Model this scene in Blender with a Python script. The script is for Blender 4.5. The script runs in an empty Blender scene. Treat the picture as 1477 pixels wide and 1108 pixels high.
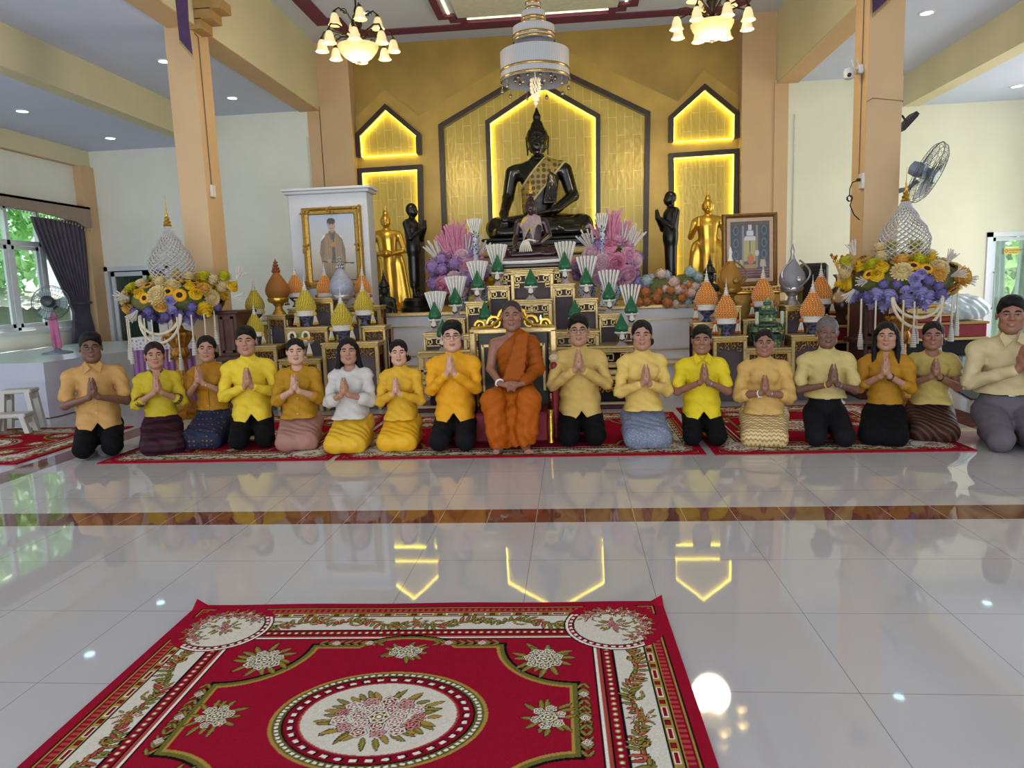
import bpy, math, random
import numpy as np
from mathutils import Vector, Matrix

random.seed(7)
rng = np.random.default_rng(7)
PI = math.pi
SC = bpy.context.scene
COL = SC.collection

# ------------------------------------------------------------------ camera
PW, PH = 1477, 1108          # photograph, pixels
FPX, CAMH = 1024.0, 1.42     # focal length in pixels, height of the lens


def cam_axes():
    d = np.array([824 - PW / 2, 411 - PH / 2, FPX])
    d /= np.linalg.norm(d)
    r = math.radians(2.08)
    n = np.array([math.sin(r), math.cos(r), 0.0])
    n[2] = -(n[0] * d[0] + n[1] * d[1]) / d[2]
    n /= np.linalg.norm(n)
    x = np.cross(n, d)
    return np.stack([x, d, -n], 1)


CR = cam_axes()
cam_data = bpy.data.cameras.new('camera')
cam = bpy.data.objects.new('camera', cam_data)
COL.objects.link(cam)
cam_data.sensor_fit = 'HORIZONTAL'
cam_data.sensor_width = 36.0
cam_data.lens = 36.0 * FPX / PW
cam_data.clip_end = 200
_m = Matrix((tuple(CR[0]), tuple(-CR[1]), tuple(-CR[2]))).transposed().to_4x4()
_m.translation = (0, 0, CAMH)
cam.matrix_world = _m
SC.camera = cam

# ------------------------------------------------------------------ world, exposure
SC.view_settings.view_transform = 'Standard'
SC.view_settings.look = 'None'
SC.view_settings.gamma = 1
SC.view_settings.use_curve_mapping = False
SC.view_settings.exposure = 0.28
W = bpy.data.worlds.new('daylight')
SC.world = W
W.use_nodes = True
_bg = W.node_tree.nodes['Background']
_bg.inputs['Color'].default_value = (0.80, 0.91, 1.0, 1)
_bg.inputs['Strength'].default_value = 1.6
SC.cycles.max_bounces = 8
SC.cycles.diffuse_bounces = 5
SC.cycles.glossy_bounces = 4
SC.cycles.transmission_bounces = 6
SC.cycles.transparent_max_bounces = 10
SC.cycles.caustics_reflective = False
SC.cycles.caustics_refractive = False
SC.cycles.sample_clamp_indirect = 6


def daylight_area(name, loc, size, power, rot, col=(0.86, 0.94, 1.0)):
    l = bpy.data.lights.new(name, 'AREA')
    l.shape = 'RECTANGLE'
    l.size, l.size_y = size
    l.energy = power
    l.color = col
    o = bpy.data.objects.new(name, l)
    COL.objects.link(o)
    o.location = loc
    o.rotation_euler = rot
    return o


# daylight through the open front doors behind the camera and the side windows
daylight_area('front_doors_daylight', (-0.5, -3.2, 1.9), (9.0, 2.8), 12, (math.radians(84), 0, 0))
daylight_area('forecourt_bounce', (-0.5, -3.6, .5), (11.0, 1.0), 430, (math.radians(132), 0, 0), (0.92, 0.95, 1.0))
daylight_area('window_daylight', (-8.75, 4.2, 1.9), (5.0, 1.8), 70, (0, math.radians(-90), 0))
daylight_area('window_daylight', (7.85, 10.4, 1.9), (4.2, 2.4), 90, (0, math.radians(90), 0), (1.0, 0.96, 0.86))


_sun = bpy.data.lights.new('sun', 'SUN')
_sun.energy = 12.0
_sun.angle = 0.02
_sun.color = (1.0, 0.95, 0.86)
_so = bpy.data.objects.new('sun', _sun)
COL.objects.link(_so)
_so.rotation_euler = (math.radians(-38), math.radians(-14), 0)   # high behind the temple, so only the garden is in the sun


# ------------------------------------------------------------------ pixel <-> place
def ray(u, v):
    return CR.T @ np.array([u - PW / 2, v - PH / 2, FPX])


def at(u, v, y):
    """the place at depth y that shows at pixel (u, v)"""
    r = ray(u, v)
    t = y / r[1]
    return Vector((r[0] * t, y, CAMH + r[2] * t))


def onz(u, v, z=0.0):
    r = ray(u, v)
    t = (z - CAMH) / r[2]
    return Vector((r[0] * t, r[1] * t, z))


# ------------------------------------------------------------------ materials
def lin(c):
    def f(x):
        return x / 12.92 if x <= 0.04045 else ((x + 0.055) / 1.055) ** 2.4
    if isinstance(c, str):
        c = tuple(int(c[i:i + 2], 16) / 255 for i in (0, 2, 4))
    return (f(c[0]), f(c[1]), f(c[2]), 1.0)


MATS = {}


def mat(name, col, rough=0.6, metal=0.0, var=0.08, scale=12.0, bump=0.0, bscale=60.0, emit=0.0,
        ecol=None, alpha=1.0, trans=0.0, spec=0.5, sheen=0.0, subs=0.0, wave=None, vor=None, attr=None, coat=0.0):
    """a procedural material: colour with a little noise in it, optional bump, bands (wave) and spots (vor)"""
    if name in MATS:
        return MATS[name]
    m = bpy.data.materials.new(name)
    m.use_nodes = True
    nt = m.node_tree
    N, L = nt.nodes, nt.links
    b = N['Principled BSDF']
    c = lin(col)
    tc = N.new('ShaderNodeTexCoord')
    no = N.new('ShaderNodeTexNoise')
    no.inputs['Scale'].default_value = scale
    no.inputs['Detail'].default_value = 3
    L.new(tc.outputs['Object'], no.inputs['Vector'])
    cr = N.new('ShaderNodeValToRGB')
    cr.color_ramp.elements[0].position = 0.3
    cr.color_ramp.elements[1].position = 0.7
    cr.color_ramp.elements[0].color = tuple(x * (1 - var) for x in c[:3]) + (1,)
    cr.color_ramp.elements[1].color = tuple(min(1, x * (1 + var)) for x in c[:3]) + (1,)
    L.new(no.outputs['Fac'], cr.inputs['Fac'])
    out = cr.outputs['Color']
    if attr:
        at_ = N.new('ShaderNodeAttribute')
        at_.attribute_name = attr
        mx = N.new('ShaderNodeMix')
        mx.data_type = 'RGBA'
        mx.blend_type = 'MULTIPLY'
        mx.inputs['Factor'].default_value = 1
        L.new(at_.outputs['Color'], mx.inputs['A'])
        L.new(out, mx.inputs['B'])
        out = mx.outputs['Result']
    if wave:      # (direction, scale, distortion, second colour, ramp position)
        wv = N.new('ShaderNodeTexWave')
        wv.bands_direction = wave[0]
        wv.inputs['Scale'].default_value = wave[1]
        wv.inputs['Distortion'].default_value = wave[2]
        wv.inputs['Detail'].default_value = 1
        L.new(tc.outputs['Object'], wv.inputs['Vector'])
        r2 = N.new('ShaderNodeValToRGB')
        r2.color_ramp.elements[0].position = max(0, wave[4] - 0.08)
        r2.color_ramp.elements[1].position = min(1, wave[4] + 0.08)
        L.new(wv.outputs['Fac'], r2.inputs['Fac'])
        mx = N.new('ShaderNodeMix')
        mx.data_type = 'RGBA'
        L.new(r2.outputs['Color'], mx.inputs['Factor'])
        L.new(out, mx.inputs['A'])
        mx.inputs['B'].default_value = lin(wave[3])
        out = mx.outputs['Result']
    if vor:       # (scale, spot colour, radius, feature)
        vo = N.new('ShaderNodeTexVoronoi')
        vo.inputs['Scale'].default_value = vor[0]
        vo.inputs['Randomness'].default_value = vor[3] if len(vor) > 3 else 0.5
        L.new(tc.outputs['Object'], vo.inputs['Vector'])
        r2 = N.new('ShaderNodeValToRGB')
        r2.color_ramp.elements[0].position = vor[2]
        r2.color_ramp.elements[1].position = min(1, vor[2] + 0.08)
        r2.color_ramp.elements[0].color = (1, 1, 1, 1)
        r2.color_ramp.elements[1].color = (0, 0, 0, 1)
        L.new(vo.outputs['Distance'], r2.inputs['Fac'])
        mx = N.new('ShaderNodeMix')
        mx.data_type = 'RGBA'
        L.new(r2.outputs['Color'], mx.inputs['Factor'])
        L.new(out, mx.inputs['A'])
        mx.inputs['B'].default_value = lin(vor[1])
        out = mx.outputs['Result']
    L.new(out, b.inputs['Base Color'])
    b.inputs['Roughness'].default_value = rough
    b.inputs['Metallic'].default_value = metal
    b.inputs['Specular IOR Level'].default_value = spec
    if sheen:
        b.inputs['Sheen Weight'].default_value = sheen
    if subs:
        b.inputs['Subsurface Weight'].default_value = subs
        b.inputs['Subsurface Scale'].default_value = 0.02
    if coat:
        b.inputs['Coat Weight'].default_value = coat
        b.inputs['Coat Roughness'].default_value = 0.08
    if emit:
        b.inputs['Emission Strength'].default_value = emit
        b.inputs['Emission Color'].default_value = lin(ecol or col)
    if trans:
        b.inputs['Transmission Weight'].default_value = trans
    if alpha < 1:
        b.inputs['Alpha'].default_value = alpha
    if bump:
        n2 = N.new('ShaderNodeTexNoise')
        n2.inputs['Scale'].default_value = bscale
        n2.inputs['Detail'].default_value = 3
        L.new(tc.outputs['Object'], n2.inputs['Vector'])
        bp = N.new('ShaderNodeBump')
        bp.inputs['Strength'].default_value = bump
        bp.inputs['Distance'].default_value = 0.01
        L.new(n2.outputs['Fac'], bp.inputs['Height'])
        L.new(bp.outputs['Normal'], b.inputs['Normal'])
    MATS[name] = m
    return m


GOLD = mat('gold_leaf', 'c79a3c', 0.33, 0.85, 0.18, 25, 0.25, 90)
GOLDP = mat('gold_paint', (.77, .66, .43), 0.36, 0.4, 0.12, 30, 0.15, 120)
GOLDD = mat('old_gold', '8f6a24', 0.45, 0.6, 0.25, 30, 0.3, 90)
WHITE = mat('white_paint', 'd9d6d2', 0.5, 0, 0.03)
DARKRED = mat('dark_red_lacquer', '4a0f14', 0.35, 0, 0.15)
BLACKP = mat('black_plastic', '17181b', 0.45, 0, 0.1)
WOOD = mat('dark_brown_wood', '4a2820', 0.42, 0, 0.2, 8, 0.1, 40)


# ------------------------------------------------------------------ mesh building
class MB:
    def __init__(s):
        s.v, s.f, s.m = [], [], []
        s.cur = 0

    def add(s, vs, fs):
        o = len(s.v)
        s.v.extend([tuple(p) for p in vs])
        s.f.extend([tuple(i + o for i in f) for f in fs])
        s.m.extend([s.cur] * len(fs))
        return s

    def box(s, c, d, rot=None):
        """centre and full size"""
        x, y, z = d[0] / 2, d[1] / 2, d[2] / 2
        vs = [Vector(p) for p in ((-x, -y, -z), (x, -y, -z), (x, y, -z), (-x, y, -z), (-x, -y, z), (x, -y, z), (x, y, z), (-x, y, z))]
        if rot is not None:
            vs = [rot @ p for p in vs]
        vs = [p + Vector(c) for p in vs]
        return s.add(vs, [(0, 3, 2, 1), (4, 5, 6, 7), (0, 1, 5, 4), (1, 2, 6, 5), (2, 3, 7, 6), (3, 0, 4, 7)])

    def b2(s, lo, hi):
        return s.box([(a + b) / 2 for a, b in zip(lo, hi)], [abs(b - a) for a, b in zip(lo, hi)])

    def bev(s, lo, hi, r):
        """a box with all its edges bevelled"""
        cs = [(a + b) / 2 for a, b in zip(lo, hi)]
        h = [abs(b - a) / 2 for a, b in zip(lo, hi)]
        r = min(r, *[x * 0.99 for x in h])
        vs, idx = [], {}
        for sx in (-1, 1):
            for sy in (-1, 1):
                for sz in (-1, 1):
                    for ax in range(3):
                        p = [sx * (h[0] - r), sy * (h[1] - r), sz * (h[2] - r)]
                        p[ax] += (sx, sy, sz)[ax] * r
                        idx[(sx, sy, sz, ax)] = len(vs)
                        vs.append([p[i] + cs[i] for i in range(3)])
        fs = []
        S = (-1, 1)
        for ax in range(3):
            a, b = [i for i in range(3) if i != ax]
            for sg in S:
                q = []
                for (i, j) in ((-1, -1), (1, -1), (1, 1), (-1, 1)):
                    k = [0, 0, 0]
                    k[ax], k[a], k[b] = sg, i, j
                    q.append(idx[(k[0], k[1], k[2], ax)])
                flip = (sg > 0) != (ax != 1)
                fs.append(tuple(reversed(q)) if flip else tuple(q))
        for ax in range(3):
            a, b = [i for i in range(3) if i != ax]
            for i in S:
                for j in S:
                    k1, k2 = [0, 0, 0], [0, 0, 0]
                    k1[ax], k2[ax] = -1, 1
                    k1[a] = k2[a] = i
                    k1[b] = k2[b] = j
                    fs.append((idx[(*k1, a)], idx[(*k2, a)], idx[(*k2, b)], idx[(*k1, b)]))
        for sx in S:
            for sy in S:
                for sz in S:
                    fs.append(tuple(idx[(sx, sy, sz, k)] for k in range(3)))
        return s.add(vs, fs)

    def lathe(s, prof, n=20, c=(0, 0, 0), sx=1.0, sy=1.0, flute=0, fa=0.0, cap=True, a0=0.0):
        """prof: (radius, z) pairs from bottom to top"""
        vs, fs = [], []
        for r, z in prof:
            for i in range(n):
                a = 2 * PI * i / n + a0
                rr = r * (1 + fa * math.cos(flute * a)) if flute else r
                vs.append((c[0] + rr * sx * math.cos(a), c[1] + rr * sy * math.sin(a), c[2] + z))
        for j in range(len(prof) - 1):
            for i in range(n):
                k = (i + 1) % n
                fs.append((j * n + i, j * n + k, (j + 1) * n + k, (j + 1) * n + i))
        if cap:
            fs.append(tuple(reversed(range(n))))
            fs.append(tuple(range((len(prof) - 1) * n, len(prof) * n)))
        return s.add(vs, fs)

    def cyl(s, c, r, h, n=16):
        return s.lathe([(r, 0), (r, h)], n, c)

    def tube(s, pts, r, n=8, close=False):
        pts = [Vector(p) for p in pts]
        rs = r if isinstance(r, (list, tuple)) else [r] * len(pts)
        vs, fs = [], []
        m = len(pts)
        up = None
        for i, p in enumerate(pts):
            a = pts[(i - 1) % m] if (close or i > 0) else p
            b = pts[(i + 1) % m] if (close or i < m - 1) else p
            t = (b - a)
            t = t.normalized() if t.length > 1e-9 else Vector((0, 0, 1))
            if up is None:
                up = Vector((0, 0, 1)) if abs(t.z) < 0.9 else Vector((0, 1, 0))
            x = t.cross(up)
            x = x.normalized() if x.length > 1e-6 else Vector((1, 0, 0))
            w = x.cross(t)
            up = w
            for k in range(n):
                an = 2 * PI * k / n
                vs.append(p + (x * math.cos(an) + w * math.sin(an)) * rs[i])
        for i in range(m if close else m - 1):
            j = (i + 1) % m
            for k in range(n):
                l = (k + 1) % n
                fs.append((i * n + k, i * n + l, j * n + l, j * n + k))
        if not close:
            fs.append(tuple(reversed(range(n))))
            fs.append(tuple(range((m - 1) * n, m * n)))
        return s.add(vs, fs)

    def ball(s, c, r, n=10, m=7, sq=(1, 1, 1)):
        vs, fs = [], []
        for j in range(1, m):
            th = PI * j / m
            for i in range(n):
                a = 2 * PI * i / n
                vs.append((c[0] + r * sq[0] * math.sin(th) * math.cos(a), c[1] + r * sq[1] * math.sin(th) * math.sin(a), c[2] - r * sq[2] * math.cos(th)))
        lo, hi = len(vs), len(vs) + 1
        vs += [(c[0], c[1], c[2] - r * sq[2]), (c[0], c[1], c[2] + r * sq[2])]
        for j in range(m - 2):
            for i in range(n):
                k = (i + 1) % n
                fs.append((j * n + i, j * n + k, (j + 1) * n + k, (j + 1) * n + i))
        for i in range(n):
            k = (i + 1) % n
            fs.append((lo, k, i))
            fs.append((hi, (m - 2) * n + i, (m - 2) * n + k))
        return s.add(vs, fs)

    def prism(s, poly, y0, y1, axis='y'):
        """polygon in (x, z) pulled from y0 to y1 (axis y), or in (x, y) pulled in z (axis z), or (y, z) in x"""
        def P(a, b, t):
            return {'y': (a, t, b), 'z': (a, b, t), 'x': (t, a, b)}[axis]
        n = len(poly)
        ar = sum(poly[i][0] * poly[(i + 1) % n][1] - poly[(i + 1) % n][0] * poly[i][1] for i in range(n))
        if ar < 0:
            poly = poly[::-1]
        vs = [P(a, b, y0) for a, b in poly] + [P(a, b, y1) for a, b in poly]
        fs = [tuple(range(n)), tuple(reversed(range(n, 2 * n)))]
        for i in range(n):
            k = (i + 1) % n
            fs.append((i, i + n, k + n, k))
        if axis == 'z' or axis == 'x':
            if axis == 'z':
                fs = [tuple(reversed(f)) for f in fs]
        if y1 < y0:
            fs = [tuple(reversed(f)) for f in fs]
        return s.add(vs, fs)

    def grid(s, fn, nu, nv, closed_u=False):
        vs = [fn(i / nu, j / nv) for j in range(nv + 1) for i in range(nu + 1)]
        w = nu + 1
        return s.add(vs, [(j * w + i, j * w + i + 1, (j + 1) * w + i + 1, (j + 1) * w + i) for j in range(nv) for i in range(nu)])

    def data(s, name, mats, smooth=True):
        me = bpy.data.meshes.new(name)
        me.from_pydata(s.v, [], s.f)
        for m in (mats if isinstance(mats, (list, tuple)) else [mats]):
            me.materials.append(m)
        if len(set(s.m)) > 1:
            me.polygons.foreach_set('material_index', s.m)
        if smooth:
            me.polygons.foreach_set('use_smooth', [True] * len(s.f))
            try:
                me.set_sharp_from_angle(angle=math.radians(38))
            except Exception:
                pass
        me.update()
        return me

    def build(s, name, mats, parent=None, loc=None, rot=None, smooth=True, sca=None):
        return link(name, s.data(name, mats, smooth), parent, loc, rot, sca)


def link(name, me, parent=None, loc=None, rot=None, sca=None):
    o = bpy.data.objects.new(name, me)
    COL.objects.link(o)
    if parent is not None:
        o.parent = parent
    if loc is not None:
        o.location = loc
    if rot is not None:
        o.rotation_euler = rot
    if sca is not None:
        o.scale = (sca, sca, sca) if isinstance(sca, (int, float)) else sca
    return o


def tag(o, label=None, cat=None, group=None, kind=None):
    if label:
        o['label'] = label
    if cat:
        o['category'] = cat
    if group:
        o['group'] = group
    if kind:
        o['kind'] = kind
    return o


def thing(name, label, cat, loc=(0, 0, 0), rz=0.0, group=None):
    o = link(name, None, None, loc, (0, 0, rz))
    return tag(o, label, cat, group)


def struct(name, mb, m, smooth=False, parent=None):
    o = mb.build(name, m, parent, smooth=smooth)
    if parent is None:
        o['kind'] = 'structure'
    return o


def kids(o):
    return [c for c in COL.objects if c.parent == o]


def dup(root, loc, rz=None, label=None, group=None, sca=None, tree=None):
    """a copy of a thing with copies of its parts and their parts"""
    r = root.copy()
    COL.objects.link(r)
    r.location = loc
    if rz is not None:
        r.rotation_euler = (0, 0, rz)
    if sca is not None:
        r.scale = (sca, sca, sca) if isinstance(sca, (int, float)) else sca
    if label:
        r['label'] = label
    if group:
        r['group'] = group
    for ch in root.children:
        c = ch.copy()
        COL.objects.link(c)
        c.parent = r
        for g in ch.children:
            d = g.copy()
            COL.objects.link(d)
            d.parent = c
    return r


# ------------------------------------------------------------------ sculpting: a volume of blended shapes turned into one skin
class Vol:
    def __init__(s, lo, hi, h, fine=()):
        """grid from lo to hi with step h; fine: (axis, a, b, step) refinements"""
        s.ax = []
        for k in range(3):
            pts = [lo[k]]
            while pts[-1] < hi[k]:
                st = h
                for (ax, a, b, hh) in fine:
                    if ax == k and a <= pts[-1] < b:
                        st = hh
                pts.append(pts[-1] + st)
            s.ax.append(np.array(pts, dtype=np.float32))
        s.F = np.full([len(a) for a in s.ax], 1.0, dtype=np.float32)

    def _sub(s, lo, hi):
        sl, gr = [], []
        for k in range(3):
            a = int(np.searchsorted(s.ax[k], lo[k]))
            b = int(np.searchsorted(s.ax[k], hi[k]))
            sl.append(slice(a, max(b, a)))
            sh = [1, 1, 1]
            sh[k] = -1
            gr.append(s.ax[k][a:max(b, a)].reshape(sh))
        return tuple(sl), gr

    def put(s, fn, lo, hi, k=0.02, sub=False, cut=False):
        m = k + 0.03
        sl, (X, Y, Z) = s._sub([a - m for a in lo], [b + m for b in hi])
        if min(s.F[sl].shape) == 0:
            return s
        d = fn(X, Y, Z).astype(np.float32)
        A = s.F[sl]
        if sub:
            d = -d
        k = max(k, 1e-5)
        hh = np.maximum(k - np.abs(A - d), 0) / k
        s.F[sl] = np.maximum(A, d) + hh * hh * k * 0.25 if sub else np.minimum(A, d) - hh * hh * k * 0.25
        return s

    def cone(s, a, b, ra, rb, k=0.02, sq=(1, 1, 1), sub=False):
        a, b = np.array(a, float), np.array(b, float)
        q = np.array(sq, float)
        r = max(ra, rb)
        lo = np.minimum(a, b) - r / q
        hi = np.maximum(a, b) + r / q

        def fn(X, Y, Z):
            x, y, z = (X - a[0]) * q[0], (Y - a[1]) * q[1], (Z - a[2]) * q[2]
            d = (b - a) * q
            t = np.clip((x * d[0] + y * d[1] + z * d[2]) / max((d * d).sum(), 1e-9), 0, 1)
            return np.sqrt((x - t * d[0]) ** 2 + (y - t * d[1]) ** 2 + (z - t * d[2]) ** 2) - (ra + (rb - ra) * t)
        return s.put(fn, lo, hi, k, sub)

    def ell(s, c, r, k=0.02, rot=None, sub=False):
        c, r = np.array(c, float), np.array(r, float)
        R = np.array(rot.to_3x3() if rot is not None else Matrix.Identity(3)).T
        m = max(r) if rot is not None else None
        lo, hi = (c - m, c + m) if m else (c - r, c + r)

        def fn(X, Y, Z):
            x, y, z = X - c[0], Y - c[1], Z - c[2]
            if rot is not None:
                x, y, z = [R[i][0] * x + R[i][1] * y + R[i][2] * z for i in range(3)]
            k0 = np.sqrt((x / r[0]) ** 2 + (y / r[1]) ** 2 + (z / r[2]) ** 2)
            k1 = np.sqrt((x / r[0] ** 2) ** 2 + (y / r[1] ** 2) ** 2 + (z / r[2] ** 2) ** 2)
            return k0 * (k0 - 1) / np.maximum(k1, 1e-6)
        return s.put(fn, lo, hi, k, sub)

    def rbox(s, c, h, r=0.02, k=0.02, sub=False):
        c, h = np.array(c, float), np.array(h, float)

        def fn(X, Y, Z):
            x, y, z = np.abs(X - c[0]) - h[0] + r, np.abs(Y - c[1]) - h[1] + r, np.abs(Z - c[2]) - h[2] + r
            return np.sqrt(np.maximum(x, 0) ** 2 + np.maximum(y, 0) ** 2 + np.maximum(z, 0) ** 2) + np.minimum(np.maximum(np.maximum(x, y), z), 0) - r
        return s.put(fn, c - h, c + h, k, sub)

    def clip(s, fn, k=0.004):
        """keep only where fn(x, y, z) < 0"""
        X, Y, Z = s.ax[0].reshape(-1, 1, 1), s.ax[1].reshape(1, -1, 1), s.ax[2].reshape(1, 1, -1)
        s.F = np.maximum(s.F, fn(X, Y, Z)).astype(np.float32)
        return s

    def warp(s, fn):
        """folds: add a displacement to the skin"""
        X, Y, Z = s.ax[0].reshape(-1, 1, 1), s.ax[1].reshape(1, -1, 1), s.ax[2].reshape(1, 1, -1)
        s.F = (s.F + fn(X, Y, Z)).astype(np.float32)
        return s

    def front(s, x, z):
        """y of the first skin met coming from the front (-y)"""
        i = min(int(np.searchsorted(s.ax[0], x)), len(s.ax[0]) - 1)
        k = min(int(np.searchsorted(s.ax[2], z)), len(s.ax[2]) - 1)
        w = np.where(s.F[i, :, k] < 0)[0]
        if len(w) == 0:
            return None
        j = max(w[0], 1)
        a, b = s.F[i, j - 1, k], s.F[i, j, k]
        t = a / (a - b)
        return float(s.ax[1][j - 1] + t * (s.ax[1][j] - s.ax[1][j - 1]))

    def skin(s, name, mats, select=None, scale=1.0):
        F = s.F
        F[0], F[-1] = 1, 1
        F[:, 0], F[:, -1] = 1, 1
        F[:, :, 0], F[:, :, -1] = 1, 1
        S = (F < 0)
        c = S[:-1, :-1, :-1].astype(np.int8)
        cnt = c.copy()
        for d in ((1, 0, 0), (0, 1, 0), (0, 0, 1), (1, 1, 0), (1, 0, 1), (0, 1, 1), (1, 1, 1)):
            cnt = cnt + S[d[0]:F.shape[0] - 1 + d[0], d[1]:F.shape[1] - 1 + d[1], d[2]:F.shape[2] - 1 + d[2]]
        act = (cnt > 0) & (cnt < 8)
        I = np.argwhere(act)
        n = len(I)
        ids = np.full(act.shape, -1, dtype=np.int32)
        ids[act] = np.arange(n)
        pos = np.zeros((n, 3))
        num = np.zeros(n)
        for ax in range(3):
            o1, o2 = [k for k in range(3) if k != ax]
            for i in (0, 1):
                for j in (0, 1):
                    A = I.copy()
                    A[:, o1] += i
                    A[:, o2] += j
                    B = A.copy()
                    B[:, ax] += 1
                    fa, fb = F[A[:, 0], A[:, 1], A[:, 2]], F[B[:, 0], B[:, 1], B[:, 2]]
                    x = (fa < 0) != (fb < 0)
                    t = np.where(x, fa / np.where(x, fa - fb, 1), 0)
                    P = np.stack([s.ax[k][A[:, k]] for k in range(3)], 1).astype(float)
                    P[:, ax] += t * (s.ax[ax][B[:, ax]] - s.ax[ax][A[:, ax]])
                    pos += P * x[:, None]
                    num += x
        pos /= np.maximum(num, 1)[:, None]
        quads = []
        for ax in range(3):
            o1, o2 = [(1, 2), (2, 0), (0, 1)][ax]
            a = [slice(None)] * 3
            b = [slice(None)] * 3
            a[ax], b[ax] = slice(0, -1), slice(1, None)
            sa, sb = S[tuple(a)], S[tuple(b)]
            E = np.argwhere(sa != sb)
            E = E[(E[:, o1] > 0) & (E[:, o2] > 0) & (E[:, o1] < F.shape[o1] - 1) & (E[:, o2] < F.shape[o2] - 1)]
            fl = sa[E[:, 0], E[:, 1], E[:, 2]]
            q = []
            for (i, j) in ((-1, -1), (0, -1), (0, 0), (-1, 0)):
                C_ = E.copy()
                C_[:, o1] += i
                C_[:, o2] += j
                q.append(ids[C_[:, 0], C_[:, 1], C_[:, 2]])
            q = np.stack(q, 1)
            q[~fl] = q[~fl][:, ::-1]
            quads.append(q)
        Q = np.concatenate(quads)
        me = np_mesh(name, pos * scale, Q, mats)
        if select is not None:
            cen = pos[Q].mean(1)
            me.polygons.foreach_set('material_index', select(cen).astype(np.int32))
        return me


def np_mesh(name, V, Q, mats, smooth=True):
    me = bpy.data.meshes.new(name)
    me.vertices.add(len(V))
    me.vertices.foreach_set('co', np.asarray(V, dtype=np.float32).ravel())
    k = Q.shape[1]
    me.loops.add(len(Q) * k)
    me.loops.foreach_set('vertex_index', np.asarray(Q, dtype=np.int32).ravel())
    me.polygons.add(len(Q))
    me.polygons.foreach_set('loop_start', np.arange(0, len(Q) * k, k, dtype=np.int32))
    me.polygons.foreach_set('use_smooth', np.full(len(Q), smooth))
    for m in (mats if isinstance(mats, (list, tuple)) else [mats]):
        me.materials.append(m)
    me.update(calc_edges=True)
    return me


def rot_pts(pts, rz):
    c, s_ = math.cos(rz), math.sin(rz)
    return [(p[0] * c - p[1] * s_, p[0] * s_ + p[1] * c, *p[2:]) for p in pts]
# ================================================================== the room
YW, YA = 13.3, 13.0           # gold wall behind the altar, end walls of the aisles
ZC, ZI, ZO = 5.85, 4.7, 4.2   # ceilings: nave, inner aisle, outer aisle
XL, XR = -9.0, 8.0
CREAM = mat('cream_wall', 'e4e4da', 0.75, 0, 0.035, 1.5, 0.05, 30)
CREAM2 = mat('cream_beam', 'd4caa8', 0.75, 0, 0.05, 1.2)
PEACH = mat('peach_paint', (.80, .665, .505), 0.7, 0, 0.04, 2.0)
CEIL = mat('ceiling_sky_tint', (.80, .83, .93), 0.8, 0, 0.02, 2.0)  # white ceiling with the blue of the sky light put into its colour
GOLDW = mat('gold_wall', 'ad8d46', 0.38, 0.32, 0.16, 1.6, 0.06, 8)
GOLDW2 = mat('gold_wall_raised', 'bd9a4a', 0.36, 0.32, 0.12, 2.5, 0.05, 10)
FRAMEW = mat('niche_frame_wood', '33201a', 0.35, 0, 0.2, 10)
PURPLE = mat('purple_ceiling_line', '6b2a4e', 0.6)
ALU = mat('white_aluminium', 'd5dae2', 0.35, 0.1, 0.02)


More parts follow.
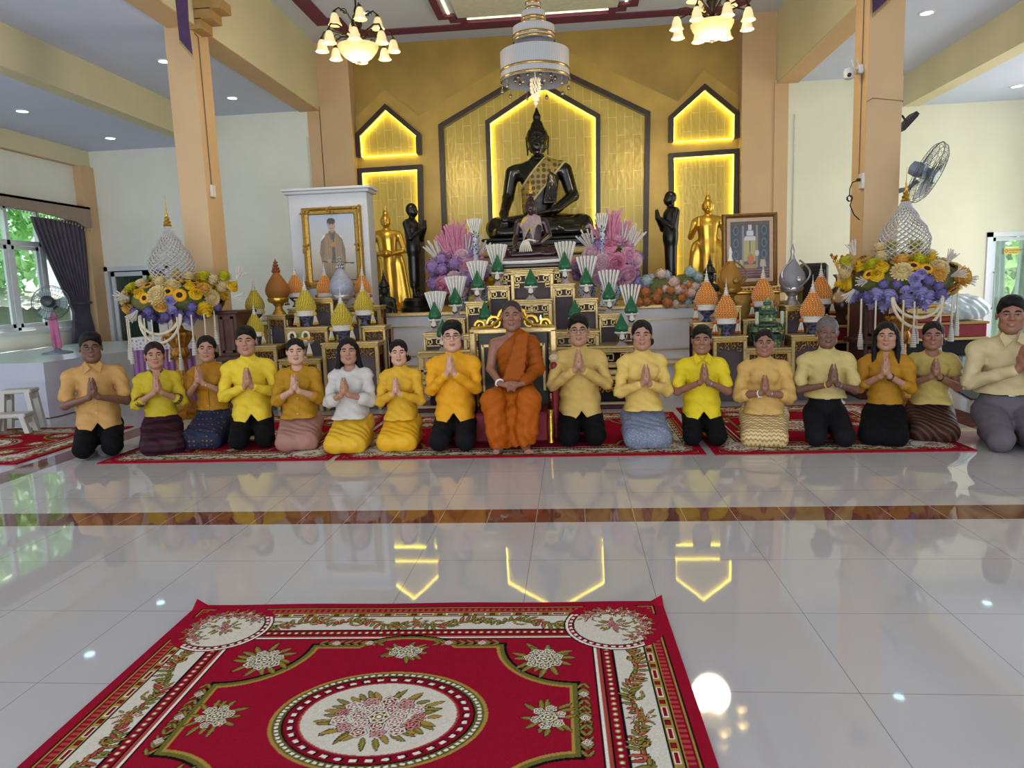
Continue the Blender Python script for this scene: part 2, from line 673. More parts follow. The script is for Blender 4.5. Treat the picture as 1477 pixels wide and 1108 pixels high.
def floor_mat():
    m = bpy.data.materials.new('glossy_floor_tiles')
    m.use_nodes = True
    nt = m.node_tree
    N, L = nt.nodes, nt.links
    b = N['Principled BSDF']
    tc = N.new('ShaderNodeTexCoord')
    sx = N.new('ShaderNodeSeparateXYZ')
    L.new(tc.outputs['Object'], sx.inputs[0])

    def math_(op, a, bb=None, c=None):
        n = N.new('ShaderNodeMath')
        n.operation = op
        for i, x in enumerate((a, bb, c)):
            if x is None:
                continue
            if isinstance(x, (int, float)):
                n.inputs[i].default_value = x
            else:
                L.new(x, n.inputs[i])
        return n.outputs[0]
    X, Y = sx.outputs['X'], sx.outputs['Y']

    def grout(c, off, size, w):
        f = math_('FRACT', math_('DIVIDE', math_('SUBTRACT', c, off), size))
        return math_('LESS_THAN', math_('ABSOLUTE', math_('SUBTRACT', f, 0.5)), 0.5), math_('GREATER_THAN', math_('ABSOLUTE', math_('SUBTRACT', f, 0.5)), 0.5 - w / size)
    g1 = grout(X, 0.35, 0.6, 0.0016)[1]
    g2 = grout(Y, 0.55, 0.6, 0.0016)[1]
    gt = math_('MAXIMUM', g1, g2)
    # the dark tile band that runs round the nave
    bx1 = math_('MULTIPLY', math_('GREATER_THAN', Y, 4.15), math_('LESS_THAN', Y, 4.41))
    bin_ = math_('MULTIPLY', math_('GREATER_THAN', X, -4.90), math_('LESS_THAN', X, 3.95))
    bl = math_('MULTIPLY', math_('GREATER_THAN', X, -4.90), math_('LESS_THAN', X, -4.60))
    br = math_('MULTIPLY', math_('GREATER_THAN', X, 3.60), math_('LESS_THAN', X, 3.95))
    far = math_('GREATER_THAN', Y, 4.15)
    band = math_('MAXIMUM', math_('MULTIPLY', bx1, bin_), math_('MULTIPLY', far, math_('MAXIMUM', bl, br)))
    g3 = grout(X, 0.35, 0.3, 0.0022)[1]
    g4 = grout(Y, 0.55, 0.3, 0.0022)[1]
    gb = math_('MAXIMUM', math_('MULTIPLY', g3, bx1), math_('MULTIPLY', g4, math_('SUBTRACT', 1.0, bx1)))
    no = N.new('ShaderNodeTexNoise')
    no.inputs['Scale'].default_value = 1.3
    L.new(tc.outputs['Object'], no.inputs['Vector'])
    cr = N.new('ShaderNodeValToRGB')
    cr.color_ramp.elements[0].color = lin('aea8a4')
    cr.color_ramp.elements[1].color = lin('b8b2ae')
    L.new(no.outputs['Fac'], cr.inputs['Fac'])
    n2 = N.new('ShaderNodeTexNoise')
    n2.inputs['Scale'].default_value = 9
    L.new(tc.outputs['Object'], n2.inputs['Vector'])
    c2 = N.new('ShaderNodeValToRGB')
    c2.color_ramp.elements[0].color = lin('64352a')
    c2.color_ramp.elements[1].color = lin('744434')
    L.new(n2.outputs['Fac'], c2.inputs['Fac'])

    def mix(f, a, bcol):
        n = N.new('ShaderNodeMix')
        n.data_type = 'RGBA'
        L.new(f, n.inputs['Factor'])
        for s_, k in ((a, 'A'), (bcol, 'B')):
            if isinstance(s_, tuple):
                n.inputs[k].default_value = s_
            else:
                L.new(s_, n.inputs[k])
        return n.outputs['Result']
    tile = mix(gt, cr.outputs['Color'], lin('7d7975'))
    bandc = mix(gb, c2.outputs['Color'], lin('a89c90'))
    L.new(mix(band, tile, bandc), b.inputs['Base Color'])
    b.inputs['Roughness'].default_value = 0.035
    b.inputs['IOR'].default_value = 1.55
    n3 = N.new('ShaderNodeTexNoise')
    n3.inputs['Scale'].default_value = 2.2
    L.new(tc.outputs['Object'], n3.inputs['Vector'])
    bp = N.new('ShaderNodeBump')
    bp.inputs['Strength'].default_value = 0.03
    bp.inputs['Distance'].default_value = 0.01
    L.new(n3.outputs['Fac'], bp.inputs['Height'])
    L.new(bp.outputs['Normal'], b.inputs['Normal'])
    return m


struct('floor', MB().b2((XL - .1, -4.0, -0.1), (XR + .1, YW + .3, 0)), floor_mat())

# --- gold wall and the end walls
struct('wall_back', MB().b2((-4.62, YW, 0), (3.76, YW + .2, ZC)), GOLDW)
# left end wall with a door opening
DL = (-8.86, -7.55, 2.07)
m = MB()
m.b2((XL - .1, YA, 0), (DL[0], YA + .15, ZI + .05)).b2((DL[1], YA, 0), (-4.43, YA + .15, ZI + .05)).b2((DL[0], YA, DL[2]), (DL[1], YA + .15, ZI + .05))
struct('wall_left_end', m, CREAM)
DR = (7.10, XR + .05, 2.05)
m = MB()
m.b2((3.55, YA, 0), (DR[0], YA + .15, ZI + .05)).b2((DR[0], YA, DR[2]), (XR + .1, YA + .15, ZI + .05))
struct('wall_right_end', m, mat('cream_wall_warm', 'dfdcc6', 0.75, 0, 0.035, 1.5))
# left wall with its window openings
WL = [(9.55, 12.35), (5.0, 7.8), (0.6, 3.4)]
m = MB()
ys = -4.0
for a, b in sorted(WL):
    m.b2((XL - .15, ys, 0), (XL, a, ZO + .05))
    m.b2((XL - .15, a, 0), (XL, b, 1.0)).b2((XL - .15, a, 3.02), (XL, b, ZO + .05))
    ys = b
m.b2((XL - .15, ys, 0), (XL, YA + .15, ZO + .05))
struct('wall_left', m, CREAM)
m = MB()
ys = -4.0
for a, b in ((1.0, 3.6), (4.6, 7.2), (8.3, 12.5)):
    m.b2((XR, ys, 0), (XR + .15, a, ZO + .05))
    m.b2((XR, a, 0), (XR + .15, b, 0.9)).b2((XR, a, 2.9), (XR + .15, b, ZO + .05))
    ys = b
m.b2((XR, ys, 0), (XR + .15, YA + .15, ZO + .05))
struct('wall_right', m, CREAM)

# --- ceilings
m = MB().b2((-4.75, -4, ZC), (3.8, YW + .2, ZC + .1))
ceil_ = struct('ceiling', m, CEIL)
struct('ceiling_left_inner', MB().b2((-6.7, -4, ZI), (-4.6, YA + .1, ZI + .08)), CEIL)
struct('ceiling_left_outer', MB().b2((XL - .15, -4, ZO), (-6.56, YA + .1, ZO + .08)), CEIL)
struct('ceiling_right_inner', MB().b2((3.6, -4, ZI), (5.9, YA + .1, ZI + .08)), CEIL)
struct('ceiling_right_outer', MB().b2((5.66, -4, ZO), (XR + .15, YA + .1, ZO + .08)), CEIL)

# --- beams
def beam(name, x0, x1, z0, z1, y1, soff):
    mm = MB()
    mm.b2((x0, -4, z0 + .01), (x1, y1, z1))
    mm.cur = 1
    mm.b2((x0 - .002, -4, z0), (x1 + .002, y1, z0 + .012))
    o = mm.build(name, [CREAM2, soff], smooth=False)
    return tag(o, kind='structure')


beam('beam_nave_left', -4.80, -4.44, ZI - .02, ZC + .1, YA + .02, PEACH)
beam('beam_nave_right', 3.56, 3.92, ZI - .02, ZC + .1, YA + .02, PEACH)
beam('beam_aisle_left', -6.80, -6.55, ZO - .012, ZI + .08, YA, CREAM2)
beam('beam_aisle_right', 5.64, 5.90, ZO - .012, ZI + .08, YA, CREAM2)
beam('beam_wall_left', XL, XL + .1, 3.89, ZO + .02, YA, PEACH)
m = MB().b2((XL, YA - .35, 0), (XL + .16, YA, 3.9))
struct('pillar_corner_left', m, PEACH)

# --- pillars and pilasters
PIL = [(-4.85, -4.50, 8.75, 9.15), (3.44, 3.83, 8.85, 9.25)]
for i, (a, b, c, d) in enumerate(PIL):
    m = MB().b2((a, c, 0), (b, d, ZI))
    m.b2((a + .01, c - .0, 0), (b - .01, d, ZI))
    struct(('pillar_left', 'pillar_right')[i], MB().b2((a, c, 0), (b, d, ZI)), PEACH)
for i, (a, b) in enumerate(((-4.47, -3.86), (2.99, 3.55))):
    struct(('pilaster_left', 'pilaster_right')[i], MB().b2((a, YA, 0), (b, YW + .05, ZC)), PEACH)
struct('pilaster_step_left', MB().b2((-4.66, YA - .02, 0), (-4.44, YW, ZI)), PEACH)
struct('pilaster_step_right', MB().b2((3.53, YA - .02, 0), (3.76, YW, ZI)), PEACH)
# stepped wooden capital blocks high on the left pillar
m = MB()
p = at(318, 20, 8.75)
for k in range(3):
    m.b2((-4.52, 8.72, 4.64 + .11 * k), (-4.36 + .13 * k, 9.0, 4.76 + .11 * k))
struct('capital_left', m, mat('ochre_plaster', 'a98550', 0.6, 0, 0.1))

# --- wall trim: raised gold border with gabled tops
def wp(u, v, y=YW):
    q = at(u, v, y)
    return (q.x, q.z)


pl = [wp(*p) for p in ((508, 175), (555, 130), (605, 168), (785, 60), (978, 147), (1014, 102), (1068, 140))]
pl = [(pl[0][0], 0.0)] + pl + [(pl[-1][0], 0.0)]
struct('trim_1', MB().prism(pl, YW - .035, YW + .01), GOLDW2)


def offset_poly(P, d):
    """move an open chain of points sideways by d"""
    out = []
    n = len(P)
    for i in range(n):
        ns = []
        for a, b in ((i - 1, i), (i, i + 1)):
            if a < 0 or b >= n:
                continue
            dx, dz = P[b][0] - P[a][0], P[b][1] - P[a][1]
            l = math.hypot(dx, dz)
            ns.append((dz / l, -dx / l))
        if len(ns) == 1:
            nx, nz = ns[0]
            out.append((P[i][0] + nx * d, P[i][1] + nz * d))
        else:
            sx_, sz_ = ns[0][0] + ns[1][0], ns[0][1] + ns[1][1]
            k = 2 * d / (sx_ ** 2 + sz_ ** 2)
            out.append((P[i][0] + sx_ * k, P[i][1] + sz_ * k))
    return out


TILE_Y = None


def tile_panel_mat():
    m = bpy.data.materials.new('pale_gold_panel_tiles')
    m.use_nodes = True
    nt = m.node_tree
    N, L = nt.nodes, nt.links
    b = N['Principled BSDF']
    tc = N.new('ShaderNodeTexCoord')
    mp = N.new('ShaderNodeMapping')
    mp.inputs['Rotation'].default_value = (PI / 2, PI / 2, 0)
    L.new(tc.outputs['Object'], mp.inputs['Vector'])
    sx = N.new('ShaderNodeSeparateXYZ')
    L.new(tc.outputs['Object'], sx.inputs[0])
    cb = N.new('ShaderNodeCombineXYZ')
    L.new(sx.outputs['Z'], cb.inputs['X'])
    L.new(sx.outputs['X'], cb.inputs['Y'])
    br = N.new('ShaderNodeTexBrick')
    br.inputs['Scale'].default_value = 1.0
    br.inputs['Brick Width'].default_value = 0.62
    br.inputs['Row Height'].default_value = 0.145
    br.inputs['Mortar Size'].default_value = 0.006
    br.inputs['Color1'].default_value = lin('c4a548')
    br.inputs['Color2'].default_value = lin('c9ac52')
    br.inputs['Mortar'].default_value = lin('d9c478')
    L.new(cb.outputs[0], br.inputs['Vector'])
    L.new(br.outputs['Color'], b.inputs['Base Color'])
    b.inputs['Roughness'].default_value = 0.28
    b.inputs['Metallic'].default_value = 0.25
    no = N.new('ShaderNodeTexVoronoi')
    no.inputs['Scale'].default_value = 11
    mp2 = N.new('ShaderNodeMapping')
    mp2.inputs['Scale'].default_value = (1.6, 1, 0.7)
    L.new(tc.outputs['Object'], mp2.inputs['Vector'])
    L.new(mp2.outputs[0], no.inputs['Vector'])
    bp = N.new('ShaderNodeBump')
    bp.inputs['Strength'].default_value = 0.16
    bp.inputs['Distance'].default_value = 0.02
    L.new(no.outputs['Distance'], bp.inputs['Height'])
    L.new(bp.outputs['Normal'], b.inputs['Normal'])
    return m


PANEL = tile_panel_mat()
LED = mat('yellow_led_strip', 'ffe818', 0.5, 0, 0.0, emit=12.0, ecol='fbee40')
nt_ = [1]


def niche(pts, w, led, back=0.0, sill=None):
    """dark wooden frame along pts (outer edge), tiles inside, LED strip behind its inner edge"""
    P = [wp(u, v, YW - .17) for u, v in pts]
    Q = offset_poly(P, w)
    nt_[0] += 1
    fr = struct('trim_%d' % nt_[0], MB(), FRAMEW) if False else None
    mm = MB()
    for i in range(len(P) - 1):
        mm.prism([P[i], P[i + 1], Q[i + 1], Q[i]], YW - .17, YW - .03)
    fr = struct('trim_%d' % nt_[0], mm, FRAMEW)
    poly = list(Q)
    pn = MB().prism(poly, YW - .045 - back, YW - .03)
    pn.build('tile_panel', PANEL, fr, smooth=False)
    if led:
        R = offset_poly(Q, .003)
        R2 = offset_poly(Q, .013)
        ml = MB()
        rng_ = range(len(R) - 1) if led is True else led
        for i in rng_:
            ml.prism([R[i], R[i + 1], R2[i + 1], R2[i]], YW - .10, YW - .075)
        if sill:
            a, b = Q[0], Q[-1]
            ml.b2((a[0], YW - .09, a[1] + .0), (b[0], YW - .07, a[1] + .010))
        ml.build('led_strip', LED, fr, smooth=False)
    return fr


# pts run clockwise from lower left, frame width goes inwards
niche([(641, 440), (631.8, 179.4), (785, 87.6), (938.5, 160.8), (934, 430)], .085, False)
niche([(706, 372), (699.8, 174), (783, 118), (866, 165), (866, 362)], .085, True, .012)
niche([(514, 226), (512, 193), (555, 149), (606, 192), (607, 222)], .085, True, sill=True)
niche([(524, 440), (515, 243), (608, 237), (612, 440)], .085, True)
niche([(965, 204), (965.2, 167), (1017, 120), (1067, 161), (1066.5, 198)], .085, True, sill=True)
niche([(969, 430), (965, 221), (1066.5, 214), (1063, 420)], .085, True)

# --- ceiling lines and the lit coffer
def cz(u, v):
    q = onz(u, v, ZC)
    return (q.x, q.y)


def ring(pts, w, z0, z1, m, name, parent=None):
    n = len(pts)
    mm = MB()
    Q = offset_poly(list(pts) + [pts[0], pts[1]], w)
    Q = [Q[n]] + Q[1:n]
    for i in range(n):
        k = (i + 1) % n
        mm.prism([pts[i], pts[k], Q[k], Q[i]], z0, z1, 'z')
    return struct(name, mm, m) if parent is None else mm.build(name, m, parent, smooth=False)


def stepped(x0, x1, y0, y1, s):
    c = []
    for (x, y, dx, dy) in ((x0, y0, 1, 1), (x0, y1, 1, -1), (x1, y1, -1, -1), (x1, y0, -1, 1)):
        q = [(x, y + 2 * s * dy), (x + s * dx, y + 2 * s * dy), (x + s * dx, y + s * dy), (x + 2 * s * dx, y + s * dy), (x + 2 * s * dx, y)]
        if dx * dy < 0:
            q = [(x, y + 2 * s * dy), (x + s * dx, y + 2 * s * dy), (x + s * dx, y + s * dy), (x + 2 * s * dx, y + s * dy), (x + 2 * s * dx, y)]
        c.append(q)
    a, b, cc, d = c
    return a[::-1] + b + cc[::-1] + d


K = (ZC - CAMH) / (6.06 - CAMH)
o_ = [(-4.12, 2.5), (-4.12, 11.9), (-4.05, 12.25), (-3.86, 12.25), (-3.86, 12.62), (-3.3, 12.85), (2.75, 12.72), (2.95, 12.4), (2.95, 2.5)]
o_ = [(-4.1, 2.5), (-4.1, 12.2), (-3.88, 12.2), (-3.88, 12.55), (-3.4, 12.85), (2.7, 12.85), (2.98, 12.5), (2.98, 2.5)]
ring(o_, .26, ZC - .02, ZC + .005, PURPLE, 'trim_20')
inn = stepped(-1.95, 1.05, 4.5, 12.45, .17)
ring(inn, -.12, ZC - .05, ZC + .005, PURPLE, 'trim_21')
mm = MB()
LEDC = mat('coffer_led', 'fff6b0', 0.5, 0, 0, emit=2.2, ecol='f4f4a0')
cf = struct('trim_22', MB().b2((-1.75, 4.7, ZC - .03), (.85, 12.25, ZC - .022)), mat('coffer_white', 'd9d9cf', 0.8))
mled = MB()
for (a, b) in (((-1.9, 4.55), (-1.86, 12.4)), ((.96, 4.55), (1.0, 12.4)), ((-1.9, 12.36), (1.0, 12.4)), ((-1.9, 4.55), (1.0, 4.59))):
    mled.b2((a[0], a[1], ZC - .012), (b[0], b[1], ZC - .004))
mled.build('led_strip', LEDC, cf, smooth=False)

# --- left window with its frame
def window(name, x, y0, y1, z0, z1, side):
    fr = MB()
    t = .05
    for a in (y0, y1 - t):
        fr.b2((x - .05, a, z0), (x + .03, a + t, z1))
    for c in (z0, z1 - t, 2.42):
        fr.b2((x - .05, y0, c - (.03 if c == 2.42 else 0)), (x + .03, y1, c + t))
    n = 4
    for i in range(1, n):
        yy = y0 + (y1 - y0) * i / n
        fr.b2((x - .05, yy - .035, z0), (x + .03, yy + .035, z1))
    o = struct(name, fr, ALU)
    sh = MB()
    for i in range(n):
        a = y0 + (y1 - y0) * i / n + .05
        b = y0 + (y1 - y0) * (i + 1) / n - .05
        for (p, q) in ((a, a + .06), (b - .06, b)):
            sh.b2((x - .02, p, z0 + .05), (x + .015, q, 2.38))
        sh.b2((x - .02, a, z0 + .05), (x + .015, b, z0 + .11)).b2((x - .02, a, 2.32), (x + .015, b, 2.38))
    sh.build('sash', ALU, o, smooth=False)
    gm = bpy.data.materials.get('window_glass')
    if gm is None:
        gm = bpy.data.materials.new('window_glass')
        gm.use_nodes = True
        N, L = gm.node_tree.nodes, gm.node_tree.links
        tr = N.new('ShaderNodeBsdfTransparent')
        tr.inputs[0].default_value = (0.93, 0.98, 0.95, 1)
        gl = N.new('ShaderNodeBsdfGlossy')
        gl.inputs['Roughness'].default_value = 0.02
        mx = N.new('ShaderNodeMixShader')
        mx.inputs[0].default_value = 0.06
        L.new(tr.outputs[0], mx.inputs[1])
        L.new(gl.outputs[0], mx.inputs[2])
        L.new(mx.outputs[0], N['Material Output'].inputs['Surface'])
    MB().b2((x - .02, y0 + .02, z0 + .02), (x - .014, y1 - .02, z1 - .02)).build('glass', gm, o, smooth=False)
    MB().b2((x - .03, y0 - .04, z0 - .06), (x + .1, y1 + .04, z0 - .005)).build('sill', ALU, o, smooth=False)
    return o


for i, (a, b) in enumerate(WL[:2]):
    window('window_%d' % (i + 1), XL - .05, a, b, 1.0, 3.02, -1)

# --- doors in the end walls
def door_frame(name, x0, x1, z1, y):
    mm = MB()
    mm.b2((x0 - .0, y - .03, 0), (x0 + .09, y + .12, z1)).b2((x1 - .09, y - .03, 0), (x1, y + .12, z1)).b2((x0, y - .03, z1 - .08), (x1, y + .12, z1))
    mm.b2((x0, y - .0, 0), (x1, y + .12, .03))
    return struct(name, mm, ALU)


d1 = door_frame('door_1', DL[0], DL[1], DL[2], YA)
GREENC = mat('dark_green_curtain', '4a5c53', 0.8, 0, 0.15, 4)


def curtain_sheet(fn, nu=90, nv=18, th=.012):
    mm = MB()
    mm.grid(fn, nu, nv)
    n = len(mm.v)
    return mm


mm = MB()      # sliding leaf: alloy frame with the curtain seen behind its pane
lx0, lx1 = DL[0] + .12, DL[0] + .82
for a, b in (((lx0, .04), (lx0 + .07, 1.97)), ((lx1 - .07, .04), (lx1, 1.97)), ((lx0, .04), (lx1, .16)), ((lx0, 1.89), (lx1, 1.97))):
    mm.b2((a[0], YA + .02, a[1]), (b[0], YA + .06, b[1]))
lf = mm.build('door_leaf', ALU, d1, smooth=False)
mm = MB()
mm.grid(lambda s, t: (lx0 + .05 + s * (lx1 - lx0 - .1), YA + .10 + .022 * math.sin(s * 2 * PI * 11 + .5 * math.sin(9 * s)), .1 + t * 1.85), 160, 4)
mm.build('curtain', GREENC, lf)
MB().b2((lx0 + .07, YA + .035, .16), (lx1 - .07, YA + .041, 1.89)).build('pane', bpy.data.materials['window_glass'], lf, smooth=False)
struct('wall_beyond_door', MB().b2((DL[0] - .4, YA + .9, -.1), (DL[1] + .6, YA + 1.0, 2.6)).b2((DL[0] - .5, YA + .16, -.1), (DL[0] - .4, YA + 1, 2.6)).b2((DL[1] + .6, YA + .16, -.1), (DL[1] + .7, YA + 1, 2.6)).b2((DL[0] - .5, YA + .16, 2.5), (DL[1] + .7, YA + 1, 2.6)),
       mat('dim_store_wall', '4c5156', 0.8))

d2 = door_frame('door_2', DR[0], DR[1], DR[2], YA)
mm = MB()
rx0, rx1 = DR[0] + .1, DR[1] - .02
for a, b in (((rx0, .04), (rx0 + .06, 1.96)), ((rx1 - .06, .04), (rx1, 1.96)), ((rx0, .04), (rx1, .14)), ((rx0, 1.9), (rx1, 1.96))):
    mm.b2((a[0], YA + .02, a[1]), (b[0], YA + .06, b[1]))
lf = mm.build('door_leaf', ALU, d2, smooth=False)
MB().b2((rx0 + .06, YA + .035, .14), (rx1 - .06, YA + .041, 1.9)).build('pane', bpy.data.materials['window_glass'], lf, smooth=False)
MB().tube([(rx0 + .03, YA - .01, .75), (rx0 + .03, YA - .05, .78), (rx0 + .03, YA - .05, 1.35), (rx0 + .03, YA - .01, 1.38)], .012, 6).build('handle', mat('steel', '9a9ea3', 0.3, 0.9), lf)
# pale green curtains behind the glass, drawn apart at the left
GREENL = mat('pale_green_curtain', 'b4c4ba', 0.75, 0, 0.12, 4)
for (a, b, ph) in ((rx0 + .04, rx0 + .26, 0), (rx0 + .42, XR + .1, 1)):
    mm = MB()
    mm.grid(lambda s, t, a=a, b=b, ph=ph: (a + s * (b - a) + (.06 * (1 - t) * s if ph == 0 else .10 * (1 - s) * t), YA + .115 + .025 * math.sin(s * 2 * PI * (b - a) * 13 + ph), .06 + t * 1.88), 110, 8)
    c = mm.build('door_curtain', GREENL)
    tag(c, 'pale green pleated curtain behind the right door glass, ' + ('narrow piece by the jamb' if ph == 0 else 'wide piece behind the yellow sign'), 'curtain', 'pale green door curtains')
# yellow notice on the glass
pa, pb = at(1449, 358, YA), at(1471, 366, YA)
sg = thing('door_sign', 'small yellow notice with brown lettering stuck on the glass of the right door', 'sign', (pa.x, YA + .012, pb.z))
SW, SH = pb.x - pa.x + .005, pa.z - pb.z
MB().bev((0, 0, 0), (SW, .008, SH), .004).build('plate', mat('sign_yellow', 'e6c85a', 0.4), sg)


def text(s, size, m, parent, loc, name='lettering', rot=(PI / 2, 0, 0), ext=.001, align='LEFT'):
    cu = bpy.data.curves.new(name, 'FONT')
    cu.body = s
    cu.size = size
    cu.extrude = ext
    cu.align_x = align
    o = bpy.data.objects.new(name, cu)
    COL.objects.link(o)
    bpy.context.view_layer.update()
    me = bpy.data.meshes.new_from_object(o.evaluated_get(bpy.context.evaluated_depsgraph_get()))
    bpy.data.objects.remove(o)
    me.materials.clear()
    me.materials.append(m)
    return link(name, me, parent, loc, rot)


BROWNT = mat('brown_print', '5d4412', 0.6)
MB().lathe([(.026, 0), (.026, .002), (.018, .002), (.018, 0)], 16, (0, 0, 0), cap=False).build('emblem', BROWNT, sg, (SW * .14, -.0005, SH * .55), (PI / 2, 0, 0))
text('ประตูทางออก', SH * .42, BROWNT, sg, (SW * .27, -.001, SH * .52))
text('กรุณาปิดประตู', SH * .22, BROWNT, sg, (SW * .28, -.001, SH * .2))

# --- switches, conduits and cables belonging to the room
m = MB().bev((-4.50, 8.83, 2.68), (-4.465, 8.93, 2.83), .006)
o = m.build('switch_box', mat('box_white', 'd4d0cb', 0.5))
tag(o, 'white electrical box fixed on the side of the left pillar', 'electrical box')
m = MB()
m.tube([(-4.49, 8.88, 2.83), (-4.49, 8.88, 4.6), (-4.49, 8.80, 4.62)], .006, 6)
tag(m.build('cable', mat('cable_grey', '6b5a48', 0.6)), 'thin cable running up the inner side of the left pillar', 'cable')
m = MB()
m.tube([(3.432, 9.0, 2.6), (3.432, 9.0, 4.6)], .005, 6)
tag(m.build('cable', mat('cable_grey', '6b5a48', 0.6)), 'thin cable running up the left side of the right pillar', 'cable')
m = MB()
m.tube([(3.43, 8.84, 3.38), (3.5, 8.843, 3.42), (3.84, 8.843, 3.37), (3.845, 9.0, 3.36)], .004, 6)
tag(m.build('cable', mat('cable_grey', '6b5a48', 0.6)), 'cable strapped across the front of the right pillar to the floodlight', 'cable')
for (u, v0, v1, nm) in ((1147, 165, 395, 'right of the altar beside the right pilaster'), (443, 198, 275, 'above the tall white portrait panel')):
    a, b = at(u, v0, YA - .01), at(u + (-2 if u > 1000 else 0), v1, YA - .01)
    m = MB().b2((a.x - .012, YA - .02, b.z), (a.x + .012, YA, a.z))
    tag(m.build('wire_trunking', mat('trunking_white', 'd6d6c6', 0.6), smooth=False), 'slim white wire trunking on the cream wall ' + nm, 'trunking')
# plug on the right pillar with its coiled lead
pb_ = thing('socket_box', 'white socket on the left side of the right pillar with a black plug', 'socket', (3.435, 8.88, 2.5))
MB().bev((-.03, -.06, -.09), (.005, .06, .09), .01).build('housing', mat('box_white', 'd4d0cb', 0.5), pb_)
MB().bev((-.075, -.02, .0), (-.03, .02, .035), .008).build('plug', BLACKP, pb_)
pts = [(-.07, 0, .01), (-.12, 0, -.01), (-.15, -.01, -.08), (-.15, -.01, -.16)]
for k in range(22):
    a = k * .9
    pts.append((-.15 + .03 * math.cos(a), -.01 + .015 * math.sin(a * 1.3), -.19 + .035 * math.sin(a)))
pts += [(-.14, 0, -.27), (-.09, 0, -.38), (-.02, .02, -.44)]
MB().tube(pts, .007, 5).build('lead', BLACKP, pb_)

# --- recessed downlights
DLG = mat('downlight_glow', 'c8f2ff', 0.4, 0, 0, emit=9, ecol='bdeeff')
protoD = None
for (u, v, z, what) in ((237, 88, ZI, 'in left inner aisle, left of the left pillar'),
                        (335, 141, ZI, 'in left inner aisle, right of the left pillar'),
                        (32, 160, ZO, 'in left outer aisle, nearest the left photo edge'),
                        (159, 199, ZO, 'in left outer aisle, near the far end wall'),
                        (523, 19, ZC, 'in the nave, beside the left chandelier'),
                        (1337, 18, ZI, 'in right inner aisle, right of the right pillar'),
                        (1246, 88, ZI, 'in right inner aisle, behind the security camera'),
                        (1467, 124, ZO, 'in right outer aisle, at the right photo edge')):
    q = onz(u, v, z)
    lab = 'small round recessed downlight ' + what
    if protoD is None:
        protoD = thing('downlight', lab, 'ceiling light', (q.x, q.y, z), 0, 'recessed downlights')
        MB().lathe([(.075, -.012), (.095, -.012), (.1, 0), (.075, 0)], 24, cap=False).build('rim', WHITE, protoD)
        MB().lathe([(.001, -.008), (.076, -.008)], 24, cap=False).build('lamp', DLG, protoD)
    else:
        dup(protoD, (q.x, q.y, z), 0, lab)
# ================================================================== rugs: pile coloured loop by loop
RED, CRM, OLV, DRK, GLD, RST, PNK, LGT = [np.array(lin(c)[:3]) for c in ((.585, .075, .165), 'd2c8b6', '7c7236', '1a1110', 'a5873f', 'a8483a', 'c9938a', 'e6dccb')]


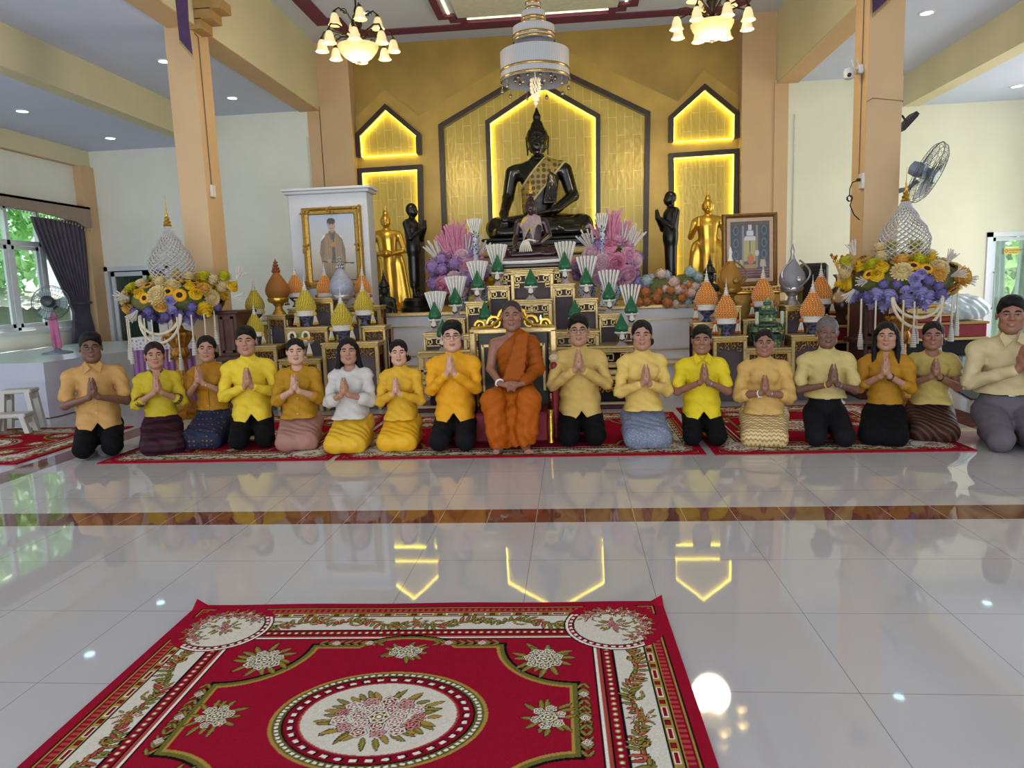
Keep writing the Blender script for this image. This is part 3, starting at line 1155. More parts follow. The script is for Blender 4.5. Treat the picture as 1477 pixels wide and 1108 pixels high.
class Paint:
    """coloured loops on a rectangle, coordinates in metres from its centre"""
    def __init__(s, a, b, res, base):
        s.a, s.b, s.res = a, b, res
        s.nx, s.ny = int(round(2 * a / res)), int(round(2 * b / res))
        s.x = (np.arange(s.nx) + .5) / s.nx * 2 * a - a
        s.y = (np.arange(s.ny) + .5) / s.ny * 2 * b - b
        s.X, s.Y = np.meshgrid(s.x, s.y)
        s.I = np.empty((s.ny, s.nx, 3))
        s.I[:] = base

    def fill(s, mask, col):
        s.I[mask] = col

    def win(s, cx, cy, r):
        i0, i1 = np.searchsorted(s.x, (cx - r, cx + r))
        j0, j1 = np.searchsorted(s.y, (cy - r, cy + r))
        return s.I[j0:j1, i0:i1], s.X[j0:j1, i0:i1] - cx, s.Y[j0:j1, i0:i1] - cy

    def leaf(s, cx, cy, ang, L, w, col, edge=DRK, e=.004, vein=None):
        I, x, y = s.win(cx, cy, L + .02)
        if I.size == 0:
            return
        c, d = math.cos(ang), math.sin(ang)
        u, v = (x * c + y * d) / L, -x * d + y * c
        prof = w * np.sqrt(np.clip(np.sin(PI * np.clip(u, 0, 1)), 0, 1)) * (1 - .35 * np.clip(u, 0, 1))
        I[(np.abs(v) < prof + e) & (u > -.06) & (u < 1.06)] = edge
        I[(np.abs(v) < prof) & (u > 0) & (u < 1)] = col
        if vein is not None:
            I[(v > 0) & (v < prof * .45) & (u > .05) & (u < .9)] = vein

    def rose(s, cx, cy, r, p1, p2, edge=DRK, n=6, ph=0.0):
        I, x, y = s.win(cx, cy, r * 1.25)
        if I.size == 0:
            return
        q, t = np.hypot(x, y) / r, np.arctan2(y, x) + ph
        lob = 1 - .22 * np.abs(np.sin(t * n / 2)) ** .7
        I[q < lob * 1.1] = edge
        I[q < lob] = p1
        I[q < lob * .84] = p2
        I[q < lob * .66] = edge
        t2 = t + .5
        lob2 = 1 - .25 * np.abs(np.sin(t2 * n / 2))
        I[q < lob2 * .60] = p1
        I[q < lob2 * .44] = p2
        I[q < .26] = edge
        I[q < .18] = p1

    def bouquet(s, cx, cy, r, ang=0.0, flat=.75, p1=LGT, p2=PNK, rnd=None, leaves=14, flowers=6):
        rnd = rnd or random.Random(3)
        for k in range(leaves):
            t = 2 * PI * k / leaves + rnd.uniform(-.2, .2)
            rr = r * rnd.uniform(.38, .55)
            x0, y0 = rr * math.cos(t), rr * math.sin(t) * flat
            s.leaf(cx + x0, cy + y0, math.atan2(math.sin(t) * flat, math.cos(t)) + rnd.uniform(-.5, .5), r * rnd.uniform(.42, .6), r * .1, OLV, DRK, r * .022, GLD)
        for k in range(flowers):
            t = 2 * PI * k / flowers + .3
            s.rose(cx + .42 * r * math.cos(t), cy + .42 * r * flat * math.sin(t), r * rnd.uniform(.2, .27), p1 if k % 2 else LGT, p2, DRK, 5 + k % 2, rnd.random())
        s.rose(cx, cy, r * .33, p1, p2, DRK, 6, .2)

    def scroll(s, p0, p1, w, flip, rnd):
        """an acanthus scroll from p0 to p1"""
        dx, dy = p1[0] - p0[0], p1[1] - p0[1]
        L = math.hypot(dx, dy)
        a0 = math.atan2(dy, dx)
        n = max(6, int(L / .022))
        for k in range(n):
            t = k / (n - 1)
            off = .34 * w * math.sin(t * 2 * PI * 1.0) * flip
            px = p0[0] + dx * t - math.sin(a0) * off
            py = p0[1] + dy * t + math.cos(a0) * off
            sl = math.cos(t * 2 * PI) * .9 * flip
            for sd in (-1, 1):
                ln = w * (.34 + .22 * math.sin(t * PI)) * rnd.uniform(.8, 1.15)
                s.leaf(px, py, a0 + sl + sd * rnd.uniform(.55, 1.0), ln, .0085, RST if rnd.random() < .3 else OLV, DRK, .0028, GLD if rnd.random() < .6 else None)
        for t in (.25, .75):
            off = .34 * w * math.sin(t * 2 * PI) * flip
            cx, cy = p0[0] + dx * t - math.sin(a0) * off * .4, p0[1] + dy * t + math.cos(a0) * off * .4
            for k in range(10):
                an = k * .55 * flip + a0
                rr = .006 + .0026 * k
                s.leaf(cx + rr * math.cos(an), cy + rr * math.sin(an), an + 1.4 * flip, .022, .005, GLD, DRK, .0022)


def paint_rug(a, b, res, seed=1, medal=True):
    P = Paint(a, b, res, RED)
    rnd = random.Random(seed)
    X, Y = P.X, P.Y
    ex, ey = a - np.abs(X), b - np.abs(Y)
    D = np.minimum(ex, ey)                       # distance in from the nearest edge
    S = np.where(ex < ey, Y, X)                  # distance along that edge

    def ringm(lo, hi):
        return (D >= lo) & (D < hi)
    P.fill(ringm(.042, .049), DRK)
    P.fill(ringm(.049, .056), GLD)
    P.fill(ringm(.056, .064), DRK * 0 + RED * .7)
    P.fill(ringm(.064, .088) & (np.mod(S, .026) < .012), RST)
    P.fill(ringm(.088, .094), GLD)
    P.fill(ringm(.094, .098), DRK)
    P.fill(ringm(.098, .130), GLD)
    sm = np.mod(S, .115)
    P.fill(ringm(.106, .124) & (sm < .058), LGT)
    P.fill(ringm(.109, .121) & (sm > .004) & (sm < .054), RED * .8)
    P.fill(ringm(.106, .124) & (sm > .074) & (sm < .099), DRK)
    P.fill(ringm(.109, .121) & (sm > .078) & (sm < .095), RED)
    P.fill(ringm(.130, .135), DRK)
    P.fill(ringm(.135, .252), CRM)
    P.fill(ringm(.252, .260), DRK)
    P.fill(ringm(.260, .298), RED * .85)
    sm = np.mod(S, .03)
    rr = np.hypot(sm - .015, D - .279)
    P.fill(ringm(.26, .298) & (rr < .009), GLD)
    P.fill(ringm(.26, .298) & (rr < .005), LGT)
    P.fill(ringm(.298, .304), DRK)
    P.fill(ringm(.304, .318), RST)
    P.fill(ringm(.318, .327), LGT)
    P.fill(ringm(.327, .332), DRK)
    # inner frame line with notched corners and a rise at the middle of the long sides
    fx, fy = a - .425, b - .405
    ax_, ay_ = np.abs(X), np.abs(Y)
    R = .30
    q1 = np.maximum(ax_ - fx, ay_ - fy)
    cd = R - np.hypot(ax_ - fx - .02, ay_ - fy - .02)
    q = np.maximum(q1, cd)
    bump = np.hypot(ax_ / 1.0, (ay_ - (fy - .10)) * 1.35) - .235
    q = np.minimum(q, np.maximum(bump, fy - .12 - ay_))
    P.fill((q > -.002) & (q < .010), GLD)
    P.fill((q >= .010) & (q < .026), OLV * .75)
    P.fill((q >= .026) & (q < .038), DRK)
    # acanthus scrolls in the pale band
    c = .194
    for sy in (-1, 1):
        y = sy * (b - c)
        L = a - .36
        m = max(2, int(round(2 * L / .42)))
        m += m % 2
        for k in range(m):
            x0, x1 = -L + 2 * L * k / m, -L + 2 * L * (k + 1) / m
            P.scroll((x0, y), (x1, y), .085, (1 if k % 2 else -1) * sy, rnd)
        P.bouquet(0, y, .055, 0, 1, GLD, RST, rnd, 8, 4)
    for sx in (-1, 1):
        x = sx * (a - c)
        L = b - .36
        m = max(2, int(round(2 * L / .42)))
        m += m % 2
        for k in range(m):
            y0, y1 = -L + 2 * L * k / m, -L + 2 * L * (k + 1) / m
            P.scroll((x, y0), (x, y1), .085, (1 if k % 2 else -1) * sx, rnd)
        P.bouquet(x, 0, .055, 0, 1, GLD, RST, rnd, 8, 4)
    # leaf sprigs in the red band, bouquets in the notches
    for sx in (-1, 1):
        for sy in (-1, 1):
            cx, cy = sx * (a - .235), sy * (b - .225)
            d = np.hypot(X - cx, Y - cy)
            P.fill(d < .205, DRK)
            P.fill(d < .198, LGT)
            P.fill(d < .188, RED * .8)
            tt = np.arctan2(Y - cy, X - cx)
            P.fill((np.abs(d - .177) < .006) & (np.mod(tt, .17) < .09), LGT)
            P.fill(d < .168, DRK)
            P.fill(d < .162, CRM)
            out = (sx * (X - cx) > .11) | (sy * (Y - cy) > .10)
            P.fill((d < .21) & out & (D < .135), RED)
            for k in range(11):
                an = math.atan2(sy, sx) - 1.75 + 3.5 * k / 10
                P.bouquet(cx + .128 * math.cos(an), cy + .128 * math.sin(an), .052, 0, 1, PNK, RST, rnd, 7, 3)
            P.bouquet(cx, cy, .075, 0, .9, PNK, RST, rnd, 12, 4)
            bx, by = sx * (a - .52), sy * (b - .49)
            P.bouquet(bx, by, .125, 0, .95, LGT, OLV * 1.35, rnd, 14, 7)
            for k in range(8):
                for (ux, uy, x0, y0) in ((-sx, 0, sx * (a - .70), sy * (b - .365)), (0, -sy, sx * (a - .378), sy * (b - .66))):
                    x, y = x0 + ux * k * .034, y0 + uy * k * .034
                    a0 = math.atan2(uy, ux)
                    for sd in (-1, 1):
                        P.leaf(x, y, a0 + sd * .6, .036, .007, OLV, DRK, .003, GLD)
                    if k % 4 == 2:
                        P.rose(x, y, .018, LGT, PNK, DRK, 4)
    for sy in (-1, 1):
        P.bouquet(0, sy * (b - .435), .105, 0, .62, LGT, OLV * 1.35, rnd, 12, 6)
    for sx in (-1, 1):
        P.bouquet(sx * (a - .50), 0, .10, 0, 1.15, LGT, OLV * 1.35, rnd, 12, 6)
    # oval medallion
    if medal:
        mx, my = .365, .278
        e = np.hypot(X / mx, Y / my)
        t = np.arctan2(Y / my, X / mx)
        P.fill(e < 1.0, GLD)
        P.fill(e < .965, OLV * .6)
        P.fill((np.abs(e - .925) < .018) & (np.mod(t, .075) < .045), LGT)
        P.fill(e < .885, DRK)
        P.fill(e < .865, RED * .8)
        P.fill((np.abs(e - .80) < .032) & (np.mod(t, .17) < .105), DRK)
        P.fill((np.abs(e - .805) < .022) & (np.mod(t, .17) < .075), LGT)
        P.fill(e < .735, RST)
        P.fill(e < .715, CRM)
        for k in range(34):
            an = 2 * PI * k / 34 + rnd.uniform(-.08, .08)
            rr = rnd.uniform(.12, .165)
            P.leaf(rr * 1.05 * math.cos(an), rr * .72 * math.sin(an), math.atan2(.72 * math.sin(an), math.cos(an)) + rnd.uniform(-.5, .5), rnd.uniform(.045, .068), .011, OLV if k % 3 else GLD, DRK, .0025, GLD)
        for k in range(13):
            an = 2 * PI * k / 13
            P.rose(.135 * math.cos(an), .088 * math.sin(an), rnd.uniform(.026, .034), LGT if k % 2 else PNK, RST if k % 3 == 0 else PNK * .9, DRK, 5, rnd.random())
        for k in range(7):
            an = 2 * PI * k / 7 + .3
            P.rose(.072 * math.cos(an), .05 * math.sin(an), .03, LGT, RST if k % 2 else PNK, DRK, 5, rnd.random())
        P.rose(0, 0, .042, LGT, GLD, DRK, 6)
    P.I *= (1 + rng.normal(0, .07, P.I.shape[:2]))[..., None]
    return np.clip(P.I, 0.002, 1)


def paint_mesh(name, I, a, b, m, zf=None, axis='z', th=.012):
    """a rectangle with one colour per loop; solid, th thick"""
    ny, nx = I.shape[:2]
    x = np.linspace(-a, a, nx)
    y = np.linspace(-b, b, ny)
    X, Y = np.meshgrid(x, y)
    Z = np.full_like(X, th) if zf is None else zf(X, Y) + th
    V = np.stack([X, Y, Z], -1).reshape(-1, 3)
    i = np.arange(nx * ny).reshape(ny, nx)
    Q = np.stack([i[:-1, :-1], i[:-1, 1:], i[1:, 1:], i[1:, :-1]], -1).reshape(-1, 4)
    ed = np.concatenate([i[0, :], i[1:, -1], i[-1, -2::-1], i[-2:0:-1, 0]])
    Vb = V[ed].copy()
    Vb[:, 2] -= th
    n0 = len(V)
    k = np.arange(len(ed))
    kn = (k + 1) % len(ed)
    Qs = np.stack([ed[kn], ed[k], n0 + k, n0 + kn], 1)
    V = np.concatenate([V, Vb])
    C = np.concatenate([I.reshape(-1, 3), I.reshape(-1, 3)[ed]])
    if axis == 'y':        # stands upright, faces -y
        V = np.stack([V[:, 0], -V[:, 2], V[:, 1]], 1)
    me = np_mesh(name, V, np.concatenate([Q, Qs]), m)
    at_ = me.color_attributes.new('loops', 'FLOAT_COLOR', 'POINT')
    at_.data.foreach_set('color', np.concatenate([C, np.ones((len(C), 1))], 1).astype(np.float32).ravel())
    return me


PILE = mat('rug_pile', 'ffffff', 0.95, 0, 0.04, 60, 0.5, 500, attr='loops', spec=0.02)
ra, rb = 1.065, .86
I_ = paint_rug(ra, rb, .0033, 4)
me = paint_mesh('front_rug', I_, ra, rb, PILE,
                lambda X, Y: .03 * np.clip((np.abs(X) - ra + .05) / .05, 0, 1) * np.clip((Y - rb + .05) / .05, 0, 1) + .0015 * np.sin(9 * X) * np.clip((Y - rb + .12) / .12, 0, 1))
o = link('rug', me, None, (-.676, 2.155, 0), (0, 0, math.radians(1.4)))
tag(o, 'large red rug with floral oval medallion in the foreground on the glossy floor', 'rug')
# rugs under the kneeling row, one each side and a long one in the middle, and the rug by the stage
for (x0, x1, y0, y1, lab, sd) in ((-4.22, -2.12, 5.80, 8.0, 'red floral rug under the people at the left end of the kneeling row', 5),
                                  (-2.06, 1.07, 5.80, 7.75, 'wide red floral rug under the seated monk and the people beside him', 6),
                                  (1.14, 3.17, 5.78, 8.0, 'red floral rug under the people at the right end of the kneeling row', 7),
                                  (-7.15, -5.0, 5.82, 7.55, 'red floral rug in front of the white stage under the step stool', 8)):
    a, b = (x1 - x0) / 2, (y1 - y0) / 2
    I_ = paint_rug(a, b, .0085, sd)
    o = link('rug', paint_mesh('back_rug', I_, a, b, PILE, None, 'z', .010), None, ((x0 + x1) / 2, (y0 + y1) / 2, 0), (0, 0, 0))
    tag(o, lab, 'rug')
o = MB().bev((-1.12, 6.12, .010), (.18, 8.08, .016), .003).build('carpet', mat('plain_dark_red_carpet', '6e1024', 0.95, 0, 0.1, 40, 0.4, 300, spec=0.1))
tag(o, 'plain dark red carpet runner between the altar and the monk chair', 'carpet')
# ================================================================== people
def skin_mat(name, c):
    return mat(name, c, 0.5, 0, 0.05, 25, 0.05, 300, subs=0.08, spec=0.4)


HAIRK = mat('black_hair', '0b0908', 0.55, 0, 0.25, 40, 0.6, 160, spec=.22)
HAIRG = mat('grey_hair', '55504c', 0.6, 0, 0.3, 60, 0.6, 160)
HAIRB = mat('dark_brown_hair', '1d110d', 0.55, 0, 0.25, 40, 0.6, 160, spec=.22)
BUZZ = mat('shaved_hair', '2c211b', 0.75, 0, 0.25, 90)
EYEW = mat('eye_white', (.58, .53, .49), 0.35)
EYED = mat('eye_dark', '150d0a', 0.25)
BUTTON = mat('pearl_button', 'd9b856', 0.4)
BROOCH = mat('gold_brooch', 'b98f3a', 0.3, 0.8, 0.3, 80)
GLASSF = mat('spectacle_frame', '3d3430', 0.35, 0.5)
STEEL = mat('steel', '9a9ea3', 0.3, 0.9)


def cloth(name, c, rough=.62, bump=.12, bscale=160, **k):
    return mat(name, c, rough, 0, 0.06, 9, max(bump, .6), 20, sheen=0 * k.pop('sh', 0), spec=.15, **k)


def chevron_mat():
    m = mat('zigzag_woven_silk', 'c4a870', 0.55)
    nt = m.node_tree
    N, L = nt.nodes, nt.links
    b = N['Principled BSDF']
    tc = N.new('ShaderNodeTexCoord')
    sx = N.new('ShaderNodeSeparateXYZ')
    L.new(tc.outputs['Object'], sx.inputs[0])

    def mm(op, a, c):
        n = N.new('ShaderNodeMath')
        n.operation = op
        for i, x in enumerate((a, c)):
            if isinstance(x, (int, float)):
                n.inputs[i].default_value = x
            else:
                L.new(x, n.inputs[i])
        return n.outputs[0]
    tri = mm('PINGPONG', sx.outputs['X'], .018)
    zz = mm('ADD', sx.outputs['Z'], mm('MULTIPLY', sx.outputs['Y'], 0.8))
    f = mm('FRACT', mm('DIVIDE', mm('ADD', zz, tri), .042), 0)
    g = mm('LESS_THAN', f, .42)
    n = N.new('ShaderNodeMix')
    n.data_type = 'RGBA'
    L.new(g, n.inputs['Factor'])
    n.inputs['A'].default_value = lin('c9b07c')
    n.inputs['B'].default_value = lin('9a7a48')
    L.new(n.outputs['Result'], b.inputs['Base Color'])
    return m


def hit(V, o, d, n=260, step=.0012):
    """first point of the volume's skin along a ray"""
    o, d = np.array(o, float), np.array(d, float)
    d = d / np.linalg.norm(d)

    def f(p):
        w, ix = [], []
        for k in range(3):
            a = V.ax[k]
            i = int(np.clip(np.searchsorted(a, p[k]) - 1, 0, len(a) - 2))
            t = float(np.clip((p[k] - a[i]) / (a[i + 1] - a[i]), 0, 1))
            ix.append(i)
            w.append(t)
        r = 0
        for i in (0, 1):
            for j in (0, 1):
                for k in (0, 1):
                    r += V.F[ix[0] + i, ix[1] + j, ix[2] + k] * (w[0] if i else 1 - w[0]) * (w[1] if j else 1 - w[1]) * (w[2] if k else 1 - w[2])
        return r
    p = o
    for _ in range(n):
        q = o + d * step * _
        v = f(q)
        if v < 0:
            return q
    return None


def head_prims(V, hp, M, jaw=1.0, fem=False, hs=1.0):
    def e(c, r, k=.02, sub=False, rz=None):
        V.ell(hp(c), [q * hs for q in r], k * hs, M, sub)
    e((0, .012, .035), (.077, .094, .086), .02)
    e((0, -.026, -.034), (.065 * jaw, .060, .080), .035)
    e((0, -.056, -.097), (.030 * jaw, .022, .019), .03)
    for s in (-1, 1):
        e((s * .040 * jaw, -.056, -.016), (.026, .024, .024), .022)
        e((s * .041 * jaw, -.02, -.072), (.026, .034, .026), .03)
        e((s * .080, .016, -.004), (.009, .020, .031), .006)
    V.cone(hp((-.042, -.070, .028)), hp((.042, -.070, .028)), .013 * hs, .013 * hs, .018)
    for s in (-1, 1):
        e((s * .032, -.091, .006), (.017, .012, .0095), .012, True)
    V.cone(hp((0, -.082, .018)), hp((0, -.098, -.020)), .0085 * hs, .0118 * hs, .010)
    for s in (-1, 1):
        e((s * .013, -.090, -.025), (.0095, .010, .008), .008)
    e((0, -.084, -.052), (.024, .010, .0065), .006)
    e((0, -.082, -.064), (.020, .011, .0075), .006)
    for s in (-1, 1):
        e((s * .031, -.0765, .005), (.0145, .0105, .0115), .004)


def hair_mesh(style, m, jaw=1.0):
    V = Vol((-.15, -.14, -.34), (.15, .19, .17), .0062)
    if style == 'buzz':
        V.ell((0, .013, .037), (.079, .096, .086), .01)
        V.ell((0, -.098, -.012), (.064, .060, .085), .02, sub=True)
        V.clip(lambda x, y, z: (np.where(y < .0, .008, .008 - .07 * np.clip((y - 0) / .05, 0, 1)) - z))
    elif style in ('short', 'thin', 'swept'):
        V.ell((0, .016, .040), (.084, .101, .092), .01)
        if style != 'thin':
            V.ell((.012 if style == 'swept' else 0, -.022, .090), (.066, .072, .040), .03)
        V.ell((0, -.100, -.020), (.066, .066, .088), .018, sub=True)
        V.clip(lambda x, y, z: (np.where(y < .0, .000, 0 - .075 * np.clip((y - 0) / .05, 0, 1)) - z))
        V.warp(lambda x, y, z: .0018 * np.sin(160 * x + 60 * y) * np.sin(90 * z + 40 * y))
    else:
        V.ell((0, .018, .036), (.086, .102, .092), .01)
        V.ell((0, .045, -.02), (.078, .066, .088), .03)
        V.ell((0, -.102, -.022), (.064 * jaw, .066, .094), .016, sub=True)
        if style in ('bun', 'sidebun', 'bow'):
            V.clip(lambda x, y, z: (np.where(y < .0, -.005, -.005 - .09 * np.clip((y - 0) / .06, 0, 1)) - z))
            V.ell((0, .105, -.03) if style == 'bun' else (.055, .10, -.06), (.045, .04, .042), .015)
            if style == 'bow':
                V.ell((.088, .06, -.06), (.022, .014, .03), .006)
        elif style in ('long', 'bob'):
            zb = -.27 if style == 'long' else -.155
            for s in (-1, 1):
                V.cone((s * .076, .012, .03), (s * .088, .000, -.10), .026, .026, .02, (1.2, .8, 1))
                V.cone((s * .088, .0, -.10), (s * (.085 if style == 'long' else .10), -.035 if style == 'long' else .0, zb), .026, .030, .02, (1.2, .8, 1))
                V.cone((s * .04, .07, 0), (s * .06, .055, zb * .9), .05, .04, .03)
            V.clip(lambda x, y, z: zb - z)
        V.warp(lambda x, y, z: .0016 * np.sin(150 * x + 90 * y))
    return V.skin('hair', m)


HAIRMESH = {}


def person(uh, vh, uk, vk, spec, label):
    g = spec.get
    K = onz(uk, vk, .01)
    s = 1.0
    monk = g('monk', False)
    hs = g('hs', 1.13)
    top = 1.11 + (.17 if monk else 0)
    for _ in range(4):
        yo = K.y + .36 * s
        hd = at(uh, vh, yo + .03)
        s = hd.z / top
    xo = hd.x
    rz = math.asin(max(-.5, min(.5, (K.x - xo) / (.36 * s))))
    rz = g('rz', rz)
    aim = math.atan2(-xo, yo)
    hy = max(-.6, min(.6, (aim - rz) * g('look', .8))) + g('turn', 0)
    w = g('w', 1.0)          # build: width of the trunk
    fem = g('fem', False)
    dz = .17 if monk else 0.0
    skinm = skin_mat('skin_' + g('skin', 'b98a70'), g('skin', 'b98a70'))
    lipm = mat('lips_' + g('lip', '8f5348'), g('lip', '8f5348'), .4)
    sw = g('sh', (.172 if monk else .185) if not fem else .165)   # half width at the shoulders

    def Z(p):
        return (p[0], p[1], p[2] + dz)
    hc = Vector((0, .045, .973 + dz))
    M = Matrix.Rotation(hy, 4, 'Z') @ Matrix.Rotation(g('tilt', 0.0), 4, 'X') @ Matrix.Rotation(g('roll', 0), 4, 'Y')
    M3 = M.to_3x3()

    def hp(p):
        return hc + M3 @ (Vector(p) * hs)
    lo, hi = (-.37, -.50, -.02), (.37, .36, 1.14 + dz)
    fine = ((0, -.10, .10, .0052), (2, .54 + dz * .0, 1.13 + dz, .0052), (1, -.32, .12, .006))
    V = Vol(lo, hi, .0095, fine)
    # --- bare body
    V.cone(Z((0, .10, .22)), Z((0, .09, .40)), .125 * w, .112 * w, .03, (1, 1.2, 1))
    V.cone(Z((0, .09, .40)), Z((0, .065, .66)), .112 * w, .135, .05, (1, 1.35, 1))
    V.cone(Z((-sw + .05, .075, .722)), Z((sw - .05, .075, .722)), .064, .064, .06)
    V.cone(Z((0, .085, .77)), Z((0, .07, .84)), .056, .046, .05)
    V.cone(Z((0, .075, .82)), hc + Vector((0, .02, -.05)), .050 if not fem else .043, .048 if not fem else .041, .03)
    legs = []
    if monk:
        for sd in (-1, 1):
            kn = (sd * .160, -.36, .43)
            an = (sd * .115, -.33 - (.03 if sd < 0 else .0), .075)
            V.cone((sd * .09, .08, .42), kn, .085, .065, .03)
            V.cone(kn, an, .062, .042, .03)
            ft = Vector((sd * (.15 if sd > 0 else .13), an[1] - .16, .022))
            V.cone(an, (an[0], an[1] - .02, .035), .042, .036, .02)
            V.cone((an[0], an[1] - .02, .032), ft, .033, .028, .02, (1, 1, 1.3))
            for t in range(5):
                tx = ft.x + (t - 2) * .017
                V.cone((tx, ft.y + .01, .018), (tx, ft.y - .032 + abs(t - (1.2 if sd > 0 else 2.8)) * .007, .013), .011, .0085, .005)
    else:
        kx = g('knee', .115)
        for sd in (-1, 1):
            kn = (sd * kx, -.30, .085)
            V.cone((sd * .085, .09, .24), kn, .085, .065, .03)
            V.cone(kn, (sd * .09, .16, .055), .06, .04, .02)
            V.cone((sd * .09, .16, .05), (sd * .085, .28, .03), .034, .022, .02)
        legs = [kx]
    # --- arms and hands
    arms = {}
    hz = g('hz', 0.0)
    hx = g('hx', 0.0)
    for sd in (-1, 1):
        S = Vector(Z((sd * sw, .075, .724)))
        if monk:
            E_ = Vector(Z((sd * .205, .02, .505)))
            Wt = Vector(Z((sd * .10, -.205, .395)))
        else:
            E_ = Vector((sd * (sw + .052 * g('flare', 1.0)), -.02, .50 + hz * .35))
            Wt = Vector((hx + sd * .037, -.205, .655 + hz))
        arms[sd] = (S, E_, Wt)
        aw = g('arm', 1.0)
        V.cone(S, E_, .046 * aw, .038 * aw, .03)
        V.cone(E_, Wt, .039 * aw, .025 * aw, .02)
        if monk:
            Kn = Vector(Z((sd * .035, -.255, .385)))
            V.cone(Wt, Kn, .026, .030, .015, (1, 1, 1.2))
            d = -sd
            for t in range(4):
                b0 = Kn + Vector((d * .012, -.022 + .004 * t, .022 - t * .016))
                m1 = b0 + Vector((d * .035, -.012, -.006))
                e1 = m1 + Vector((d * .022, .012, -.014 - .002 * t))
                V.cone(b0, m1, .0095, .0088, .004)
                V.cone(m1, e1, .0088, .0075, .003)
            V.cone(Kn + Vector((-d * .01, -.005, .025)), Kn + Vector((d * .035, -.018, .035)), .011, .009, .005)
        else:
            P0 = Wt
            cx = hx + sd * .0215
            # palm, hollowed a little: the two hands lean together at the fingertips
            V.ell((cx, -.228, .712 + hz), (.0155, .040, .052), .018, Matrix.Rotation(sd * -.35, 4, 'Z') @ Matrix.Rotation(sd * .12, 4, 'Y'))
            V.cone(P0, (cx, -.220, .69 + hz), .025, .021, .015)
            for t in range(4):
                yy = -.258 + t * .0185
                xx = hx + sd * (.0105 + .0058 * t)
                ln = (.064, .082, .088, .078)[t]
                zb = .748 + hz - (.006, 0, 0, .004)[t]
                V.cone((xx, yy, zb), (xx - sd * .002, yy - .002, zb + ln * .5), .0092, .0088, .0035)
                V.cone((xx - sd * .002, yy - .002, zb + ln * .5), (hx + sd * (.0078 + .002 * t), yy + .004, zb + ln), .0088, .0068, .003)
            V.cone((cx + sd * .006, -.196, .690 + hz), (hx + sd * .030, -.178, .735 + hz), .0115, .0105, .006)
            V.cone((hx + sd * .030, -.178, .735 + hz), (hx + sd * .018, -.176, .772 + hz), .0105, .0085, .004)
    head_prims(V, hp, M, g('jaw', 1.0), fem, hs)
    Mi = np.array(M3.transposed())
    hcn = np.array(hc)

    def lips(c):
        q = (c - hcn) @ Mi.T / hs
        return ((np.abs(q[:, 0]) < .021) & (q[:, 2] > -.068 + .25 * np.abs(q[:, 0])) & (q[:, 2] < -.050 - .05 * np.abs(q[:, 0])) & (q[:, 1] < -.072)).astype(int)
    body = link('person', V.skin('person', [skinm, lipm], lips, s), None, (xo, yo, g('z0', .016)), (0, 0, rz))
    tag(body, label, 'person', 'people kneeling in a row' if not monk else None)
    if monk and 'group' in body:
        del body['group']

    # --- face
    hm = HAIRK if g('hairc', 'k') == 'k' else {'g': HAIRG, 'b': HAIRB, 'z': BUZZ}[g('hairc')]
    for sd in (-1, 1):
        q = hit(V, hp((sd * .031, -.16, .005)), M3 @ Vector((0, 1, 0)))
        if q is None:
            continue
        loc = Vector(q)
        mm = MB()
        mm.ball((0, .002, 0), .0130, 10, 7, (1, .42, .25))
        mm.cur = 1
        mm.ball((0, -.0022, .0002), .0060, 10, 7, (1, .45, .60))
        pts = [(x, -.0035 - .002 * (1 - abs(x) / .015), .0052 * (1 - (x / .0155) ** 2) + .0008) for x in (-.015, -.009, -.003, .003, .009, .015)]
        mm.tube(pts, .0016, 5)
        mm.v = [(p[0] * s * hs, p[1] * s * hs, p[2] * s * hs) for p in mm.v]
        mm.build('eye', [EYEW, EYED], body, loc * s, M.to_euler())
        pts = []
        for (x, z) in ((.014, .0245), (.024, .029), (.034, .0305), (.044, .027), (.050, .022)):
            h_ = hit(V, hp((sd * x, -.16, z)), M3 @ Vector((0, 1, 0)))
            if h_ is not None:
                pts.append((Vector(h_) + M3 @ Vector((0, -.003, 0))) * s)
        if len(pts) > 2:
            MB().tube(pts, [.0034 * s, .0058 * s, .0060 * s, .0050 * s, .0026 * s][:len(pts)], 5).build('eyebrow', hm, body)
    key = (g('hair', 'short'), hm.name)
    if key not in HAIRMESH:
        HAIRMESH[key] = hair_mesh(key[0], hm)
    link('hair', HAIRMESH[key], body, hc * s, M.to_euler(), s * hs)
    if g('glasses'):
        mm = MB()
        for sd in (-1, 1):
            q = hit(V, hp((sd * .031, -.16, .003)), M3 @ Vector((0, 1, 0)))
            yy = (M3.transposed() @ (Vector(q) - hc)).y / hs - .010 if q is not None else -.095
            mm.tube([(sd * .033 + .023 * math.cos(a), yy + .004 * abs(math.cos(a)), .002 + .0165 * math.sin(a)) for a in np.linspace(0, 2 * PI, 17)[:-1]], .0017, 5, True)
            mm.tube([(sd * .056, yy + .004, .006), (sd * .074, yy + .04, .008), (sd * .083, .01, .006)], .0015, 5)
        mm.tube([(-.010, yy, .006), (0, yy - .004, .008), (.010, yy, .006)], .0016, 5)
        mm.v = [(p[0] * s * hs, p[1] * s * hs, p[2] * s * hs) for p in mm.v]
        mm.build('glasses', GLASSF, body, hc * s, M.to_euler())
    # --- clothes
    top_c = g('top')
    topm = cloth('cloth_' + top_c, tuple(x * .89 for x in TOPC[top_c]), g('trough', .6))
    C = Vol((-.37, -.36, .10 + dz * .3), (.37, .30, .97 + dz), .0072)
    hem = g('hem', .20)
    sl = g('sleeve', 'long')
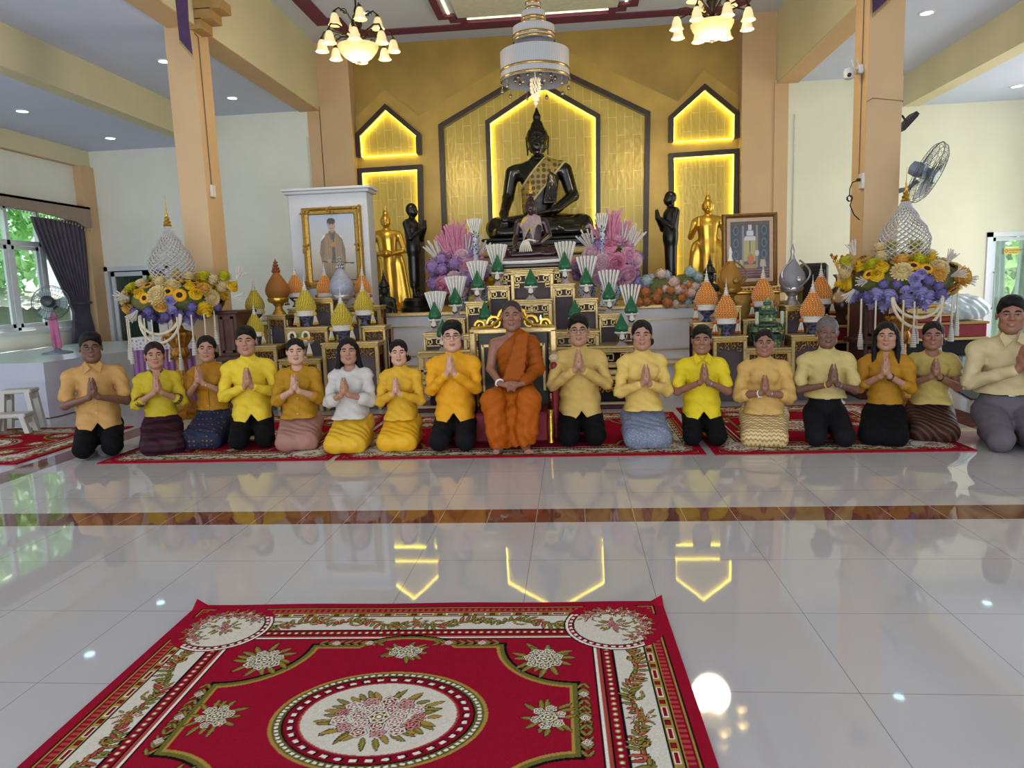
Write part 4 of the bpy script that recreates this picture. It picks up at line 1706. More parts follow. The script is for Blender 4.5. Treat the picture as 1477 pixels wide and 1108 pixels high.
    if monk:
        C.cone(Z((0, .10, .22)), Z((0, .09, .40)), .152, .135, .03, (1, 1.15, 1))
        C.cone(Z((0, .09, .40)), Z((0, .06, .66)), .135, .152, .05, (1, 1.3, 1))
        C.cone(Z((-.10, .075, .725)), Z((.125, .075, .725)), .076, .078, .06)
        C.cone(Z((.02, .08, .77)), Z((.05, .07, .805)), .07, .06, .05)
        C.clip(lambda x, y, z: (z - dz - (.838 + (x - .035) * .98 - .10 * np.clip(y, 0, 1))))
        S, E_, Wt = arms[1]
        C.cone(S + Vector((.0, 0, .0)), E_ + Vector((.008, 0, -.01)), .066, .072, .03)
        C.cone(E_ + Vector((.006, 0, -.01)), Wt.lerp(E_, .12), .068, .048, .03)
        for t in range(6):
            a = t / 5
            C.cone(Z((.135 - .014 * t, -.055, .815 - .004 * t)), Z((.075 - .028 * t, -.155, .40)), .022, .026, .008, (1, 1.6, 1))
        C.warp(lambda x, y, z: np.where(x < .08, .0040 * np.sin(88 * (z - dz) - 80 * x + 4 * np.sin(9 * x)), .004 * np.sin(85 * (z - dz) + 28 * y + 2 * np.sin(20 * x))))
    else:
        flare = g('hemw', .192 if hem < .25 else .178) * w
        zw = .42
        ww = w * (1.0 if fem else 1.13)
        C.cone((0, .095, .26), (0, .09, zw), .150 * ww, .138 * ww, .03, (1, 1.18, 1))
        C.cone((0, .09, zw), (0, .065, .66), .138 * ww, .150, .05, (1, 1.28, 1))
        C.cone((-sw + .05, .075, .722), (sw - .05, .075, .722), .074, .074, .06)
        C.cone((0, .085, .755), (0, .072, .81), .064, .052, .07)
        if fem:
            for sd in (-1, 1):
                C.ell((sd * .062, -.030, .635), (.070, .052, .070), .07)
        else:
            C.ell((0, -.02, .52), (.115 * w, .085 * w, .12), .06)
        if hem < .33:
            C.cone((0, .07, .46), (0, .015, hem - .02), .140 * ww, flare, .04, (1, 1.08, 1))
            C.cone((-.07, -.06, .30), (-.085 * w, -.10, hem - .02), .09, .085, .05)
            C.cone((.07, -.06, .30), (.085 * w, -.10, hem - .02), .09, .085, .05)
        else:
            C.cone((0, .09, .47), (0, .075, hem - .02), .136 * ww, .160 * ww, .03, (1, 1.15, 1))
        notch = g('notch', .0)
        C.clip(lambda x, y, z: hem + np.where(y < .02, np.maximum(0, notch - np.abs(x - .004) * 1.35), 0) + g('hemk', 0) * np.abs(x) + 0 * z - z)
        for sd in (-1, 1):
            S, E_, Wt = arms[sd]
            aw = g('arm', 1.0)
            puff = g('puff', 0)
            C.ell(S + Vector((sd * .0, 0, -.012)), (.060, .062, .060), .04)
            if puff:
                C.ell(S.lerp(E_, .32) + Vector((sd * .012, 0, .01)), (.066, .066, .085), .03)
            if sl == 'short':
                C.cone(S, S.lerp(E_, .70), .060 * aw, .066 * aw, .03)
            elif sl == 'cap':
                C.cone(S, S.lerp(E_, .48), .062 * aw, .060 * aw, .03)
            elif sl == 'elbow':
                C.cone(S, E_, .058 * aw, .055 * aw, .03)
                C.cone(E_, E_.lerp(Wt, .26), .056 * aw, .053 * aw, .02)
            elif sl == 'bell':
                C.cone(S, E_, .056 * aw, .058 * aw, .03)
                C.cone(E_, E_.lerp(Wt, .34), .06 * aw, .072 * aw, .02)
            else:
                C.cone(S, E_, .058 * aw, .054 * aw, .03)
                C.cone(E_, E_.lerp(Wt, .92), .054 * aw, .039 * aw, .02)
        nk = g('neck', 'mandarin')
        if nk == 'mandarin':
            C.cone((0, .078, .80), (0, .070, .90), .066 if not fem else .059, .062 if not fem else .055, .014)
            C.clip(lambda x, y, z: z - (.852 + .40 * (y - .07)) + 0 * x)
            C.cone((0, -.04, .92), (0, -.035, .775), .040, .006, .008, sub=True)
        elif nk == 'round':
            C.ell((0, -.01, .855), (.088, .105, .085), .012, sub=True)
        elif nk == 'v':
            C.cone((0, .03, .96), (0, -.10, .70), .125, .012, .01, (1, .45, 1), sub=True)
            C.clip(lambda x, y, z: z - .87 + 0 * x + 0 * y)
        elif nk == 'open':
            C.cone((0, .078, .80), (0, .072, .88), .066, .066, .012)
            C.clip(lambda x, y, z: z - (.848 + .34 * (y - .07)) + 0 * x)
            C.cone((0, -.02, .96), (0, -.075, .745), .078, .006, .01, (1, .55, 1), sub=True)
        elif nk == 'sweet':
            C.ell((0, -.06, .835), (.080, .085, .095), .012, sub=True)
            C.clip(lambda x, y, z: z - .865 + 0 * x + 0 * y)
        am = g('fold', .0036) + .0014
        C.warp(lambda x, y, z: am * np.sin(52 * z + 38 * np.abs(x) + 5 * np.sin(14 * x + 3 * z)) * np.clip((np.abs(x) - .05) / .1, 0.15, 1) + .0022 * np.sin(30 * x * (1 + .5 * np.sin(9 * z)) + 66 * z + 24 * y + 2 * np.sin(17 * x)))
    nm = 'robe' if monk else ('blouse' if fem else ('jacket' if sl == 'long' and hem < .3 else 'shirt'))
    shirt = link(nm, C.skin(nm, topm, None, s), body)
    # collar flaps
    if g('neck') == 'open':
        mm = MB()
        for sd in (-1, 1):
            a0, a1 = Vector((sd * .060, .02, .848)), Vector((sd * .014, -.060, .785))
            q = [a0, Vector((sd * .085, -.01, .815)), Vector((sd * .064, -.080, .742)), a1]
            for k in range(4):
                pass
            vs = [p for p in q] + [p + Vector((0, -.006, .004)) for p in q]
            fs = [(0, 1, 2, 3), (7, 6, 5, 4), (0, 4, 5, 1), (1, 5, 6, 2), (2, 6, 7, 3), (3, 7, 4, 0)]
            mm.add(vs, fs if sd > 0 else [tuple(reversed(f)) for f in fs])
        mm.v = [(p[0] * s, p[1] * s, p[2] * s) for p in mm.v]
        mm.build('collar', topm, body)
    if g('band'):            # patterned band along a v neckline, cuffs alike
        bm = g('band')
        mm = MB()
        for sd in (-1, 1):
            pts = []
            for t in np.linspace(0, 1, 9):
                z = .850 - .145 * t
                for x in np.arange(.0, .13, .004):
                    q = C.front(sd * x, z)
                    if q is not None and q < .045:
                        pts.append(Vector((sd * x, q - .001, z)) * s)
                        break
            if len(pts) > 3:
                mm.tube(pts, .0155 * s, 6)
        mm.build('neck_band', bm, body)
        for sd in (-1, 1):
            S, E_, Wt = arms[sd]
            MB().tube([E_.lerp(Wt, .20) * s, E_.lerp(Wt, .34) * s], [.060 * s, .056 * s], 14).build('cuff', bm, body)
    # buttons down the front, with the edge of the placket
    if g('buttons'):
        zs = np.linspace(.80, hem + .05, g('buttons'))
        pts = []
        for z in np.linspace(.84, hem + g('notch', 0) * .9 + .01, 22):
            q = hit(C, (.012, -.36, z), (0, 1, 0))
            if q is not None:
                pts.append(q)
        if len(pts) > 4:
            mm = MB()
            vs, fs = [], []
            for q in pts:
                vs += [(q[0] - .003, q[1] - .003, q[2]), (q[0] + .003, q[1] - .003, q[2]), (q[0] + .004, q[1] + .004, q[2]), (q[0] - .004, q[1] + .004, q[2])]
            for i in range(len(pts) - 1):
                for k in range(4):
                    fs.append((i * 4 + k, i * 4 + (k + 1) % 4, i * 4 + 4 + (k + 1) % 4, i * 4 + 4 + k))
            mm.add([(a * s, b * s, c * s) for a, b, c in vs], fs)
            mm.build('placket', topm, body)
        for z in zs:
            if .60 + hz < z < .86 + hz:
                continue
            q = hit(C, (0, -.36, z), (0, 1, 0))
            if q is not None:
                MB().ball((0, 0, 0), .0075 * s, 8, 5, (1, .5, 1)).build('button', g('bmat', BUTTON), body, (q[0] * s, q[1] * s, q[2] * s))
    for (bx, bz, kind) in g('pins', ()):
        q = hit(C, (bx, -.36, bz), (0, 1, 0))
        if q is None:
            continue
        mm = MB()
        if kind == 'round':
            mm.ball((0, 0, 0), .011, 10, 6, (1, .4, 1.2)).ball((0, -.003, .013), .006, 8, 5)
            mt = BROOCH
        elif kind == 'pair':
            for dx in (-.014, .016):
                mm.ball((dx, 0, 0), .011, 10, 6, (1, .4, 1.1)).ball((dx, -.002, .014), .005, 8, 5).ball((dx + .008, -.002, -.004), .005, 6, 4)
            mt = BROOCH
        elif kind == 'dark':
            mm.ball((0, 0, 0), .024, 12, 7, (1, .4, .8))
            mt = mat('dark_brooch', '241418', .4, 0, .3, 60)
        elif kind == 'white':
            mm.ball((0, 0, 0), .010, 8, 5, (1, .4, 1)).ball((.03, 0, -.004), .010, 8, 5, (1, .4, 1))
            mt = mat('white_enamel', 'e8dfb0', .4)
        elif kind == 'line':
            mm.box((0, 0, 0), (.05, .006, .012))
            mt = mat('dark_embroidery', '5d5626', .8)
        mm.v = [(p[0] * s, p[1] * s, p[2] * s) for p in mm.v]
        mm.build('brooch' if kind != 'line' else 'embroidered_badge', mt, body, (q[0] * s, (q[1] - .002) * s, q[2] * s))
    if g('ruff'):            # wide soft collar lying on the shoulders
        mm = MB()
        for sd in (-1, 1):
            pts = []
            for t in np.linspace(0, 1, 8):
                x, z = sd * (.035 + .075 * t), .755 + .055 * t
                q = hit(C, (x, -.36, z), (0, 1, 0))
                if q is not None:
                    pts.append((Vector(q) + Vector((0, -.004, .003))) * s)
            if len(pts) > 3:
                mm.tube(pts, [.012 * s + .002 * s * math.sin(3 * k) for k in range(len(pts))], 6)
        mm.build('collar', topm, body)
    # --- lower garment
    low = g('low')
    lowm = low if not isinstance(low, str) else cloth('cloth_' + low, low, .7)
    if monk:
        B = Vol((-.40, -.52, .0), (.40, .34, .70), .0085)
        B.cone((0, .10, .42), (0, .09, .56), .155, .145, .04, (1, 1.1, 1))
        for sd in (-1, 1):
            B.cone((sd * .085, .08, .43), (sd * .155, -.34, .435), .118, .100, .05)
            B.cone((sd * .155, -.34, .43), (sd * .125, -.36, .16), .100, .092, .04)
            B.cone((sd * .125, -.36, .16), (sd * .12, -.345, .05), .092, .082, .02)
        B.cone((0, -.16, .40), (0, -.26, .20), .10, .06, .08)
        B.cone((0.02, -.30, .34), (.01, -.31, .08), .05, .055, .05)
        B.cone((-.11, -.25, .43), (.11, -.25, .43), .035, .035, .04)
        B.clip(lambda x, y, z: .030 + .045 * np.clip(x / .2, 0, 1) - z + 0 * y)
        B.warp(lambda x, y, z: .0055 * np.sin(74 * x + 6 * np.sin(8 * z) + 9 * z) * np.clip((.42 - z) / .2, 0, 1) + .0035 * np.sin(60 * z + 46 * np.abs(x) + 3 * np.sin(12 * y)))
        link('lower_robe', B.skin('lower_robe', lowm, None, s), body)
        S, E_, Wt = arms[-1]
        wr = E_.lerp(Wt, .93)
        ax = (Wt - E_).normalized()
        o = MB().tube([(.034 * math.cos(a), .034 * math.sin(a), 0) for a in np.linspace(0, 2 * PI, 15)[:-1]], .009, 6, True)
        o.v = [(p[0] * s, p[1] * s, p[2] * s) for p in o.v]
        o.build('wrist_band', WHITE, body, wr * s, ax.to_track_quat('Z', 'Y').to_euler())
    else:
        B = Vol((-.40, -.52, -.02), (.40, .36, .48), .0085)
        kx = legs[0]
        kr = g('kr', .088)
        tuck = hem > .33
        B.cone((0, .10, .20), (0, .092, .40), .150 * w, .135 * w, .03, (1, 1.12, 1))
        if g('skirt'):
            for sd in (-1, 1):
                B.cone((sd * .09 * w, .09, .22), (sd * kx, -.30, .095), .115 * w, .085, .06)
                B.cone((sd * kx, -.30, .09), (sd * .11, .20, .06), .085, .07, .05)
            B.cone((0, .0, .19), (0, -.29, .10), .12, .075, .08)
            B.rbox((0, -.08, .055), (.16 * w, .28, .055), .05, .08)
            B.warp(lambda x, y, z: g('sfold', .003) * np.sin(46 * x + 30 * y + 7 * np.sin(9 * z + 6 * y)))
        else:
            for sd in (-1, 1):
                B.cone((sd * .085 * w, .09, .23), (sd * kx, -.295, .094), .108 * w, kr, .03)
                B.cone((sd * kx, -.295, .088), (sd * .095, .17, .06), kr * .92, .058, .02)
            B.warp(lambda x, y, z: .003 * np.sin(55 * y + 26 * x + 30 * z) * np.clip((.3 - z) / .2, 0, 1))
        B.clip(lambda x, y, z: np.maximum(z - (.395 if tuck else .36), -.004 - z) + 0 * x + 0 * y)
        nm = 'skirt' if g('skirt') else 'trousers'
        link(nm, B.skin(nm, lowm, None, s), body)
        if g('belt'):
            zb = .392
            mm = MB().lathe([(.151 * w * s, (zb - .018) * s), (.153 * w * s, (zb - .015) * s), (.153 * w * s, (zb + .015) * s), (.149 * w * s, (zb + .018) * s)], 32, (0, .092 * s, 0), 1, .90, cap=False)
            bl = mm.build('belt', mat('dark_leather', '1f1916', .45), body)
            q = (0.0, .092 - .153 * w * .90 - .004, zb)
            MB().bev((-.022 * s, -.004 * s, -.017 * s), (.022 * s, .004 * s, .017 * s), .003).build('buckle', STEEL, bl, (q[0] * s, q[1] * s, q[2] * s))
        if g('sash'):
            mm = MB()
            for k in range(6):
                x0 = .03 + .018 * k
                pts = [hit(B, (x0 + .012 * t * (k - 2), -.5, .33 - .13 * t), (0, 1, 0)) for t in np.linspace(0, 1, 6)]
                pts = [Vector(p) * s for p in pts if p is not None]
                if len(pts) > 2:
                    mm.tube(pts, .012 * s, 6)
            mm.build('sash', g('sash'), body)
    # --- wrist and ear wear
    for (sd, kind) in g('wrist', ()):
        S, E_, Wt = arms[sd]
        c = E_.lerp(Wt, .95)
        ax = (Wt - E_).normalized()
        mt = {'gold': GOLD, 'steel': STEEL, 'white': WHITE, 'black': BLACKP, 'yellow': mat('yellow_rubber', 'd9a92c', .5), 'red': mat('red_thread', '8f2a35', .7)}[kind]
        mm = MB().tube([(.029 * math.cos(a), .029 * math.sin(a), 0) for a in np.linspace(0, 2 * PI, 15)[:-1]], .0045 if kind not in ('black', 'white') else .008, 6, True)
        if kind in ('black', 'white', 'steel'):
            mm.box((0, -.032, 0), (.03, .012, .03))
        mm.v = [(p[0] * s, p[1] * s, p[2] * s) for p in mm.v]
        mm.build('watch' if kind in ('black', 'white', 'steel') else 'bracelet', mt, body, c * s, ax.to_track_quat('Z', 'Y').to_euler())
    if g('earring'):
        for sd in (-1, 1):
            MB().ball((0, 0, 0), .008 * s, 8, 5, (1, 1, 1.3)).build('earring', mat('gold_brooch', 'b98f3a', .3, .8), body, hp((sd * .085, .0, -.042)) * s)
    return body


TOPC = dict(light_orange=(.80, .61, .36), sun_yellow=(.80, .69, .17), mustard=(.70, .48, .11), lemon=(.83, .71, .20), mustard_gold=(.73, .53, .13),
            off_white=(.82, .79, .76), golden_yellow=(.80, .62, .18), amber_yellow=(.84, .59, .12), saffron=(.62, .30, .03), straw=(.74, .61, .34),
            pale_yellow=(.81, .68, .37), vivid_yellow=(.80, .70, .13), tan_gold=(.74, .59, .33), polo_yellow=(.80, .71, .45), dark_mustard=(.70, .49, .12),
            khaki_yellow=(.75, .65, .36), cream=(.81, .73, .55))   # the colour of each top garment
BLACKC = cloth('black_trousers', '08080a', .85, sh=0)
NAVYC = cloth('charcoal_trousers', '121014', .85, sh=0)
GREYC = cloth('grey_trousers', '5d565b', .75)
MAROON = cloth('dark_maroon_silk', '3a1a26', .55, wave=('Z', 5.5, 2.0, '231119', .5))
NAVYP = cloth('navy_patterned_silk', '22293c', .6, vor=(24, '8a4a34', .17, .15))
PINKB = cloth('dusty_pink_silk', '9a7064', .5)
SATIN = cloth('yellow_satin', 'd0a22c', .35, bump=.2, bscale=40)
SATIN2 = cloth('golden_yellow_silk', 'd5a021', .45)
BLUEG = cloth('blue_grey_brocade', '6d7486', .6, vor=(60, '858b98', .3, 1))
BRSTR = cloth('brown_striped_silk', '513527', .6, wave=('DIAGONAL', 9, 1.0, '2e1c16', .35))
DKBAND = cloth('dark_brocade_band', '463c28', .6, vor=(70, '8f7a3a', .35, 1))
ZIG = chevron_mat()
S1, S2, S3, S4 = 'bd927a', 'a3765f', '885c48', '6a493b'
PEOPLE = [
    (131, 483, 143, 664, dict(hz=-0.12, skin=S4, lip='5d3630', top='light_orange', sleeve='short', neck='open', low=BLACKC, hem=.19, notch=.10, glasses=1, hair='swept', buttons=5, w=1.04, sh=.20, fold=.003),
     'kneeling man with glasses in a light orange short-sleeved shirt, leftmost of the row'),
    (224, 496, 232, 658, dict(hz=-0.05, fem=1, skin=S2, top='sun_yellow', sleeve='elbow', neck='v', band=DKBAND, low=MAROON, skirt=1, hem=.34, hair='bun', hairc='b', earring=1),
     'kneeling woman in a yellow blouse with dark patterned neckband and maroon skirt'),
    (296, 487, 288, 649, dict(hz=-0.015, fem=1, skin=S2, top='mustard', sleeve='short', neck='mandarin', low=NAVYP, skirt=1, hem=.34, hair='sidebun', sash=mat('red_pleated_cloth', '8f2620', .7), pins=[(-.085, .69, 'dark')], buttons=3, wrist=[(1, 'gold')], roll=.08),
     'kneeling woman in mustard blouse with dark brooch and navy patterned skirt'),
    (355, 474, 362, 651, dict(hz=-0.09, skin=S2, top='lemon', low=BLACKC, hem=.19, notch=.11, hair='short', buttons=5, w=1.0, bmat=cloth('cloth_lemon', TOPC['lemon']), turn=-.15, pins=[(.10, .74, 'round')]),
     'kneeling man in bright lemon-yellow long-sleeved jacket without glasses'),
    (426, 491, 428, 651, dict(hz=-0.07, fem=1, skin=S1, top='mustard_gold', sleeve='elbow', neck='round', ruff=1, low=PINKB, skirt=1, hem=.29, hemw=.17, hair='bun', w=1.12, arm=1.15, buttons=4, jaw=1.1),
     'kneeling woman in mustard blouse with wide collar and dusty pink skirt'),
    (501, 490, 497, 655, dict(hz=-0.1, fem=1, skin=S2, top='off_white', sleeve='bell', neck='round', low=SATIN, skirt=1, hem=.30, hair='bob', w=1.05, pins=[(.095, .73, 'round')], wrist=[(-1, 'gold')], sfold=.0045),
     'kneeling woman in white blouse and yellow satin skirt with shoulder-length black hair'),
    (574, 493, 572, 652, dict(hz=-0.09, fem=1, skin=S1, top='golden_yellow', sleeve='long', neck='mandarin', low=SATIN2, skirt=1, hem=.28, hair='bow', pins=[(.085, .75, 'pair')], buttons=5, bmat=cloth('cloth_golden_yellow', TOPC['golden_yellow'])),
     'kneeling woman in golden-yellow jacket and matching yellow skirt, dark bow in her hair'),
    (651, 466, 652, 654, dict(hz=0.005, skin=S1, top='amber_yellow', low=NAVYC, hem=.19, notch=.12, hair='swept', glasses=1, buttons=5, flare=.3, pins=[(.10, .72, 'round'), (.135, .73, 'white')], bmat=cloth('cloth_amber_yellow', TOPC['amber_yellow'])),
     'kneeling man with glasses in deep amber-yellow jacket and dark trousers beside the monk'),
    (737, 436, 740, 652, dict(monk=1, skin=S3, lip='76463c', top='saffron', low=cloth('saffron_under_robe', TOPC['saffron'], .6), hair='buzz', hairc='z', rz=.0, look=.5),
     'shaven monk in saffron orange robe seated on a carved gold chair with joined hands'),
    (834, 457, 841, 647, dict(hz=-0.01, skin=S2, top='straw', low=BLACKC, hem=.19, notch=.09, hair='short', glasses=1, buttons=5, w=1.04, pins=[(.10, .73, 'pair')], bmat=cloth('cloth_straw', TOPC['straw']), hx=-.015),
     'kneeling man with glasses in pale straw-gold jacket on the right of the monk'),
    (926, 465, 936, 648, dict(hz=-0.105, fem=1, skin=S2, top='pale_yellow', sleeve='long', neck='mandarin', low=BLUEG, skirt=1, hem=.30, hair='sidebun', pins=[(.09, .74, 'pair')], buttons=5, bmat=cloth('cloth_pale_yellow', TOPC['pale_yellow'])),
     'kneeling woman in pale yellow fitted jacket and blue-grey brocade skirt'),
    (1012, 473, 1018, 646, dict(hz=-0.065, skin=S3, top='vivid_yellow', sleeve='short', neck='open', low=BLACKC, hem=.19, notch=.11, hair='short', buttons=5, wrist=[(1, 'steel'), (-1, 'red')], pins=[(.09, .73, 'round'), (.075, .69, 'white')], bmat=cloth('cloth_vivid_yellow', TOPC['vivid_yellow'])),
     'kneeling man in vivid yellow short-sleeved shirt with open collar and wristwatch'),
    (1102, 478, 1103, 646, dict(hz=-0.155, fem=1, skin=S3, top='tan_gold', sleeve='elbow', neck='mandarin', low=ZIG, skirt=1, hem=.28, hemw=.17, hair='bun', w=1.2, arm=1.2, sh=.185, jaw=1.12, pins=[(.10, .73, 'pair')], buttons=4, wrist=[(-1, 'white'), (1, 'steel')], bmat=cloth('cloth_tan_gold', TOPC['tan_gold'])),
     'kneeling woman in tan-gold jacket and zigzag-patterned beige skirt'),
    (1193, 461, 1200, 648, dict(hz=-0.12, skin=S4, lip='5a352e', top='polo_yellow', sleeve='short', neck='mandarin', low=NAVYC, hem=.385, hair='thin', hairc='g', belt=1, hx=.02, arm=.9, pins=[(.085, .69, 'line')], wrist=[(-1, 'yellow'), (1, 'steel')], turn=.1),
     'kneeling grey-haired man in pale yellow polo shirt, belt and dark trousers'),
    (1277, 467, 1275, 645, dict(hz=-0.035, fem=1, skin=S2, top='dark_mustard', sleeve='elbow', puff=1, neck='sweet', low=BLACKC, skirt=1, hem=.33, hair='long', wrist=[(1, 'black')], w=.95),
     'kneeling young woman with long straight black hair, mustard puff-sleeved blouse and black skirt'),
    (1345, 467, 1350, 638, dict(hz=-0.06, fem=1, skin=S3, top='khaki_yellow', sleeve='cap', puff=1, neck='round', low=BRSTR, skirt=1, hem=.32, hair='sidebun', wrist=[(1, 'black')], w=1.08, arm=1.1, jaw=1.08),
     'kneeling woman in khaki-yellow puff-shouldered top and brown striped skirt'),
    (1460, 428, 1458, 655, dict(hz=-0.065, skin=S3, top='cream', sleeve='long', neck='open', low=GREYC, hem=.385, hair='short', belt=1, w=1.15, sh=.205, arm=1.1, rz=-.25, hx=.02, z0=0.0),
     'kneeling man in cream long-sleeved shirt and grey trousers at the right edge'),
]
import os
for pr in PEOPLE:
    person(*pr)
# ================================================================== the dais, statues and altar tables
def frame_panel(mb, x0, x1, z0, z1, y, t=.02, d=.014):
    for a, b in (((x0, z0), (x1, z0 + t)), ((x0, z1 - t), (x1, z1)), ((x0, z0), (x0 + t, z1)), ((x1 - t, z0), (x1, z1))):
        mb.b2((a[0], y - d, a[1]), (b[0], y + .004, b[1]))


DZ = 1.11
dais = thing('altar_dais', 'long white dais with thin gold mouldings carrying the statues behind the altar tables', 'dais', (0, 0, 0))
MB().bev((-2.66, 9.95, .33), (2.9, 13.2, DZ - .05), .006).build('body', mat('dais_white', (.89, .87, .87), .5, 0, .02), dais)
MB().bev((-2.70, 9.62, 0), (3.05, 13.2, .33), .006).build('plinth', mat('dais_white', (.89, .87, .87), .5, 0, .02), dais)
m = MB().bev((-2.69, 9.90, DZ - .05), (2.94, 13.2, DZ), .01)
m.build('top_edge', GOLDP, dais)
m = MB()
for a, b in ((-2.56, -1.55), (.82, 1.72), (1.85, 2.8)):
    frame_panel(m, a, b, .48, .92, 9.95)
m.b2((-2.66, 9.93, .33), (2.9, 9.96, .36)).b2((-2.70, 9.60, .29), (3.05, 9.63, .33))
m.build('gold_moulding', GOLDP, dais, smooth=False)
ped = thing('statue_pedestal', 'gold pedestal block raising the great dark Buddha above the dais', 'pedestal', (0, 0, 0))
MB().bev((-1.5, 11.2, DZ), (.48, 12.9, 1.9), .02).build('block', GOLDP, ped)
MB().bev((-1.56, 11.12, 1.9), (.54, 12.96, 2.0), .02).build('ledge', GOLDP, ped)


def seated_buddha(detail=.0085):
    """unit lap width 1, base at z = 0, facing -y"""
    V = Vol((-.56, -.46, -.02), (.56, .30, 1.30), detail)
    for s in (-1, 1):
        V.cone((s * .13, .07, .13), (s * .40, -.13, .105), .125, .10, .05)
        V.ell((s * .41, -.14, .105), (.095, .10, .10), .05)
    V.cone((-.40, -.17, .085), (.16, -.29, .085), .078, .06, .03)
    V.cone((.40, -.17, .10), (-.18, -.30, .155), .075, .052, .03)
    V.cone((-.18, -.30, .155), (-.30, -.27, .17), .045, .026, .02, (1, 1, 1.2))
    V.rbox((0, -.08, .05), (.42, .26, .05), .05, .06)
    V.cone((0, .05, .14), (0, .05, .36), .155, .135, .05, (1, 1.1, 1))
    V.cone((0, .05, .36), (0, .035, .60), .14, .185, .06, (1, 1.35, 1))
    V.cone((-.20, .045, .655), (.20, .045, .655), .075, .075, .06)
    V.cone((0, .04, .68), (0, .03, .80), .075, .058, .04)
    # right arm reaching over the knee, left hand lying in the lap
    V.cone((-.255, .04, .645), (-.305, .02, .40), .068, .055, .03)
    V.cone((-.305, .02, .40), (-.33, -.20, .235), .055, .042, .02)
    V.cone((-.33, -.20, .235), (-.325, -.265, .17), .042, .036, .02)
    for k in range(4):
        V.cone((-.352 + k * .02, -.275, .17), (-.350 + k * .018, -.30, .05 + .01 * abs(k - 1.5)), .0135, .010, .006)
    V.cone((.255, .04, .645), (.325, .03, .40), .072, .062, .03)
    V.cone((.325, .03, .40), (.16, -.20, .25), .06, .042, .02)
    V.cone((.16, -.20, .25), (-.02, -.27, .215), .036, .024, .02, (1, 1, 1.4))
    # head
    V.ell((0, .02, .935), (.100, .115, .128), .02)
    V.ell((0, -.02, .87), (.078, .085, .085), .04)
    V.ell((0, -.055, .80), (.036, .035, .028), .03)
    V.cone((0, -.088, .93), (0, -.112, .885), .011, .016, .014)
    V.ell((0, -.092, .845), (.032, .016, .009), .008)
    V.ell((0, -.088, .830), (.026, .014, .009), .008)
    for s in (-1, 1):
        V.ell((s * .042, -.100, .922), (.024, .016, .011), .012, sub=True)
        V.ell((s * .042, -.082, .918), (.021, .014, .010), .006)
        V.cone((s * .02, -.098, .945), (s * .07, -.078, .952), .010, .008, .012)
        V.cone((s * .103, .015, .955), (s * .098, .01, .80), .022, .012, .008, (1.6, 1, 1))
    # robe edge over the left shoulder
    for k in range(6):
        V.cone((.11 + .016 * k, -.085 + .006 * k, .62 - .01 * k), (.05 + .022 * k, -.11, .33), .011, .010, .008)
    return V


def buddha_hair():
    V = Vol((-.14, -.13, .86), (.14, .18, 1.32), .0075)
    V.ell((0, .025, .955), (.107, .121, .125), .01)
    V.ell((0, -.105, .885), (.082, .075, .095), .02, sub=True)
    V.clip(lambda x, y, z: np.where(y < .03, .905, .87) - z + 0 * x)
    V.ell((0, .03, 1.075), (.058, .062, .052), .03)
    V.cone((0, .03, 1.12), (0, .03, 1.155), .030, .034, .015)
    V.cone((0, .03, 1.155), (0, .03, 1.245), .036, .006, .02)
    V.warp(lambda x, y, z: np.where(z < 1.11, .0035 * np.sin(150 * x) * np.sin(150 * z) * np.cos(110 * y), 0))
    return V


def torso_cloth(a, b, c, w, k=1.0):
    """a strip lying on the torso: |a x + b z - c| < w"""
    V = Vol((-.40, -.25, .25), (.42, .25, .80), .0085)
    V.cone((0, .05, .30), (0, .05, .40), .165, .152, .05, (1, 1.1, 1))
    V.cone((0, .05, .36), (0, .035, .60), .155, .200, .06, (1, 1.3, 1))
    V.cone((-.20, .045, .655), (.20, .045, .655), .090, .090, .06)
    V.cone((0, .04, .68), (0, .03, .74), .085, .07, .05)
    V.cone((.255, .04, .645), (.325, .03, .40), .086, .076, .03)
    n = math.hypot(a, b)
    V.clip(lambda x, y, z: np.abs(a * x + b * z - c) / n - w + 0 * y)
    return V


BRONZE = mat('dark_bronze', '1b1613', .24, .55, .25, 6, .06, 20, coat=.4)
BRONZEH = mat('dark_bronze_curls', '1c1714', .34, .5, .2, 10, .35, 45)
MAROONB = mat('red_brown_bronze', '301418', .32, .3, .2, 8, .05, 30, coat=.3)
SBRO = mat('gold_brocade', '9a8444', .55, .1, .2, 40, .2, 120, vor=(19, '54431e', .36, .1))
LACE = mat('pale_lace_shawl', 'a08a8c', .75, 0, .2, 30, .4, 60, vor=(7, 'c9a64a', .30, .9))
BV = seated_buddha()
BM = BV.skin('buddha', BRONZE)
HM = buddha_hair().skin('hair', BRONZEH)
SM = torso_cloth(1.0, -.86, -.475, .080).skin('sash', SBRO)
W_ = 1.72
bg = thing('buddha_statue', 'great dark bronze seated Buddha with gold brocade sash in the lit central niche', 'statue', (-.50, 12.15, 2.2))
link('figure', BM, bg, sca=W_)
link('hair', HM, bg, sca=W_)
sa_ = link('sash', SM, bg, sca=W_)
for d_ in (-.112, .112):
    link('sash_border', torso_cloth(1.0, -.86, -.475 + d_, .010).skin('sash_border', mat('pale_gold_braid', 'c4b27c', .5, .1, .1)), bg, sca=W_ * 1.002)
m = MB()
m.bev((-.90, -.62, -.2), (.90, .52, -.13), .02).bev((-.86, -.58, -.14), (.86, .48, -.04), .02).bev((-.92, -.64, -.05), (.92, .54, .0), .02)
pl_ = m.build('plinth', mat('black_stone', '15151a', .25, .1, .2), bg)
text('๙', .17, GOLDP, pl_, (.66, -.648, -.155), 'numeral', ext=.004)

